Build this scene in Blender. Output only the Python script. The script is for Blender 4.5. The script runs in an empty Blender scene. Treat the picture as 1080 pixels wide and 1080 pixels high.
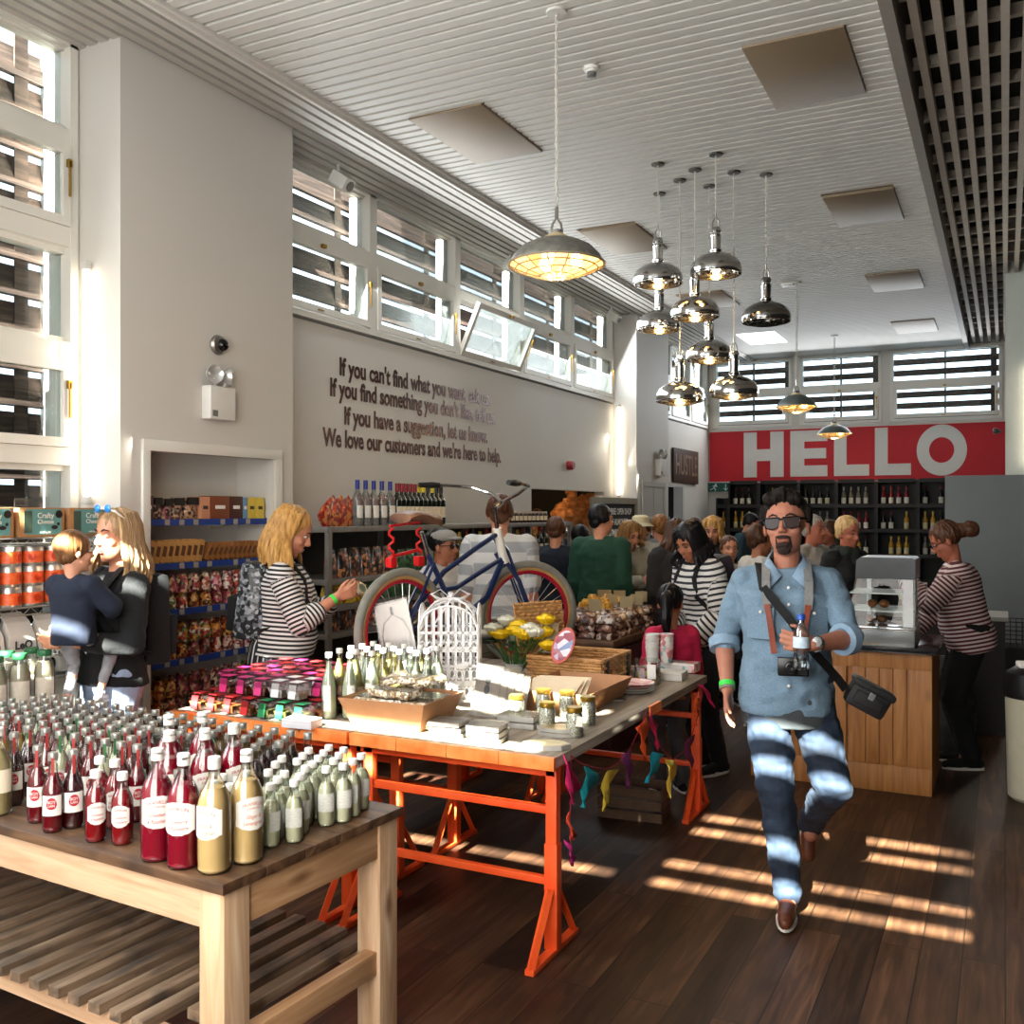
import bpy, bmesh, math, random
from mathutils import Vector, Matrix, noise as mnoise
R = math.radians
SC = bpy.context.scene
COL = SC.collection
random.seed(7)

# ---------------------------------------------------------------- camera
FPX, H, YAW = 1030.0, 1.68, R(26.8)
cam_d = bpy.data.cameras.new('camera'); cam = bpy.data.objects.new('camera', cam_d); COL.objects.link(cam)
cam_d.sensor_width = 36.0; cam_d.lens = FPX/1080*36.0
cam_d.clip_start = 0.05; cam_d.clip_end = 200
cam.location = (0, 0, H); cam.rotation_euler = (R(90), 0, YAW)
SC.camera = cam
# ---------------------------------------------------------------- world, sun, daylight, front fill, exposure
w = bpy.data.worlds.new('world'); SC.world = w; w.use_nodes = True
bg = w.node_tree.nodes['Background']; bg.inputs[0].default_value = (0.72, 0.84, 1.0, 1); bg.inputs[1].default_value = 3.0
sd = bpy.data.lights.new('sun', 'SUN'); sun = bpy.data.objects.new('sun', sd); COL.objects.link(sun)
sd.energy = 140; sd.angle = R(0.55); sd.color = (1.0, 0.93, 0.85)
SUN_DIR = Vector((-0.03, 1.0, -0.70)).normalized()
sun.rotation_euler = SUN_DIR.to_track_quat('-Z', 'Y').to_euler()
sun.location = (0, -3, 6)
def area(name, loc, aim, sx, sy, power, color=(1, 1, 1)):
    d = bpy.data.lights.new(name, 'AREA'); o = bpy.data.objects.new(name, d); COL.objects.link(o)
    d.shape = 'RECTANGLE'; d.size = sx; d.size_y = sy; d.energy = power; d.color = color
    o.location = loc; o.rotation_euler = Vector(aim).to_track_quat('-Z', 'Y').to_euler(); return o
area('front_fill', (-1.9, -0.38, 2.0), (-0.25, 1, -0.1), 3.4, 2.6, 200, (1.0, 0.96, 0.9))  # fill lamp added for ambient light; the front wall has no entrance
area('daylight_left_window', (-4.1, 1.0, 2.6), (1, 0.1, -0.3), 2.6, 2.6, 175, (0.93, 0.97, 1.0))
area('daylight_strip_window', (-4.2, 8.1, 3.55), (1, 0, -0.5), 6.2, 0.95, 105, (0.93, 0.97, 1.0))
area('daylight_back_window', (-2.2, 15.3, 3.55), (0, -1, -0.4), 4.2, 0.95, 55, (0.93, 0.97, 1.0))
vs = SC.view_settings; vs.view_transform = 'Standard'; vs.look = 'None'; vs.gamma = 1.0; vs.use_curve_mapping = False
vs.exposure = 0.32
cy = SC.cycles; cy.use_denoising = True; cy.max_bounces = 7; cy.diffuse_bounces = 3; cy.glossy_bounces = 3
cy.transmission_bounces = 5; cy.transparent_max_bounces = 14; cy.caustics_reflective = False; cy.caustics_refractive = False
cy.sample_clamp_indirect = 4.0

# ---------------------------------------------------------------- measuring: a pixel of the photograph to a point of the place
FW = Vector((-math.sin(YAW), math.cos(YAW), 0)); RT = Vector((math.cos(YAW), math.sin(YAW), 0)); CAM = Vector((0, 0, H))
def ray(px, py): return FW + RT*((px-540)/FPX) + Vector((0, 0, (540-py)/FPX))
def at(px, py, z): d = ray(px, py); return CAM + d*((z-H)/d.z)          # on the level z
def onx(px, py, x): d = ray(px, py); return CAM + d*(x/d.x)             # on the wall x
def ony(px, py, y): d = ray(px, py); return CAM + d*(y/d.y)
def deep(px, py, Z): return CAM + ray(px, py)*Z                          # at distance Z
def lv(px, Z): p = deep(px, 540, Z); return p.x, p.y

# ---------------------------------------------------------------- materials
MATS = {}
def lin(c):
    return tuple(((v/12.92) if v <= 0.04045 else ((v+0.055)/1.055)**2.4) for v in c)
def hexc(h): return lin(tuple(int(h[i:i+2], 16)/255 for i in (0, 2, 4)))
def nmat(name):
    m = bpy.data.materials.new(name); m.use_nodes = True; nt = m.node_tree
    return m, nt, nt.nodes, nt.links, nt.nodes['Principled BSDF']
def M(name, col='808080', rough=0.6, metal=0.0, var=0.12, scale=18, bump=0.0, trans=0.0, emit=None, es=0, spec=0.5, alpha=1.0, ior=1.45, coat=0.0, stretch=(1, 1, 1), col2=None, sheen=0.0):
    if name in MATS: return MATS[name]
    m, nt, N, L, P = nmat(name)
    c = hexc(col) if isinstance(col, str) else col
    P.inputs['Roughness'].default_value = rough; P.inputs['Metallic'].default_value = metal
    P.inputs['Transmission Weight'].default_value = trans; P.inputs['Specular IOR Level'].default_value = spec
    P.inputs['IOR'].default_value = ior; P.inputs['Alpha'].default_value = alpha; P.inputs['Coat Weight'].default_value = coat
    P.inputs['Sheen Weight'].default_value = sheen
    P.inputs['Base Color'].default_value = (*c, 1)
    if var > 0 or col2:
        tc = N.new('ShaderNodeTexCoord'); mp = N.new('ShaderNodeMapping'); mp.inputs['Scale'].default_value = stretch
        nz = N.new('ShaderNodeTexNoise'); nz.inputs['Scale'].default_value = scale; nz.inputs['Detail'].default_value = 5
        L.new(tc.outputs['Object'], mp.inputs[0]); L.new(mp.outputs[0], nz.inputs['Vector'])
        rp = N.new('ShaderNodeValToRGB'); rp.color_ramp.elements[0].position = 0.3; rp.color_ramp.elements[1].position = 0.7
        c2 = hexc(col2) if col2 else tuple(min(1, v*(1+var)) for v in c)
        c1 = c if col2 else tuple(v*(1-var) for v in c)
        rp.color_ramp.elements[0].color = (*c1, 1); rp.color_ramp.elements[1].color = (*c2, 1)
        L.new(nz.outputs['Fac'], rp.inputs[0]); L.new(rp.outputs[0], P.inputs['Base Color'])
        if bump > 0:
            b = N.new('ShaderNodeBump'); b.inputs['Strength'].default_value = bump; b.inputs['Distance'].default_value = 0.01
            L.new(nz.outputs['Fac'], b.inputs['Height']); L.new(b.outputs[0], P.inputs['Normal'])
    if emit:
        P.inputs['Emission Color'].default_value = (*hexc(emit), 1); P.inputs['Emission Strength'].default_value = es
    MATS[name] = m; return m
def thin_glass(name, tint='ffffff', gloss=0.12, rough=0.02):
    if name in MATS: return MATS[name]
    m, nt, N, L, P = nmat(name); N.remove(P)
    tr = N.new('ShaderNodeBsdfTransparent'); tr.inputs[0].default_value = (*hexc(tint), 1)
    gl = N.new('ShaderNodeBsdfGlossy'); gl.inputs['Roughness'].default_value = rough
    fr = N.new('ShaderNodeLayerWeight'); fr.inputs['Blend'].default_value = gloss+0.1
    mr = N.new('ShaderNodeMath'); mr.operation = 'MULTIPLY_ADD'; mr.inputs[1].default_value = 0.75; mr.inputs[2].default_value = gloss*0.5; mr.use_clamp = True
    L.new(fr.outputs['Fresnel'], mr.inputs[0])
    mx = N.new('ShaderNodeMixShader'); L.new(mr.outputs[0], mx.inputs[0]); L.new(tr.outputs[0], mx.inputs[1]); L.new(gl.outputs[0], mx.inputs[2])
    L.new(mx.outputs[0], N['Material Output'].inputs[0]); MATS[name] = m; return m
def stripes(name, c1, c2, pitch, duty=0.5, axis='Z', attr=None, rough=0.85, distort=0.0, soft=0.03):
    """stripes along an object axis or along a stored attribute"""
    if name in MATS: return MATS[name]
    m, nt, N, L, P = nmat(name); P.inputs['Roughness'].default_value = rough
    if attr:
        a = N.new('ShaderNodeAttribute'); a.attribute_name = attr; src = a.outputs['Fac']
    else:
        tc = N.new('ShaderNodeTexCoord'); sp = N.new('ShaderNodeSeparateXYZ'); L.new(tc.outputs['Object'], sp.inputs[0]); src = sp.outputs[axis]
    d = N.new('ShaderNodeMath'); d.operation = 'DIVIDE'; d.inputs[1].default_value = pitch; L.new(src, d.inputs[0])
    f = N.new('ShaderNodeMath'); f.operation = 'FRACT'; L.new(d.outputs[0], f.inputs[0])
    rp = N.new('ShaderNodeValToRGB'); e = rp.color_ramp.elements
    e[0].position = max(0, duty-soft); e[0].color = (*hexc(c1), 1); e[1].position = min(1, duty+soft); e[1].color = (*hexc(c2), 1)
    L.new(f.outputs[0], rp.inputs[0]); L.new(rp.outputs[0], P.inputs['Base Color']); MATS[name] = m; return m
def wood(name, ca, cb, cc=None, axis=1, rough=0.55, scale=1.0, planks=None, knots=True, bump=0.15, stain=None, world=False):
    """procedural timber: grain along axis (0,1,2); planks=(width,length) across/along for boards"""
    if name in MATS: return MATS[name]
    m, nt, N, L, P = nmat(name); P.inputs['Roughness'].default_value = rough
    tc = N.new('ShaderNodeTexCoord'); mp = N.new('ShaderNodeMapping')
    s = [9*scale]*3; s[axis] = 0.7*scale; mp.inputs['Scale'].default_value = s
    L.new(tc.outputs['Object'], mp.inputs[0]); vec = mp.outputs[0]
    nz = N.new('ShaderNodeTexNoise'); nz.inputs['Scale'].default_value = 3; nz.inputs['Detail'].default_value = 8; nz.inputs['Distortion'].default_value = 0.9
    rp = N.new('ShaderNodeValToRGB'); e = rp.color_ramp.elements
    e[0].position = 0.28; e[0].color = (*hexc(ca), 1); e[1].position = 0.72; e[1].color = (*hexc(cb), 1)
    if cc: k = e.new(0.5); k.color = (*hexc(cc), 1)
    L.new(rp.outputs[0], P.inputs['Base Color']); L.new(nz.outputs['Fac'], rp.inputs[0]); colr = rp.outputs[0]
    if planks:
        rot = N.new('ShaderNodeMapping'); L.new(tc.outputs['Object'], rot.inputs[0])
        if axis == 1: rot.inputs['Rotation'].default_value = (0, 0, R(90))
        br = N.new('ShaderNodeTexBrick'); br.inputs['Brick Width'].default_value = planks[1]; br.inputs['Row Height'].default_value = planks[0]
        br.inputs['Scale'].default_value = 1.0; br.inputs['Mortar Size'].default_value = 0.0022; br.offset = 0.37; br.offset_frequency = 2; br.squash = 1.0
        br.inputs['Color1'].default_value = (0, 0, 0, 1); br.inputs['Color2'].default_value = (1, 1, 1, 1); br.inputs['Mortar'].default_value = (0.5, 0.5, 0.5, 1)
        br.inputs['Mortar Smooth'].default_value = 0.0
        L.new(rot.outputs[0], br.inputs['Vector'])
        off = N.new('ShaderNodeVectorMath'); off.operation = 'MULTIPLY_ADD'; off.inputs[1].default_value = (7, 13, 5)
        L.new(br.outputs['Color'], off.inputs[0]); L.new(vec, off.inputs[2]); L.new(off.outputs[0], nz.inputs['Vector'])
        hs = N.new('ShaderNodeMapRange'); hs.inputs['To Min'].default_value = 0.4; hs.inputs['To Max'].default_value = 1.7
        L.new(br.outputs['Color'], hs.inputs['Value'])
        mul = N.new('ShaderNodeVectorMath'); mul.operation = 'SCALE'; L.new(rp.outputs[0], mul.inputs[0]); L.new(hs.outputs[0], mul.inputs['Scale'])
        mm = N.new('ShaderNodeMixRGB'); L.new(br.outputs['Fac'], mm.inputs[0]); L.new(mul.outputs[0], mm.inputs[1]); mm.inputs[2].default_value = (0.006, 0.004, 0.003, 1)
        L.new(mm.outputs[0], P.inputs['Base Color']); colr = mm.outputs[0]
    else: L.new(vec, nz.inputs['Vector'])
    if knots:
        mk = N.new('ShaderNodeMapping'); sk = [5.5]*3; sk[axis] = 2.2; mk.inputs['Scale'].default_value = sk; L.new(tc.outputs['Object'], mk.inputs[0])
        vo = N.new('ShaderNodeTexVoronoi'); vo.inputs['Scale'].default_value = 1.1; L.new(mk.outputs[0], vo.inputs['Vector'])
        kr = N.new('ShaderNodeValToRGB'); ke = kr.color_ramp.elements; ke[0].position = 0.04; ke[0].color = (0.25, 0.15, 0.1, 1); ke[1].position = 0.15; ke[1].color = (1, 1, 1, 1)
        L.new(vo.outputs['Distance'], kr.inputs[0])
        mu = N.new('ShaderNodeMixRGB'); mu.blend_type = 'MULTIPLY'; mu.inputs[0].default_value = 0.8; L.new(colr, mu.inputs[1]); L.new(kr.outputs[0], mu.inputs[2])
        L.new(mu.outputs[0], P.inputs['Base Color']); colr = mu.outputs[0]
    if stain:
        sn = N.new('ShaderNodeTexNoise'); sn.inputs['Scale'].default_value = stain[1]; sn.inputs['Detail'].default_value = 6; L.new(tc.outputs['Object'], sn.inputs['Vector'])
        sr = N.new('ShaderNodeValToRGB'); sr.color_ramp.elements[0].position = stain[2]; sr.color_ramp.elements[1].position = stain[2]+0.22
        L.new(sn.outputs['Fac'], sr.inputs[0])
        sm = N.new('ShaderNodeMixRGB'); L.new(sr.outputs[0], sm.inputs[0]); L.new(colr, sm.inputs[1]); sm.inputs[2].default_value = (*hexc(stain[0]), 1)
        L.new(sm.outputs[0], P.inputs['Base Color'])
    if bump:
        b = N.new('ShaderNodeBump'); b.inputs['Strength'].default_value = bump; b.inputs['Distance'].default_value = 0.006
        L.new(nz.outputs['Fac'], b.inputs['Height']); L.new(b.outputs[0], P.inputs['Normal'])
    MATS[name] = m; return m

# ---------------------------------------------------------------- mesh builder
class MB:
    def __init__(s): s.b = bmesh.new(); s.mi = 0
    def _mark(s, geom):
        for f in geom: f.material_index = s.mi
    def box(s, c, size, rot=None, taper=None, bevel=0):
        r = bmesh.ops.create_cube(s.b, size=1.0); vs_ = r['verts']
        for v in vs_:
            if taper and v.co.z > 0: v.co.x *= taper[0]; v.co.y *= taper[1]
            v.co = Vector((v.co.x*size[0], v.co.y*size[1], v.co.z*size[2]))
        mt = Matrix.Translation(Vector(c)) @ (rot.to_4x4() if rot is not None else Matrix.Identity(4))
        bmesh.ops.transform(s.b, matrix=mt, verts=vs_)
        fs = {f for v in vs_ for f in v.link_faces}; s._mark(fs)
        if bevel > 0:
            es_ = list({e for v in vs_ for e in v.link_edges})
            bmesh.ops.bevel(s.b, geom=es_, offset=bevel, segments=2, affect='EDGES', profile=0.6)
        return s
    def bb(s, x0, x1, y0, y1, z0, z1, bevel=0): return s.box(((x0+x1)/2, (y0+y1)/2, (z0+z1)/2), (abs(x1-x0), abs(y1-y0), abs(z1-z0)), bevel=bevel)
    def poly(s, pts):
        f = s.b.faces.new([s.b.verts.new(Vector(p)) for p in pts]); f.material_index = s.mi; return f
    def loft(s, rings, cap=True, closed=True):
        vr = [[s.b.verts.new(Vector(p)) for p in r] for r in rings]; n = len(vr[0])
        for a, b in zip(vr, vr[1:]):
            for i in range(n if closed else n-1):
                f = s.b.faces.new((a[i], a[(i+1) % n], b[(i+1) % n], b[i])); f.material_index = s.mi; f.smooth = True
        if cap and closed:
            for r, fl in ((vr[0], True), (vr[-1], False)):
                f = s.b.faces.new(list(reversed(r)) if fl else r); f.material_index = s.mi
        return s
    def lathe(s, prof, c=(0, 0, 0), seg=16, cap=True, rot=None):
        c = Vector(c); rings = []
        for r, z in prof:
            ring = []
            for i in range(seg):
                a = 2*math.pi*i/seg; p = Vector((r*math.cos(a), r*math.sin(a), z))
                if rot is not None: p = rot @ p
                ring.append(c+p)
            rings.append(ring)
        return s.loft(rings, cap)
    def tube(s, pts, r, seg=8, cap=True, flat=None):
        """pts path; r number or list; flat=(a,b) elliptical scale"""
        pts = [Vector(p) for p in pts]; n = len(pts); rs = r if isinstance(r, (list, tuple)) else [r]*n
        rings = []; up = None
        for i, p in enumerate(pts):
            t = (pts[min(i+1, n-1)]-pts[max(i-1, 0)]); t = t.normalized() if t.length > 1e-9 else Vector((0, 0, 1))
            if up is None:
                up = Vector((0, 0, 1)) if abs(t.z) < 0.9 else Vector((1, 0, 0))
            u = t.cross(up); u = u.normalized() if u.length > 1e-6 else t.orthogonal().normalized()
            v = u.cross(t).normalized(); up = v
            fa, fb = flat if flat else (1, 1)
            rings.append([p+u*math.cos(2*math.pi*k/seg)*rs[i]*fa+v*math.sin(2*math.pi*k/seg)*rs[i]*fb for k in range(seg)])
        return s.loft(rings, cap)
    def ring(s, c, rad, r, axis='Z', seg=32, sub=8, a0=0, a1=360, sx=1, sy=1):
        c = Vector(c); full = abs(a1-a0) >= 360; n = seg; rings = []
        for i in range(n if full else n+1):
            a = R(a0+(a1-a0)*i/n); o = Vector((math.cos(a)*sx, math.sin(a)*sy, 0)); z = Vector((0, 0, 1))
            if axis == 'X': o = Vector((0, o.x, o.y)); z = Vector((1, 0, 0))
            elif axis == 'Y': o = Vector((o.x, 0, o.y)); z = Vector((0, 1, 0))
            rings.append([c+o*rad+(o.normalized()*math.cos(2*math.pi*k/sub)+z*math.sin(2*math.pi*k/sub))*r for k in range(sub)])
        if full: rings.append(rings[0])
        s.loft(rings, cap=not full)
        if full: bmesh.ops.remove_doubles(s.b, verts=s.b.verts[-(len(rings)*sub):] if False else list(s.b.verts), dist=1e-6)
        return s
    def ball(s, c, rad, seg=12, rings=8, scale=(1, 1, 1), rot=None):
        mt = Matrix.Translation(Vector(c)) @ (rot.to_4x4() if rot is not None else Matrix.Identity(4)) @ Matrix.Diagonal((*scale, 1)); rr = []
        for k in range(rings+1):
            a = -math.pi/2+math.pi*k/rings; q = max(math.cos(a), .02)*rad; z = math.sin(a)*rad
            rr.append([mt @ Vector((math.cos(2*math.pi*i/seg)*q, math.sin(2*math.pi*i/seg)*q, z)) for i in range(seg)])
        return s.loft(rr)
    def prism(s, pts2, z0, z1, mt=None):
        a = [Vector((p[0], p[1], z0)) for p in pts2]; b = [Vector((p[0], p[1], z1)) for p in pts2]
        if mt is not None: a = [mt @ p for p in a]; b = [mt @ p for p in b]
        va = [s.b.verts.new(p) for p in a]; vb = [s.b.verts.new(p) for p in b]; n = len(va)
        fs = [s.b.faces.new(list(reversed(va))), s.b.faces.new(vb)]
        for i in range(n): fs.append(s.b.faces.new((va[i], va[(i+1) % n], vb[(i+1) % n], vb[i])))
        s._mark(fs); return s
    def xf(s, mt): bmesh.ops.transform(s.b, matrix=mt, verts=s.b.verts); return s
    def build(s, name, mats, parent=None, smooth=None, loc=None, rz=0, kind=None, label=None, cat=None, group=None):
        me = bpy.data.meshes.new(name); bmesh.ops.recalc_face_normals(s.b, faces=s.b.faces); s.b.to_mesh(me); s.b.free()
        for m_ in (mats if isinstance(mats, (list, tuple)) else [mats]): me.materials.append(m_)
        if smooth is not None:
            for p in me.polygons: p.use_smooth = smooth
        if smooth is True or smooth is None:
            try: me.set_sharp_from_angle(angle=R(42))
            except Exception: pass
        o = bpy.data.objects.new(name, me); COL.objects.link(o)
        if parent: o.parent = parent
        if loc is not None: o.location = loc
        if rz: o.rotation_euler.z = rz
        return tag(o, label, cat, group, kind)
def tag(o, label=None, cat=None, group=None, kind=None):
    if label: o['label'] = label
    if cat: o['category'] = cat
    if group: o['group'] = group
    if kind: o['kind'] = kind
    return o
def empty(name, loc=(0, 0, 0), rz=0, label=None, cat=None, group=None):
    o = bpy.data.objects.new(name, None); COL.objects.link(o); o.location = loc; o.rotation_euler = (0, 0, rz); o.empty_display_size = 0.05
    return tag(o, label, cat, group)
def copy_tree(o, parent=None):
    c = o.copy(); COL.objects.link(c); c.parent = parent
    for ch in CH(o): copy_tree(ch, c)
    return c
def CH(o):
    return [k for k in SC.objects if k.parent == o] if o.name not in KIDS else KIDS[o.name]
KIDS = {}
def keep(o):
    """remember a prototype's children so that copying is quick"""
    def rec(x):
        KIDS[x.name] = [k for k in COL.objects if k.parent == x]
        for k in KIDS[x.name]: rec(k)
    rec(o); return o
WS = bpy.data.scenes.new('workbench')      # small scratch scene: meshes are evaluated there, it is removed at the end
def evaluated(o):
    WS.collection.objects.link(o); vl = WS.view_layers[0]; vl.update(); dg = vl.depsgraph
    me = bpy.data.meshes.new_from_object(o.evaluated_get(dg)); WS.collection.objects.unlink(o); return me
class Proto:
    """the first call hands out the prototype itself, later calls copies"""
    def __init__(s, o): s.o = keep(o); s.used = False
    def put(s, loc, rz=0, label=None, group=None, scale=None, rot=None):
        c = s.o if not s.used else copy_tree(s.o); s.used = True
        c.location = loc; c.rotation_euler = rot if rot is not None else (0, 0, rz)
        if scale: c.scale = scale if not isinstance(scale, (int, float)) else (scale,)*3
        if label: c['label'] = label
        if group: c['group'] = group
        return c
def text_mesh(body, size, mat, name, parent=None, ext=0.002, off=0.0, sx=1.0, align='CENTER', mt=None, shear=0):
    cu = bpy.data.curves.new(name, 'FONT'); cu.body = body; cu.size = size; cu.extrude = ext; cu.offset = off; cu.align_x = align; cu.align_y = 'CENTER'; cu.shear = shear
    cu.resolution_u = 3
    t = bpy.data.objects.new(name, cu); me = evaluated(t); bpy.data.objects.remove(t)
    me.transform(Matrix.Diagonal((sx, 1, 1, 1)))
    if mt is not None: me.transform(mt)
    me.materials.clear(); me.materials.append(mat)
    o = bpy.data.objects.new(name, me); COL.objects.link(o)
    if parent: o.parent = parent
    return o
def frame(o, u, n):
    """matrix: local x -> u, local y -> up (world z), local z -> n"""
    u = Vector(u).normalized(); n = Vector(n).normalized(); v = n.cross(u)
    return Matrix.Translation(Vector(o)) @ Matrix(((u.x, v.x, n.x), (u.y, v.y, n.y), (u.z, v.z, n.z))).to_4x4()
# ================================================================ THE ROOM
XL, XP, YB, YF, ZC, XR = -4.3, -4.0, 15.6, -0.5, 4.1, 3.4
white = M('white_paint', 'd2cec7', 0.62, var=0.02, scale=1.2)
whitew = M('window_paint', 'dedbd2', 0.4, var=0.02, scale=3)
dark = M('dark_void', '0b0a0a', 0.9, var=0.1)
def struct(mb, name, m, **k): return mb.build(name, m, kind='structure', **k)
floor_m = wood('floor_boards', '2a1a12', '583c28', '402a1c', axis=1, rough=0.5, planks=(0.145, 1.35), knots=False, bump=0.25, stain=('1a0f0a', 0.8, 0.52))
struct(MB().bb(XL-0.4, XR, YF-0.2, YB+0.2, -0.1, 0), 'floor', floor_m)
# ceiling: dark backing, cross ridges over the hall
mb = MB(); mb.bb(-3.56, -0.5, YF, YB, 4.13, 4.2)
PANELS = [(-3.02, 5.5), (-0.97, 5.5), (-3.02, 8.2), (-1.0, 8.2), (-3.02, 10.95), (-1.03, 10.95), (-3.02, 13.7), (-1.05, 13.7)]
y = YF+0.02
MATS['floor_boards'].node_tree.nodes['Principled BSDF'].inputs['Specular IOR Level'].default_value = 0.28
ceil = struct(mb, 'ceiling', M('ceiling_gap', '55524d', 0.8, var=0.05))
mb = MB()
while y < YB-0.05:
    segs = [(-3.56, -0.5)]
    for (cx, cy_) in PANELS:
        if abs(y-cy_) < 0.44:
            new = []
            for a, b in segs:
                if cx-0.26 > a and cx+0.26 < b: new += [(a, cx-0.26), (cx+0.26, b)]
                else: new.append((a, b))
            segs = new
    for a, b in segs: mb.bb(a, b, y-0.029, y+0.029, 4.1, 4.13)
    y += 0.085
struct(mb, 'trim_ceiling_ridges', M('ceiling_ridge', 'cbc8c1', 0.55, var=0.02, scale=2))
mb = MB().bb(-3.64, -3.56, YF, YB, 4.08, 4.2)                        # the step between slats and ridges
mb.bb(-3.60, -3.585, YF, YB, 4.06, 4.08)
struct(mb, 'trim_ceiling_step', white)
mb = MB(); x = -3.70
while x > XL-0.02: mb.bb(x-0.027, x+0.027, YF, YB, 4.085, 4.125); x -= 0.082
mb.bb(XL, -3.6, YF, YB, 4.16, 4.2)
struct(mb, 'trim_left_slats', M('slat_paint', 'bcb8b0', 0.6, var=0.02))
# open dark slatted ceiling on the right
mb = MB(); mb.bb(-0.53, -0.47, YF, YB, 4.05, 4.45); struct(mb, 'trim_ceiling_edge', M('edge_brown', '8c857c', 0.6, var=0.05))
mb = MB(); x = -0.40
while x < XR: mb.bb(x-0.02, x+0.02, YF, YB, 4.12, 4.2); x += 0.10
y = YF+0.2
while y < YB: mb.bb(-0.48, XR, y-0.02, y+0.02, 4.2, 4.26); y += 0.42
struct(mb, 'trim_open_slats', M('slat_grey', 'b9b0a3', 0.65, var=0.06))
struct(MB().bb(-0.5, XR, YF, YB, 4.75, 4.8), 'ceiling_void', M('void_black', '14120f', 0.9))
struct(MB().bb(-0.5, -0.46, YF, YB, 4.45, 4.8), 'trim_void_side', MATS['void_black'])
# walls --------------------------------------------------------
def wall_holes(mb, plane, a0, a1, z0, z1, holes, t0, t1):
    """a wall in plane 'x' (runs along y) or 'y' (runs along x) with rectangular holes"""
    cuts = sorted({a0, a1, *[h[0] for h in holes], *[h[1] for h in holes]})
    for p, q in zip(cuts, cuts[1:]):
        hs = sorted([(h[2], h[3]) for h in holes if h[0] <= p+1e-6 and h[1] >= q-1e-6]); z = z0
        for h0, h1 in hs+[(z1, z1)]:
            if h0 > z+1e-6:
                if plane == 'x': mb.bb(t0, t1, p, q, z, h0)
                else: mb.bb(p, q, t0, t1, z, h0)
            z = max(z, h1)
    return mb
STRIP = [4.88, 6.15, 7.43, 8.71, 9.98, 11.25]
holesL = [(STRIP[i]+0.0, STRIP[i+1], 3.0, 4.1) for i in range(5)] + [(12.55, 13.55, 3.0, 4.1), (13.55, 14.55, 3.0, 4.1), (14.55, 15.5, 3.0, 4.1)]
holesL += [(y0, y1, 0.85, 4.1) for y0, y1 in ((-0.2, 1.0), (1.0, 2.25), (2.25, 3.5))]
HATCH = (8.95, 10.95, 1.0, 1.92)
holesL.append(HATCH); holesL.append((13.2, 14.1, 0.0, 2.05))
mb = wall_holes(MB(), 'x', YF, YB, 0, 4.14, holesL, XL-0.12, XL)
struct(mb, 'wall_left', white)
BW = [(-4.22, -2.98), (-2.86, -1.66), (-1.54, -0.04)]
mb = wall_holes(MB(), 'y', XL-0.12, XR, 0, 4.8, [(a, b, 3.02, 4.1) for a, b in BW] , YB, YB+0.15)
struct(mb, 'wall_back', white)
struct(MB().bb(XR, XR+0.1, YF, YB, 0, 4.8), 'wall_right', M('right_wall', '2b2926', 0.8))
# pillars
ALC = (3.66, 4.60, 0.08, 2.0)
def pillar_front(y0, y1, hole):
    mb = MB(); wall_holes(mb, 'x', y0, y1, 0, 4.095, [hole] if hole else [], XP-0.05, XP)
    mb.bb(XL-0.3 if hole else XL, XP-0.05, y0, y0+0.05, 0, 4.095); mb.bb(XL-0.3 if hole else XL, XP-0.05, y1-0.05, y1, 0, 4.095)
    return mb
mb = pillar_front(3.52, 4.86, (3.70, 4.68, 0.05, 2.0))
struct(mb, 'wall_pillar_near', white)
mb = MB().bb(-4.45, -4.42, 3.57, 4.81, 0, 2.1); mb.bb(-4.42, XP-0.05, 3.57, 4.81, 2.03, 2.06); mb.bb(-4.42, XP-0.05, 3.66, 3.69, 0, 2.03); mb.bb(-4.42, XP-0.05, 4.69, 4.72, 0, 2.03)
struct(mb, 'wall_alcove', M('alcove_paint', 'cfcbc4', 0.7, var=0.02))
mb = MB()
for (a, b, c, d) in ((3.65, 3.70, 0, 2.06), (4.68, 4.74, 0, 2.06)): mb.bb(XP, XP+0.02, a, b, c, d, bevel=0.004)
mb.bb(XP, XP+0.021, 3.65, 4.74, 2.0, 2.06, bevel=0.004)
struct(mb, 'trim_alcove_frame', whitew)
mb = MB().bb(XL, XP, 11.27, 12.53, 0, 4.095); struct(mb, 'wall_pillar_far', white)
# hatch room and passage beyond the left wall
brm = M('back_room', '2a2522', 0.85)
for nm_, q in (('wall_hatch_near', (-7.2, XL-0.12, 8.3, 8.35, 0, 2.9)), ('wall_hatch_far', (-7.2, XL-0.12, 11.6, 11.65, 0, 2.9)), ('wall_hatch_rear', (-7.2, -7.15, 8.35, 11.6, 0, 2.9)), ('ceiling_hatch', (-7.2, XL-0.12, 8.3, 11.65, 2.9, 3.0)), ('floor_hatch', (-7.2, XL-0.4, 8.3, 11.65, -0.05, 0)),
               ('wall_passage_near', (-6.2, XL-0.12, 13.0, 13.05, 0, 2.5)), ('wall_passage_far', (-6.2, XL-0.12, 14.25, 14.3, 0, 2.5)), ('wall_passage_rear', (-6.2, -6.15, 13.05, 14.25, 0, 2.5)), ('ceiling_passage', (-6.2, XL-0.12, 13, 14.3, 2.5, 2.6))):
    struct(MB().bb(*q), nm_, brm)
struct(MB().bb(-4.44, -4.2, 8.93, 10.97, 0.97, 1.0), 'trim_hatch_sill', M('hatch_sill', '77716a', 0.4))
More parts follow.
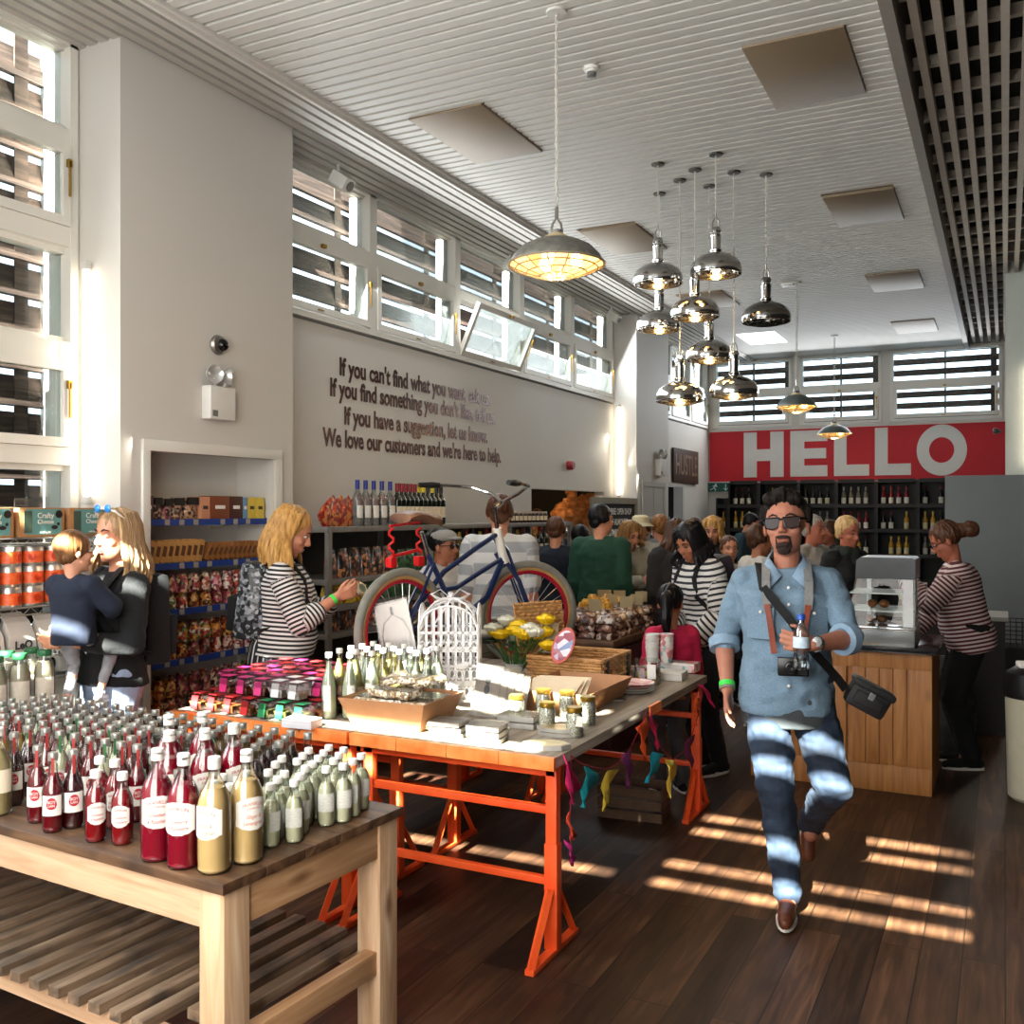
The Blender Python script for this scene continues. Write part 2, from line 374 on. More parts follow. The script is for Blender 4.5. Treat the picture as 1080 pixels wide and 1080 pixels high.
# right hand: tall pale pier over a grey partition
struct(MB().bb(0.0, 0.8, 11.2, 11.6, 2.05, 4.7), 'wall_right_pier', M('pier_paint', 'c9cec6', 0.6, var=0.02))
struct(MB().bb(-0.55, 1.6, 10.9, 11.0, 0.06, 2.05, bevel=0.004), 'wall_partition', M('grey_partition', '75797a', 0.75, var=0.04, scale=4))
struct(MB().bb(-0.56, 1.6, 10.88, 11.02, 0.0, 0.06), 'baseboard_partition', M('black_skirting', '161514', 0.6))
struct(MB().bb(1.6, 1.7, 10.9, YB, 0, 4.7), 'wall_right_rear', MATS['right_wall'])
# doors far left on pillar and back wall
mb = MB()
for a, b in ((11.45, 11.50), (12.3, 12.36)): mb.bb(XP, XP+0.02, a, b, 0, 2.02)
mb.bb(XP, XP+0.02, 11.45, 12.36, 2.0, 2.06)
mb.bb(XP-0.0, XP+0.008, 11.5, 11.88, 0.02, 2.0); mb.bb(XP, XP+0.008, 11.90, 12.3, 0.02, 2.0)
struct(mb, 'door_1', M('door_paint', 'bcbab5', 0.5, var=0.02))
mb = MB()
for a, b in ((13.14, 13.2), (14.1, 14.16)): mb.bb(XL, XL+0.02, a, b, 0, 2.05)
mb.bb(XL, XL+0.02, 13.14, 14.16, 2.05, 2.11)
struct(mb, 'door_2', MATS['door_paint'])
# ---------------------------------------------------------------- windows
brass = M('brass', 'a8833c', 0.35, 0.9, var=0.1)
louvre_m = wood('louvre_timber', '1f1713', '5a473e', '3c2c25', axis=1, rough=.85, scale=1.2, knots=False, bump=.6)
glass = thin_glass('window_glass', 'f4faf8', 0.05, 0.01)
WN = [0]
def window(origin, u, n_out, width, rows, slit=None, vmid=False, ldist=0.22, lpitch=0.165, lboard=0.115, bars=0, zl=None, openrow=None, hside=1):
    """rows: (z0, z1, kind) glass rows, kind 'f' fixed 'c' casement. origin at z=0 left end on the wall's inner face"""
    WN[0] += 1
    u = Vector(u); n = Vector(n_out); O = Vector(origin)
    def P(a, z, d): return O+u*a+n*d+Vector((0, 0, z))
    def bx(mb, a0, a1, z0, z1, d0, d1, bevel=0):
        p, q = P(a0, z0, d0), P(a1, z1, d1); mb.bb(min(p.x, q.x), max(p.x, q.x), min(p.y, q.y), max(p.y, q.y), min(p.z, q.z), max(p.z, q.z), bevel=bevel)
    zb = rows[0][0]-0.06; zt = rows[-1][1]+0.03
    mb = MB(); f = 0.045
    bx(mb, 0, f, zb, zt, -0.015, 0.11); bx(mb, width-f, width, zb, zt, -0.015, 0.11)
    bx(mb, 0, width, zb-0.02, zb+0.02, -0.02, 0.11); bx(mb, 0, width, zt-0.02, zt+0.012, -0.015, 0.11)
    for (a, b) in zip(rows, rows[1:]): bx(mb, f, width-f, a[1]+0.03, b[0]-0.03, -0.012, 0.10)
    for (z0, z1, k) in rows:
        if k == 'f':
            bx(mb, f, width-f, z0-0.03, z0, 0.03, 0.10); bx(mb, f, width-f, z1, z1+0.03, 0.03, 0.10)
    win = struct(mb, 'window_%d' % WN[0], whitew)
    for k_, (z0, z1, k) in enumerate(rows):
        a0, a1 = f, width-f
        if k == 'c':
            sash = MB(); s_ = 0.05
            opened = (openrow == k_)
            if not opened:
                bx(sash, a0+0.004, a0+s_, z0-0.028, z1+0.028, -0.025, 0.03); bx(sash, a1-s_, a1-0.004, z0-0.028, z1+0.028, -0.025, 0.03)
                bx(sash, a0+s_, a1-s_, z0-0.028, z0+0.02, -0.025, 0.03); bx(sash, a0+s_, a1-s_, z1-0.02, z1+0.028, -0.025, 0.03)
            else:   # tilted inwards, hinged along its foot
                bx(sash, a0+0.004, a0+s_, z0-0.028, z1+0.028, -0.02, 0.02); bx(sash, a1-s_, a1-0.004, z0-0.028, z1+0.028, -0.02, 0.02)
                bx(sash, a0+s_, a1-s_, z0-0.028, z0+0.02, -0.02, 0.02); bx(sash, a0+s_, a1-s_, z1-0.02, z1+0.028, -0.02, 0.02)
            so = sash.build('sash', whitew, win)
            pm = MB(); p, q = P(a0+s_, z0+0.02, 0.0), P(a1-s_, z1-0.02, 0.004)
            pm.bb(min(p.x, q.x), max(p.x, q.x)+(0.001 if abs(n.x) < .5 else 0), min(p.y, q.y), max(p.y, q.y), p.z, q.z); pane = pm.build('pane', glass, so)
            hm = MB(); bx(hm, (a1-0.028 if hside > 0 else a0+0.018), (a1-0.018 if hside > 0 else a0+0.028), z0+0.12, z0+0.30, -0.045, -0.035)
            bx(hm, (a1-0.034 if hside > 0 else a0+0.012), (a1-0.012 if hside > 0 else a0+0.034), z0+0.27, z0+0.31, -0.045, -0.025)
            hm.build('handle', brass, so)
            sm = MB(); bx(sm, width/2-0.05, width/2+0.01, z0-0.012, z0-0.004, -0.032, -0.025); bx(sm, width/2-0.02, width/2+0.02, z1+0.0, z1+0.025, -0.05, -0.025); sm.build('catch', brass, so)
            if opened:
                piv = P(0, z0-0.028, 0.0)
                for x_ in (so,):
                    rotm = Matrix.Translation(piv) @ Matrix.Rotation(R(24), 4, -u if n.cross(u).z > 0 else u) @ Matrix.Translation(-piv)
                    x_.matrix_local = rotm
        else:
            pm = MB(); p, q = P(a0, z0, 0.06), P(a1, z1, 0.064)
            pm.bb(min(p.x, q.x), max(p.x, q.x), min(p.y, q.y), max(p.y, q.y), p.z, q.z); pm.build('pane', glass, win)
    # louvre boards outside
    lm = MB(); zlo, zhi = (zl if zl else (zb-0.1, zt+0.1))
    rr = random.Random(WN[0])
    if slit is None:
        z = zlo
        while z < zhi:
            p = P(width/2, z, ldist); th = 0.028
            sz = (width+0.3, th, lboard) if abs(u.x) > .5 else (th, width+0.3, lboard)
            ax = u
            lm.box(p, sz, Matrix.Rotation(R(12)*(1 if n.cross(u).z > 0 else -1)+rr.uniform(-.03, .03), 3, ax)); z += lpitch
    else:
        edges = [zlo]
        for c in slit: edges += [c-0.036, c+0.036]
        edges.append(zhi)
        for i in range(0, len(edges), 2):
            if edges[i+1] > edges[i]: bx(lm, -0.08, width+0.08, edges[i], edges[i+1], ldist, ldist+0.03)
    if vmid:
        bx(lm, width/2-0.012, width/2+0.012, zlo, zhi, 0.11, 0.15)
    if slit is None:
        bx(lm, width-0.15, width-0.07, zlo, zhi, ldist-0.024, ldist-0.018)
    lm.build('louvre_boards', louvre_m, win)
    rv = MB(); bx(rv, -0.012, 0.0, zb, zt, 0.11, 0.2); bx(rv, width, width+0.012, zb, zt, 0.11, 0.2); bx(rv, 0, width, zb-0.012, zb, 0.11, 0.24)
    rv.build('reveal', whitew, win)
    return win
r3 = [(3.10, 3.53, 'c'), (3.67, 4.06, 'f')]
for i in range(5): window((XL, STRIP[i], 0), (0, 1, 0), (-1, 0, 0), STRIP[i+1]-STRIP[i], r3, openrow=0 if i == 2 else None, lpitch=0.19, lboard=0.160, ldist=0.26)
r5 = [(0.95, 1.40, 'f'), (1.46, 1.89, 'f'), (2.04, 2.42, 'c'), (2.58, 3.01, 'f'), (3.17, 3.53, 'c'), (3.67, 4.06, 'f')]
for (a, b) in ((-0.2, 1.0), (1.0, 2.25), (2.25, 3.5)): window((XL, a, 0), (0, 1, 0), (-1, 0, 0), b-a, r5, lpitch=0.19, lboard=0.160, ldist=0.30)
for (a, b) in ((12.55, 13.55), (13.55, 14.55), (14.55, 15.5)): window((XL, a, 0), (0, 1, 0), (-1, 0, 0), b-a, r3)
for (a, b) in BW: window((a, YB, 0), (1, 0, 0), (0, 1, 0), b-a, [(3.11, 3.52, 'c'), (3.64, 4.05, 'f')], vmid=True, lpitch=0.165, lboard=0.088, ldist=0.25)
# front wall behind the photographer, with the sunny louvred windows
FWn = [(-4.22, -2.92), (-2.84, -1.44), (-1.34, 0.06)]
mb = wall_holes(MB(), 'y', XL-0.12, XR, 0, 4.8, [(a, b, 3.05, 4.25) for a, b in FWn], YF-0.1, YF)
struct(mb, 'wall_front', white)
SLITS = [3.44, 3.62, 3.98, 4.15]
for (a, b) in FWn: window((a, YF, 0), (1, 0, 0), (0, -1, 0), b-a, [(3.14, 3.68, 'f'), (3.80, 4.21, 'f')], slit=SLITS, ldist=0.14, zl=(2.9, 4.6))
# ---------------------------------------------------------------- ceiling panels
pan_m = M('panel_metal', '84725a', 0.5, 0.1, var=0.06, scale=3)
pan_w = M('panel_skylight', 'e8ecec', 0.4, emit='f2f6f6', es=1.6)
pos_words = ['nearest left', 'nearest right', 'second left', 'second right', 'third left', 'third right', 'last left', 'last right']
for i, (cx, cy_) in enumerate(PANELS):
    t = empty('ceiling_panel', (cx, cy_, 4.1), label=('%s tan square heater panel in the ridged ceiling' % pos_words[i]) if i != 6 else 'bright white lit square panel in the ceiling near the back windows', cat='ceiling panel', group='square panels set in the ceiling')
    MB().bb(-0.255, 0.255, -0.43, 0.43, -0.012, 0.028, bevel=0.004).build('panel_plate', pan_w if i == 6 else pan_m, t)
# banner HELLO
bx0, bx1 = -4.28, -0.0
b = empty('hello_banner', ((bx0+bx1)/2, YB-0.02, 2.1), label='red banner with white word HELLO across the back wall', cat='sign')
bw = bx1-bx0; bz0, bz1 = 2.16, 2.97
MB().bb(-bw/2, bw/2, -0.01, 0.01, bz0-2.1, bz1-2.1).build('banner_panel', M('banner_red', 'bd1625', 0.6, var=0.05, scale=2), b)
lw = M('letter_white', 'd8d6d2', 0.6, var=0.02)
def pxx(px): return ony(px, 480, YB).x-(bx0+bx1)/2
lz0, lz1 = ony(830, 503, YB).z-2.1, ony(830, 455, YB).z-2.1
def letter(parts_):
    mb = MB()
    for (a, c, z0, z1) in parts_: mb.bb(a, c, -0.016, -0.0105, z0, z1)
    return mb.build('letter', lw, b)
def hgt(f): return lz0+(lz1-lz0)*f
a, c = pxx(785), pxx(827); s_ = (c-a)*0.33; letter([(a, a+s_, lz0, lz1), (c-s_, c, lz0, lz1), (a+s_, c-s_, hgt(.36), hgt(.62))])
a, c = pxx(834), pxx(873); s_ = (c-a)*0.38; letter([(a, a+s_, lz0, lz1), (a+s_, c, hgt(.76), lz1), (a+s_, c-.02, hgt(.39), hgt(.61)), (a+s_, c, lz0, hgt(.24))])
a, c = pxx(880), pxx(917); s_ = (c-a)*0.36; letter([(a, a+s_, lz0, lz1), (a+s_, c, lz0, hgt(.24))])
a, c = pxx(923), pxx(961); s_ = (c-a)*0.36; letter([(a, a+s_, lz0, lz1), (a+s_, c, lz0, hgt(.24))])
a, c = pxx(967), pxx(1020); cx, rx = (a+c)/2, (c-a)/2; rz_ = (lz1-lz0)/2*1.05; cz = (lz0+lz1)/2
mb = MB(); n = 40
for i in range(n):
    a0, a1 = 2*math.pi*i/n, 2*math.pi*(i+1)/n
    o = [(cx+math.cos(t)*rx*k, -0.016, cz+math.sin(t)*rz_*k2) for t, k, k2 in ((a0, 1, 1), (a1, 1, 1), (a1, .5, .5), (a0, .5, .5))]
    mb.poly(o)
o_ = mb.build('letter', lw, b)
# wall text
txm = M('lettering_metal', '4a2a22', 0.25, 0.6, var=0.25, scale=2)
tgt = empty('wall_lettering', (XL+0.004, 6.6, 2.3), label='four lines of brown metallic lettering on the white wall under the windows', cat='sign')
LN = [("If you can't find what you want, ask us.", (358, 388), (516, 421)), ("If you find something you don't like, tell us.", (348, 410), (522, 440)),
      ("If you have a suggestion, let us know.", (363, 439), (514, 461)), ("We love our customers and we're here to help.", (340, 460), (528, 483))]
for s_, p0, p1 in LN:
    a, c = onx(*p0, XL), onx(*p1, XL); L_ = c.y-a.y
    me = text_mesh(s_, 0.2, txm, 'lettering_line', tgt, ext=0.0012, off=0.0055, align='LEFT')
    xs = [v.co.x for v in me.data.vertices]; k = L_/(max(xs)-min(xs)); x0 = min(xs)
    zc = (a.z+c.z)/2-2.3; ksz = 0.90
    for v in me.data.vertices:
        X, Y, Z = v.co; v.co = Vector((Z-0.001, a.y-6.6+(X-x0)*k, zc+Y*ksz))
# ================================================================ FIGURES: one continuous skin per person, clothes and hair as parts
def cap(p0, p1, r0, r1=None, n=None, flat=None): return ('cap', Vector(p0), Vector(p1), r0, r0 if r1 is None else r1)
def ell(c, r, rot=None): return ('ell', Vector(c), r if isinstance(r, (tuple, list)) else (r, r, r), rot)
def rings(rs, mt=None): return ('rings', rs, mt)
def blob(name, shapes, mats, parent, voxel=0.008, smooth=3, attr=None, disp=None, factor=0.5, squash=None, label=None):
    b = MB()
    for s in shapes:
        if s[0] == 'cap':
            _, p0, p1, r0, r1 = s; d = p1-p0
            if d.length < 1e-6: continue
            t = d.normalized(); u = t.orthogonal().normalized(); v = t.cross(u); rr = []
            n = 14
            for ang in (-75, -45, -15): a = R(ang); rr.append((p0+t*(r0*math.sin(a)), r0*math.cos(a)))
            rr.append((p0, r0)); rr.append((p1, r1))
            for ang in (15, 45, 75): a = R(ang); rr.append((p1+t*(r1*math.sin(a)), r1*math.cos(a)))
            b.loft([[c+u*math.cos(2*math.pi*k/n)*q+v*math.sin(2*math.pi*k/n)*q for k in range(n)] for c, q in rr])
        elif s[0] == 'ell': b.ball(s[1], 1.0, 18, 12, s[2], s[3])
        elif s[0] == 'rings':
            rr = []
            for (c, rx, ry) in s[1]:
                ring = []
                for k in range(24):
                    a = 2*math.pi*k/24; ca, sa = math.cos(a), math.sin(a)
                    q = Vector((math.copysign(abs(ca)**0.85, ca)*rx, math.copysign(abs(sa)**0.85, sa)*ry, 0))+Vector(c)
                    ring.append(s[2] @ q if s[2] is not None else q)
                rr.append(ring)
            b.loft(rr)
        elif s[0] == 'mesh': s[1](b)
    me = bpy.data.meshes.new(name+'_raw'); b.b.to_mesh(me); b.b.free()
    o = bpy.data.objects.new(name, me)
    m = o.modifiers.new('r', 'REMESH'); m.mode = 'VOXEL'; m.voxel_size = voxel; m.use_smooth_shade = True
    if smooth: k = o.modifiers.new('s', 'SMOOTH'); k.factor = factor; k.iterations = smooth
    me2 = evaluated(o); COL.objects.link(o)
    o.modifiers.clear(); o.data = me2; bpy.data.meshes.remove(me); me2.name = name
    if disp:
        nrm = [v.normal.copy() for v in me2.vertices]
        for v, n_ in zip(me2.vertices, nrm): v.co += n_*disp(v.co)
    for p in me2.polygons: p.use_smooth = True
    me2.materials.clear()
    for m_ in (mats if isinstance(mats, (list, tuple)) else [mats]): me2.materials.append(m_)
    if attr:
        at_ = me2.attributes.new('stripe', 'FLOAT', 'POINT')
        at_.data.foreach_set('value', [attr(v.co) for v in me2.vertices])
    if parent: o.parent = parent
    if label: o['label'] = label
    return o
def ik(a, b, l1, l2, pole):
    a, b = Vector(a), Vector(b); d = b-a; L_ = d.length
    if L_ > (l1+l2)*0.995: b = a+d*((l1+l2)*0.995/L_); d = b-a; L_ = d.length
    x = (l1*l1-l2*l2+L_*L_)/(2*L_); h = math.sqrt(max(0, l1*l1-x*x)); t = d/L_
    p = Vector(pole); p = p-t*p.dot(t); p = p.normalized() if p.length > 1e-5 else t.orthogonal().normalized()
    return a+t*x+p*h, b
def hand(wr, d, n, side, curl, s=1.0, thumb=0.5):
    """shapes of a hand: wrist point, finger direction, palm normal (the way the palm looks), side +1 thumb towards d x n"""
    d = Vector(d).normalized(); n = Vector(n); n = (n-d*n.dot(d)).normalized(); a = d.cross(n)*side  # towards the thumb
    wr = Vector(wr); out = []
    P0 = wr+d*0.045*s
    for k in (-1, -0.33, 0.33, 1): out.append(cap(wr+d*0.008*s+a*k*0.015*s, wr+d*0.085*s+a*k*0.029*s, 0.0155*s, 0.0125*s))
    L_ = [0.072, 0.080, 0.074, 0.058]; off = [0.031, 0.0105, -0.0105, -0.031]
    for i in range(4):
        p = wr+d*(0.085-0.006*(i == 3))*s+a*off[i]*s; ang = 0; dirn = d+a*(0.10, 0.03, -0.03, -0.10)[i]; dirn.normalize()
        c = curl[i] if isinstance(curl, (list, tuple)) else curl
        r = [0.0092, 0.0085, 0.0076, 0.0065]
        for j, fr in enumerate((0.45, 0.31, 0.24)):
            ang += c*(0.55, 1.0, 0.8)[j]
            dd = dirn*math.cos(ang)+n*math.sin(ang); q = p+dd*L_[i]*fr*s; out.append(cap(p, q, r[j]*s, r[j+1]*s)); p = q
    p = wr+d*0.022*s+a*0.022*s; t1 = (d*0.65+a*0.75+n*0.25*thumb).normalized(); q = p+t1*0.038*s; out.append(cap(p, q, 0.014*s, 0.0105*s))
    t2 = (d*0.9+a*0.35+n*0.55*thumb).normalized(); p = q; q = p+t2*0.032*s; out.append(cap(p, q, 0.0105*s, 0.0095*s))
    t3 = (d*0.9+a*0.0+n*0.8*thumb).normalized(); out.append(cap(q, q+t3*0.022*s, 0.0095*s, 0.0075*s))
    return out
def facing(px, Z, phi):
    """rotation for a figure at pixel column px: phi 0 looks at the camera, 90 to the right of the picture, 180 away"""
    v = -(FW+RT*((px-540)/FPX)).normalized(); r = Vector((-v.y, v.x, 0))
    d = v*math.cos(R(phi))+r*math.sin(R(phi)); return math.atan2(-d.x, d.y)
skin_m = lambda n, c: M('skin_'+n, c, 0.48, var=0.07, scale=30, spec=0.35)
class Fig:
    def __init__(s, label, px, Z, phi, h=1.72, skin=('fair', 'c98d70'), wide=1.0, lean=0.0, side=0.0, head=(0, 0, 0), voxel=0.009, z0=0.0, build=1.0, female=False, group=None, hs=None, twist=0):
        s.x, s.y = lv(px, Z); s.h = h; s.k = h/1.75; s.vox = voxel; s.skin = skin_m(*skin); s.fem = female; s.bd = build
        s.root = empty('person', (s.x, s.y, z0), facing(px, Z, phi), label, 'person', group)
        k = s.k; s.pel = Vector((0, 0, 0.95*k))
        s.U = Matrix.Translation(s.pel) @ Matrix.Rotation(R(twist), 4, 'Z') @ Matrix.Rotation(-R(lean), 4, 'X') @ Matrix.Rotation(R(side), 4, 'Y')
        s.neck = s.up(0, -0.01, 0.52); s.sh = {1: s.up((0.165 if not female else 0.145)*build**.4, -0.01, 0.435), -1: s.up(-(0.165 if not female else 0.145)*build**.4, -0.01, 0.435)}
        s.hs = hs or 1.05*k**0.5; pitch, yaw, roll = head
        hc = s.up(0, 0.02, 0.640) if hs is None else s.up(0, 0.015, 0.527+0.13*s.hs/ k)
        s.HM = Matrix.Translation(hc) @ Matrix.Rotation(R(twist), 4, 'Z') @ Matrix.Rotation(R(yaw), 4, 'Z') @ Matrix.Rotation(-R(pitch+lean*0.6), 4, 'X') @ Matrix.Rotation(R(roll), 4, 'Y') @ Matrix.Diagonal((s.hs*wide, s.hs, s.hs, 1))
        s.arms = {}; s.legs = {}; s.hands = []
    def up(s, x, y, z): return s.U @ Vector((x*s.k, y*s.k, z*s.k))
    def arm(s, side, wrist, pole=(0, -1, -0.4), hd=None, hn=(0, 0, -1), curl=0.5, thumb=0.6, hs=None):
        l1, l2 = 0.29*s.k, 0.255*s.k; e, wv = ik(s.sh[side], wrist, l1, l2, pole); s.arms[side] = (s.sh[side], e, wv)
        d = Vector(hd) if hd else (wv-e).normalized()
        s.hands += hand(wv, d, hn, side if hd is None else side, curl, (hs or s.k), thumb); return s
    def leg(s, side, ankle, knee=(0, 1, 0)):
        hip = Vector((side*0.092*s.k, 0, 0.92*s.k)); k, a = ik(hip, ankle, 0.43*s.k, 0.43*s.k, knee); s.legs[side] = (hip, k, a); return s
    def stand(s, a=0.1, b=0.1):
        for sd in (1, -1):
            if sd not in s.legs: s.leg(sd, (sd*a*s.k, 0.02*sd*0, 0.09*s.k))
        return s
    def hang(s):
        for sd in (1, -1):
            if sd not in s.arms:
                p = s.sh[sd]+Vector((sd*0.07, 0.06, -0.52*s.k)); s.arm(sd, p, hn=(-sd, 0, 0), curl=0.35)
        return s
    def torso(s, g=0.0, bottom=0.0, top=0.5, belly=0.0, bust=None):
        bd = s.bd; f = s.fem; B = bust if bust is not None else (0.035 if f else 0.0)
        prof = [(-0.12, 0, .155, .105), (-0.02, -0.005, .165 if f else .155, .115), (0.08, 0, .145 if f else .15, .105), (0.18, 0.0, .128 if f else .15, .098), (0.28, 0.008, .140 if f else .165, .108), (0.38, 0.005, .155 if f else .18, .108), (0.44, -0.01, .125 if f else .145, .085), (0.495, -0.012, .065, .056)]
        out = [q for q in prof if bottom <= q[0]+1e-6 and q[0] <= top+0.01]
        rs = []
        for z, y, rx, ry in out:
            bel = belly*math.exp(-((z-0.1)/0.13)**2)
            rs.append((Vector((0, y*s.k+bel*0.5, z*s.k)), (rx*bd+g)*s.k, (ry*bd+g)*s.k+bel*0.6))
        sh = [rings(rs, s.U)]
        if B:
            for sd in (1, -1): sh.append(ell(s.up(sd*.068*bd**.5, .075*bd, .31), ((.062+g)*s.k, (.058+g)*s.k, (.062+g)*s.k)))
        for sd in (1, -1):
            if top > 0.4: sh.append(cap(s.up(sd*.05, -0.012, .475), s.sh[sd], (.030+g)*s.k, (.052+g)*s.k))
        return sh
    def body(s, legs=True, head=True, feet=False):
        k = s.k; sh = s.torso(-0.012, bottom=-0.12)
        for sd, (a, b, c) in s.arms.items(): sh += [cap(a, b, .050*k, .040*k), cap(b, b+(c-b)*0.35, .041*k, .042*k), cap(b+(c-b)*0.3, c, .042*k, .027*k)]
        sh += s.hands
        if legs:
            for sd, (a, b, c) in s.legs.items(): sh += [cap(a, b, .078*k*s.bd**.5, .052*k), cap(b, b+(c-b)*.35, .05*k, .055*k), cap(b+(c-b)*.3, c, .054*k, .034*k), cap(c, c+Vector((0, .05*k, -.045*k)), .036*k, .03*k)]
        HM = s.HM; hp = lambda *q: HM @ Vector(q); q = s.hs; rot = HM.to_3x3().normalized()
        E = lambda c, r: ell(hp(*c), tuple(v*q for v in r), rot)
        sh += [cap(s.up(0, -.012, .46), hp(0, -.018, -.05), .056*k*(0.85 if s.fem else 1), .049*q*(0.85 if s.fem else 1)),
               E((0, -.014, .036), (.075, .094, .086)), E((0, .018, -.036), (.060, .066, .078)), E((0, .040, -.085), (.036, .034, .026)), E((0, .060, -.098), (.02, .018, .014)),
               E((0, .068, .028), (.044, .017, .014)), cap(hp(0, .080, .014), hp(0, .101, -.022), .008*q, .0105*q), E((.011, .092, -.028), (.008, .009, .007)), E((-.011, .092, -.028), (.008, .009, .007)), E((0, .097, -.026), (.010, .012, .008)),
               E((.036, .052, -.024), (.024, .026, .022)), E((-.036, .052, -.024), (.024, .026, .022)),
               E((0, .080, -.057), (.023, .010, .0055)), E((0, .078, -.068), (.019, .010, .006)),
               E((.075, -.008, -.008), (.008, .017, .028)), E((-.075, -.008, -.008), (.008, .017, .028))]
        o = blob('body', sh, s.skin, s.root, s.vox, 2)
        return o
    def face(s, lips='8c4a44', brow='3a281e', eyes=True, iris='2d2a26', far=False):
        rot = s.HM.to_3x3().normalized(); q = s.hs
        hp = lambda *a: s.HM @ Vector(a)
        if eyes:
            mb = MB()
            for sd in (1, -1): mb.ball(hp(sd*.030, .0715, .008), .0115*q, 12, 8, (1.15, 0.8, .62 if not far else .42), rot)
            e = mb.build('eyes', M('eye_white', 'bdb4ac', 0.4, var=0) if not far else M('eye_shade', '5c4a40', 0.5, var=0), s.root)
            mb = MB()
            for sd in (1, -1): mb.ball(hp(sd*.030, .0787, .008), .0052*q, 10, 6, (1, .55, 1), rot)
            mb.build('iris', M('iris_'+iris, iris, 0.2, var=0), e)
        mb = MB(); mb.ball(hp(0, .0835, -.0575), .0075*q, 12, 6, (2.6, .9, .6), rot).ball(hp(0, .0825, -.067), .008*q, 12, 6, (2.1, .9, .65), rot)
        mb.build('lips', M('lips_'+lips, lips, 0.4, var=0.03), s.root)
        mb = MB()
        for sd in (1, -1): mb.tube([hp(sd*.014, .083, .029), hp(sd*.030, .083, .036), hp(sd*.048, .069, .030)], [.0035*q, .004*q, .002*q], 6)
        mb.build('eyebrows', M('brow_'+brow, brow, 0.8, var=0.1), s.root)
    def clothes(s, name, mat, sleeve=1.0, bottom=-0.08, g=0.012, belly=0.0, attr=True, hem=None, folds=0.004, cuff=None, vox=None, sm=3, top=0.5, sl_g=None, skip=()):
        k = s.k; sh = s.torso(g, bottom=bottom, belly=belly, top=top); limbs = []
        sg = g+0.006 if sl_g is None else sl_g
        for sd, (a, b, c) in s.arms.items():
            if sleeve <= 0 or sd in skip: continue
            t1 = min(1, sleeve*2); m = a+(b-a)*t1; sh.append(cap(a, m, (.055+sg)*k, (.055+sg-.012*t1)*k)); limbs.append((a, m, .05))
            if sleeve > 0.5:
                t2 = (sleeve-.5)*2; m2 = b+(c-b)*t2; sh.append(cap(b, m2, (.044+sg)*k, (.044+sg-.012*t2)*k)); limbs.append((b, m2, .05))
        if hem: sh.append(rings([(Vector((0, 0, z*k)), rx*k, ry*k) for z, rx, ry in hem], s.U if hem[0][0] < 0.5 else None))
        Ui = s.U.inverted()
        def at_(p):
            best = 1.0; val = (Ui @ p).z
            tl = Ui @ p; dt = math.hypot(tl.x/(0.16*k), tl.y/(0.115*k))-0.12
            best = dt; base = 0
            for i, (a, b_, r) in enumerate(limbs):
                d = b_-a; t = max(0.08 if i % 2 == 0 else 0, min(1, (p-a).dot(d)/d.length_squared)); dist = (p-(a+d*t)).length/(.062*k)
                if dist < best and (i % 2 or t > 0.09): best = dist; val = ((p-a).dot(d)/d.length)+(0 if i % 2 == 0 else 0.29)
            return val
        fd = (lambda p: folds*(mnoise.noise(Vector((p.x*9, p.y*9, p.z*16)))+0.6*mnoise.noise(Vector((p.x*22+4, p.y*22, p.z*26))))) if folds else None
        return blob(name, sh, mat, s.root, vox or s.vox, sm, at_ if attr else None, fd)
    def trousers(s, mat, g=0.012, length=1.0, name='trousers', attr=None, folds=0.005, flare=0.0, vox=None):
        k = s.k; bd = s.bd**.5
        sh = [rings([(Vector((0, 0, z*k)), rx*k*s.bd, ry*k*s.bd) for z, rx, ry in ((.86, .15+g, .10+g), (.92, .162+g, .115+g), (.98, .16+g, .112+g), (1.03, .15+g, .103+g))])]
        for sd, (a, b, c) in s.legs.items():
            t1 = min(1, length*2); m = a+(b-a)*t1; sh.append(cap(a, m, (.085+g)*k*bd, (.085+g-(.022)*t1)*k*bd))
            if length > .5:
                t2 = (length-.5)*2; e = b+(c-b)*t2; sh.append(cap(b, e, (.062+g)*k, (.062+g-(.016-flare)*t2)*k))
        fd = (lambda p: folds*(mnoise.noise(Vector((p.x*8, p.y*8, p.z*13)))+0.7*mnoise.noise(Vector((p.x*20, p.y*20, p.z*32))))) if folds else None
        return blob(name, sh, mat, s.root, vox or s.vox, 3, attr, fd)
    def shoe(s, side, mat, sole='d8d4cc', toe=None, L_=0.27, h=0.09):
        a = s.legs[side][2]; k = s.k; t = Vector(toe).normalized() if toe else Vector((side*.12, 1, -0.0)).normalized()
        L_ *= k; dn = Vector((0, 0, -1)) if not toe else (Vector((0, 0, -1))-t*Vector((0, 0, -1)).dot(t)).normalized()
        if toe and abs(t.z) > .8: dn = Vector((0, -1, 0))
        heel = a-t*0.05*k+dn*0.045*k; w = t.cross(dn)
        sh = [cap(heel, heel+t*L_*.25, .036*k, .036*k), cap(heel+t*L_*.25-dn*.01*k, heel+t*L_*.72+dn*.008*k, .036*k, .033*k), cap(heel+t*L_*.5+dn*.006*k, heel+t*L_*.82+dn*.014*k, .038*k, .028*k), cap(a-dn*.02*k, heel+t*.05*k, .044*k, .04*k)]
        o = blob('shoe', sh, mat, s.root, 0.007, 2)
        pts = []
        for i in range(18):
            an = 2*math.pi*i/18; pts.append((math.cos(an)*(L_*.52), math.sin(an)*.044*k*(1.0 if math.cos(an) > -.1 else .82)))
        mt = Matrix(((t.x, w.x, dn.x), (t.y, w.y, dn.y), (t.z, w.z, dn.z))).to_4x4(); mt.translation = heel+t*L_*.38+dn*.026*k
        MB().prism(pts, 0, .017*k, mt).build('sole', M('sole_'+sole, sole, 0.6, var=.05), o)
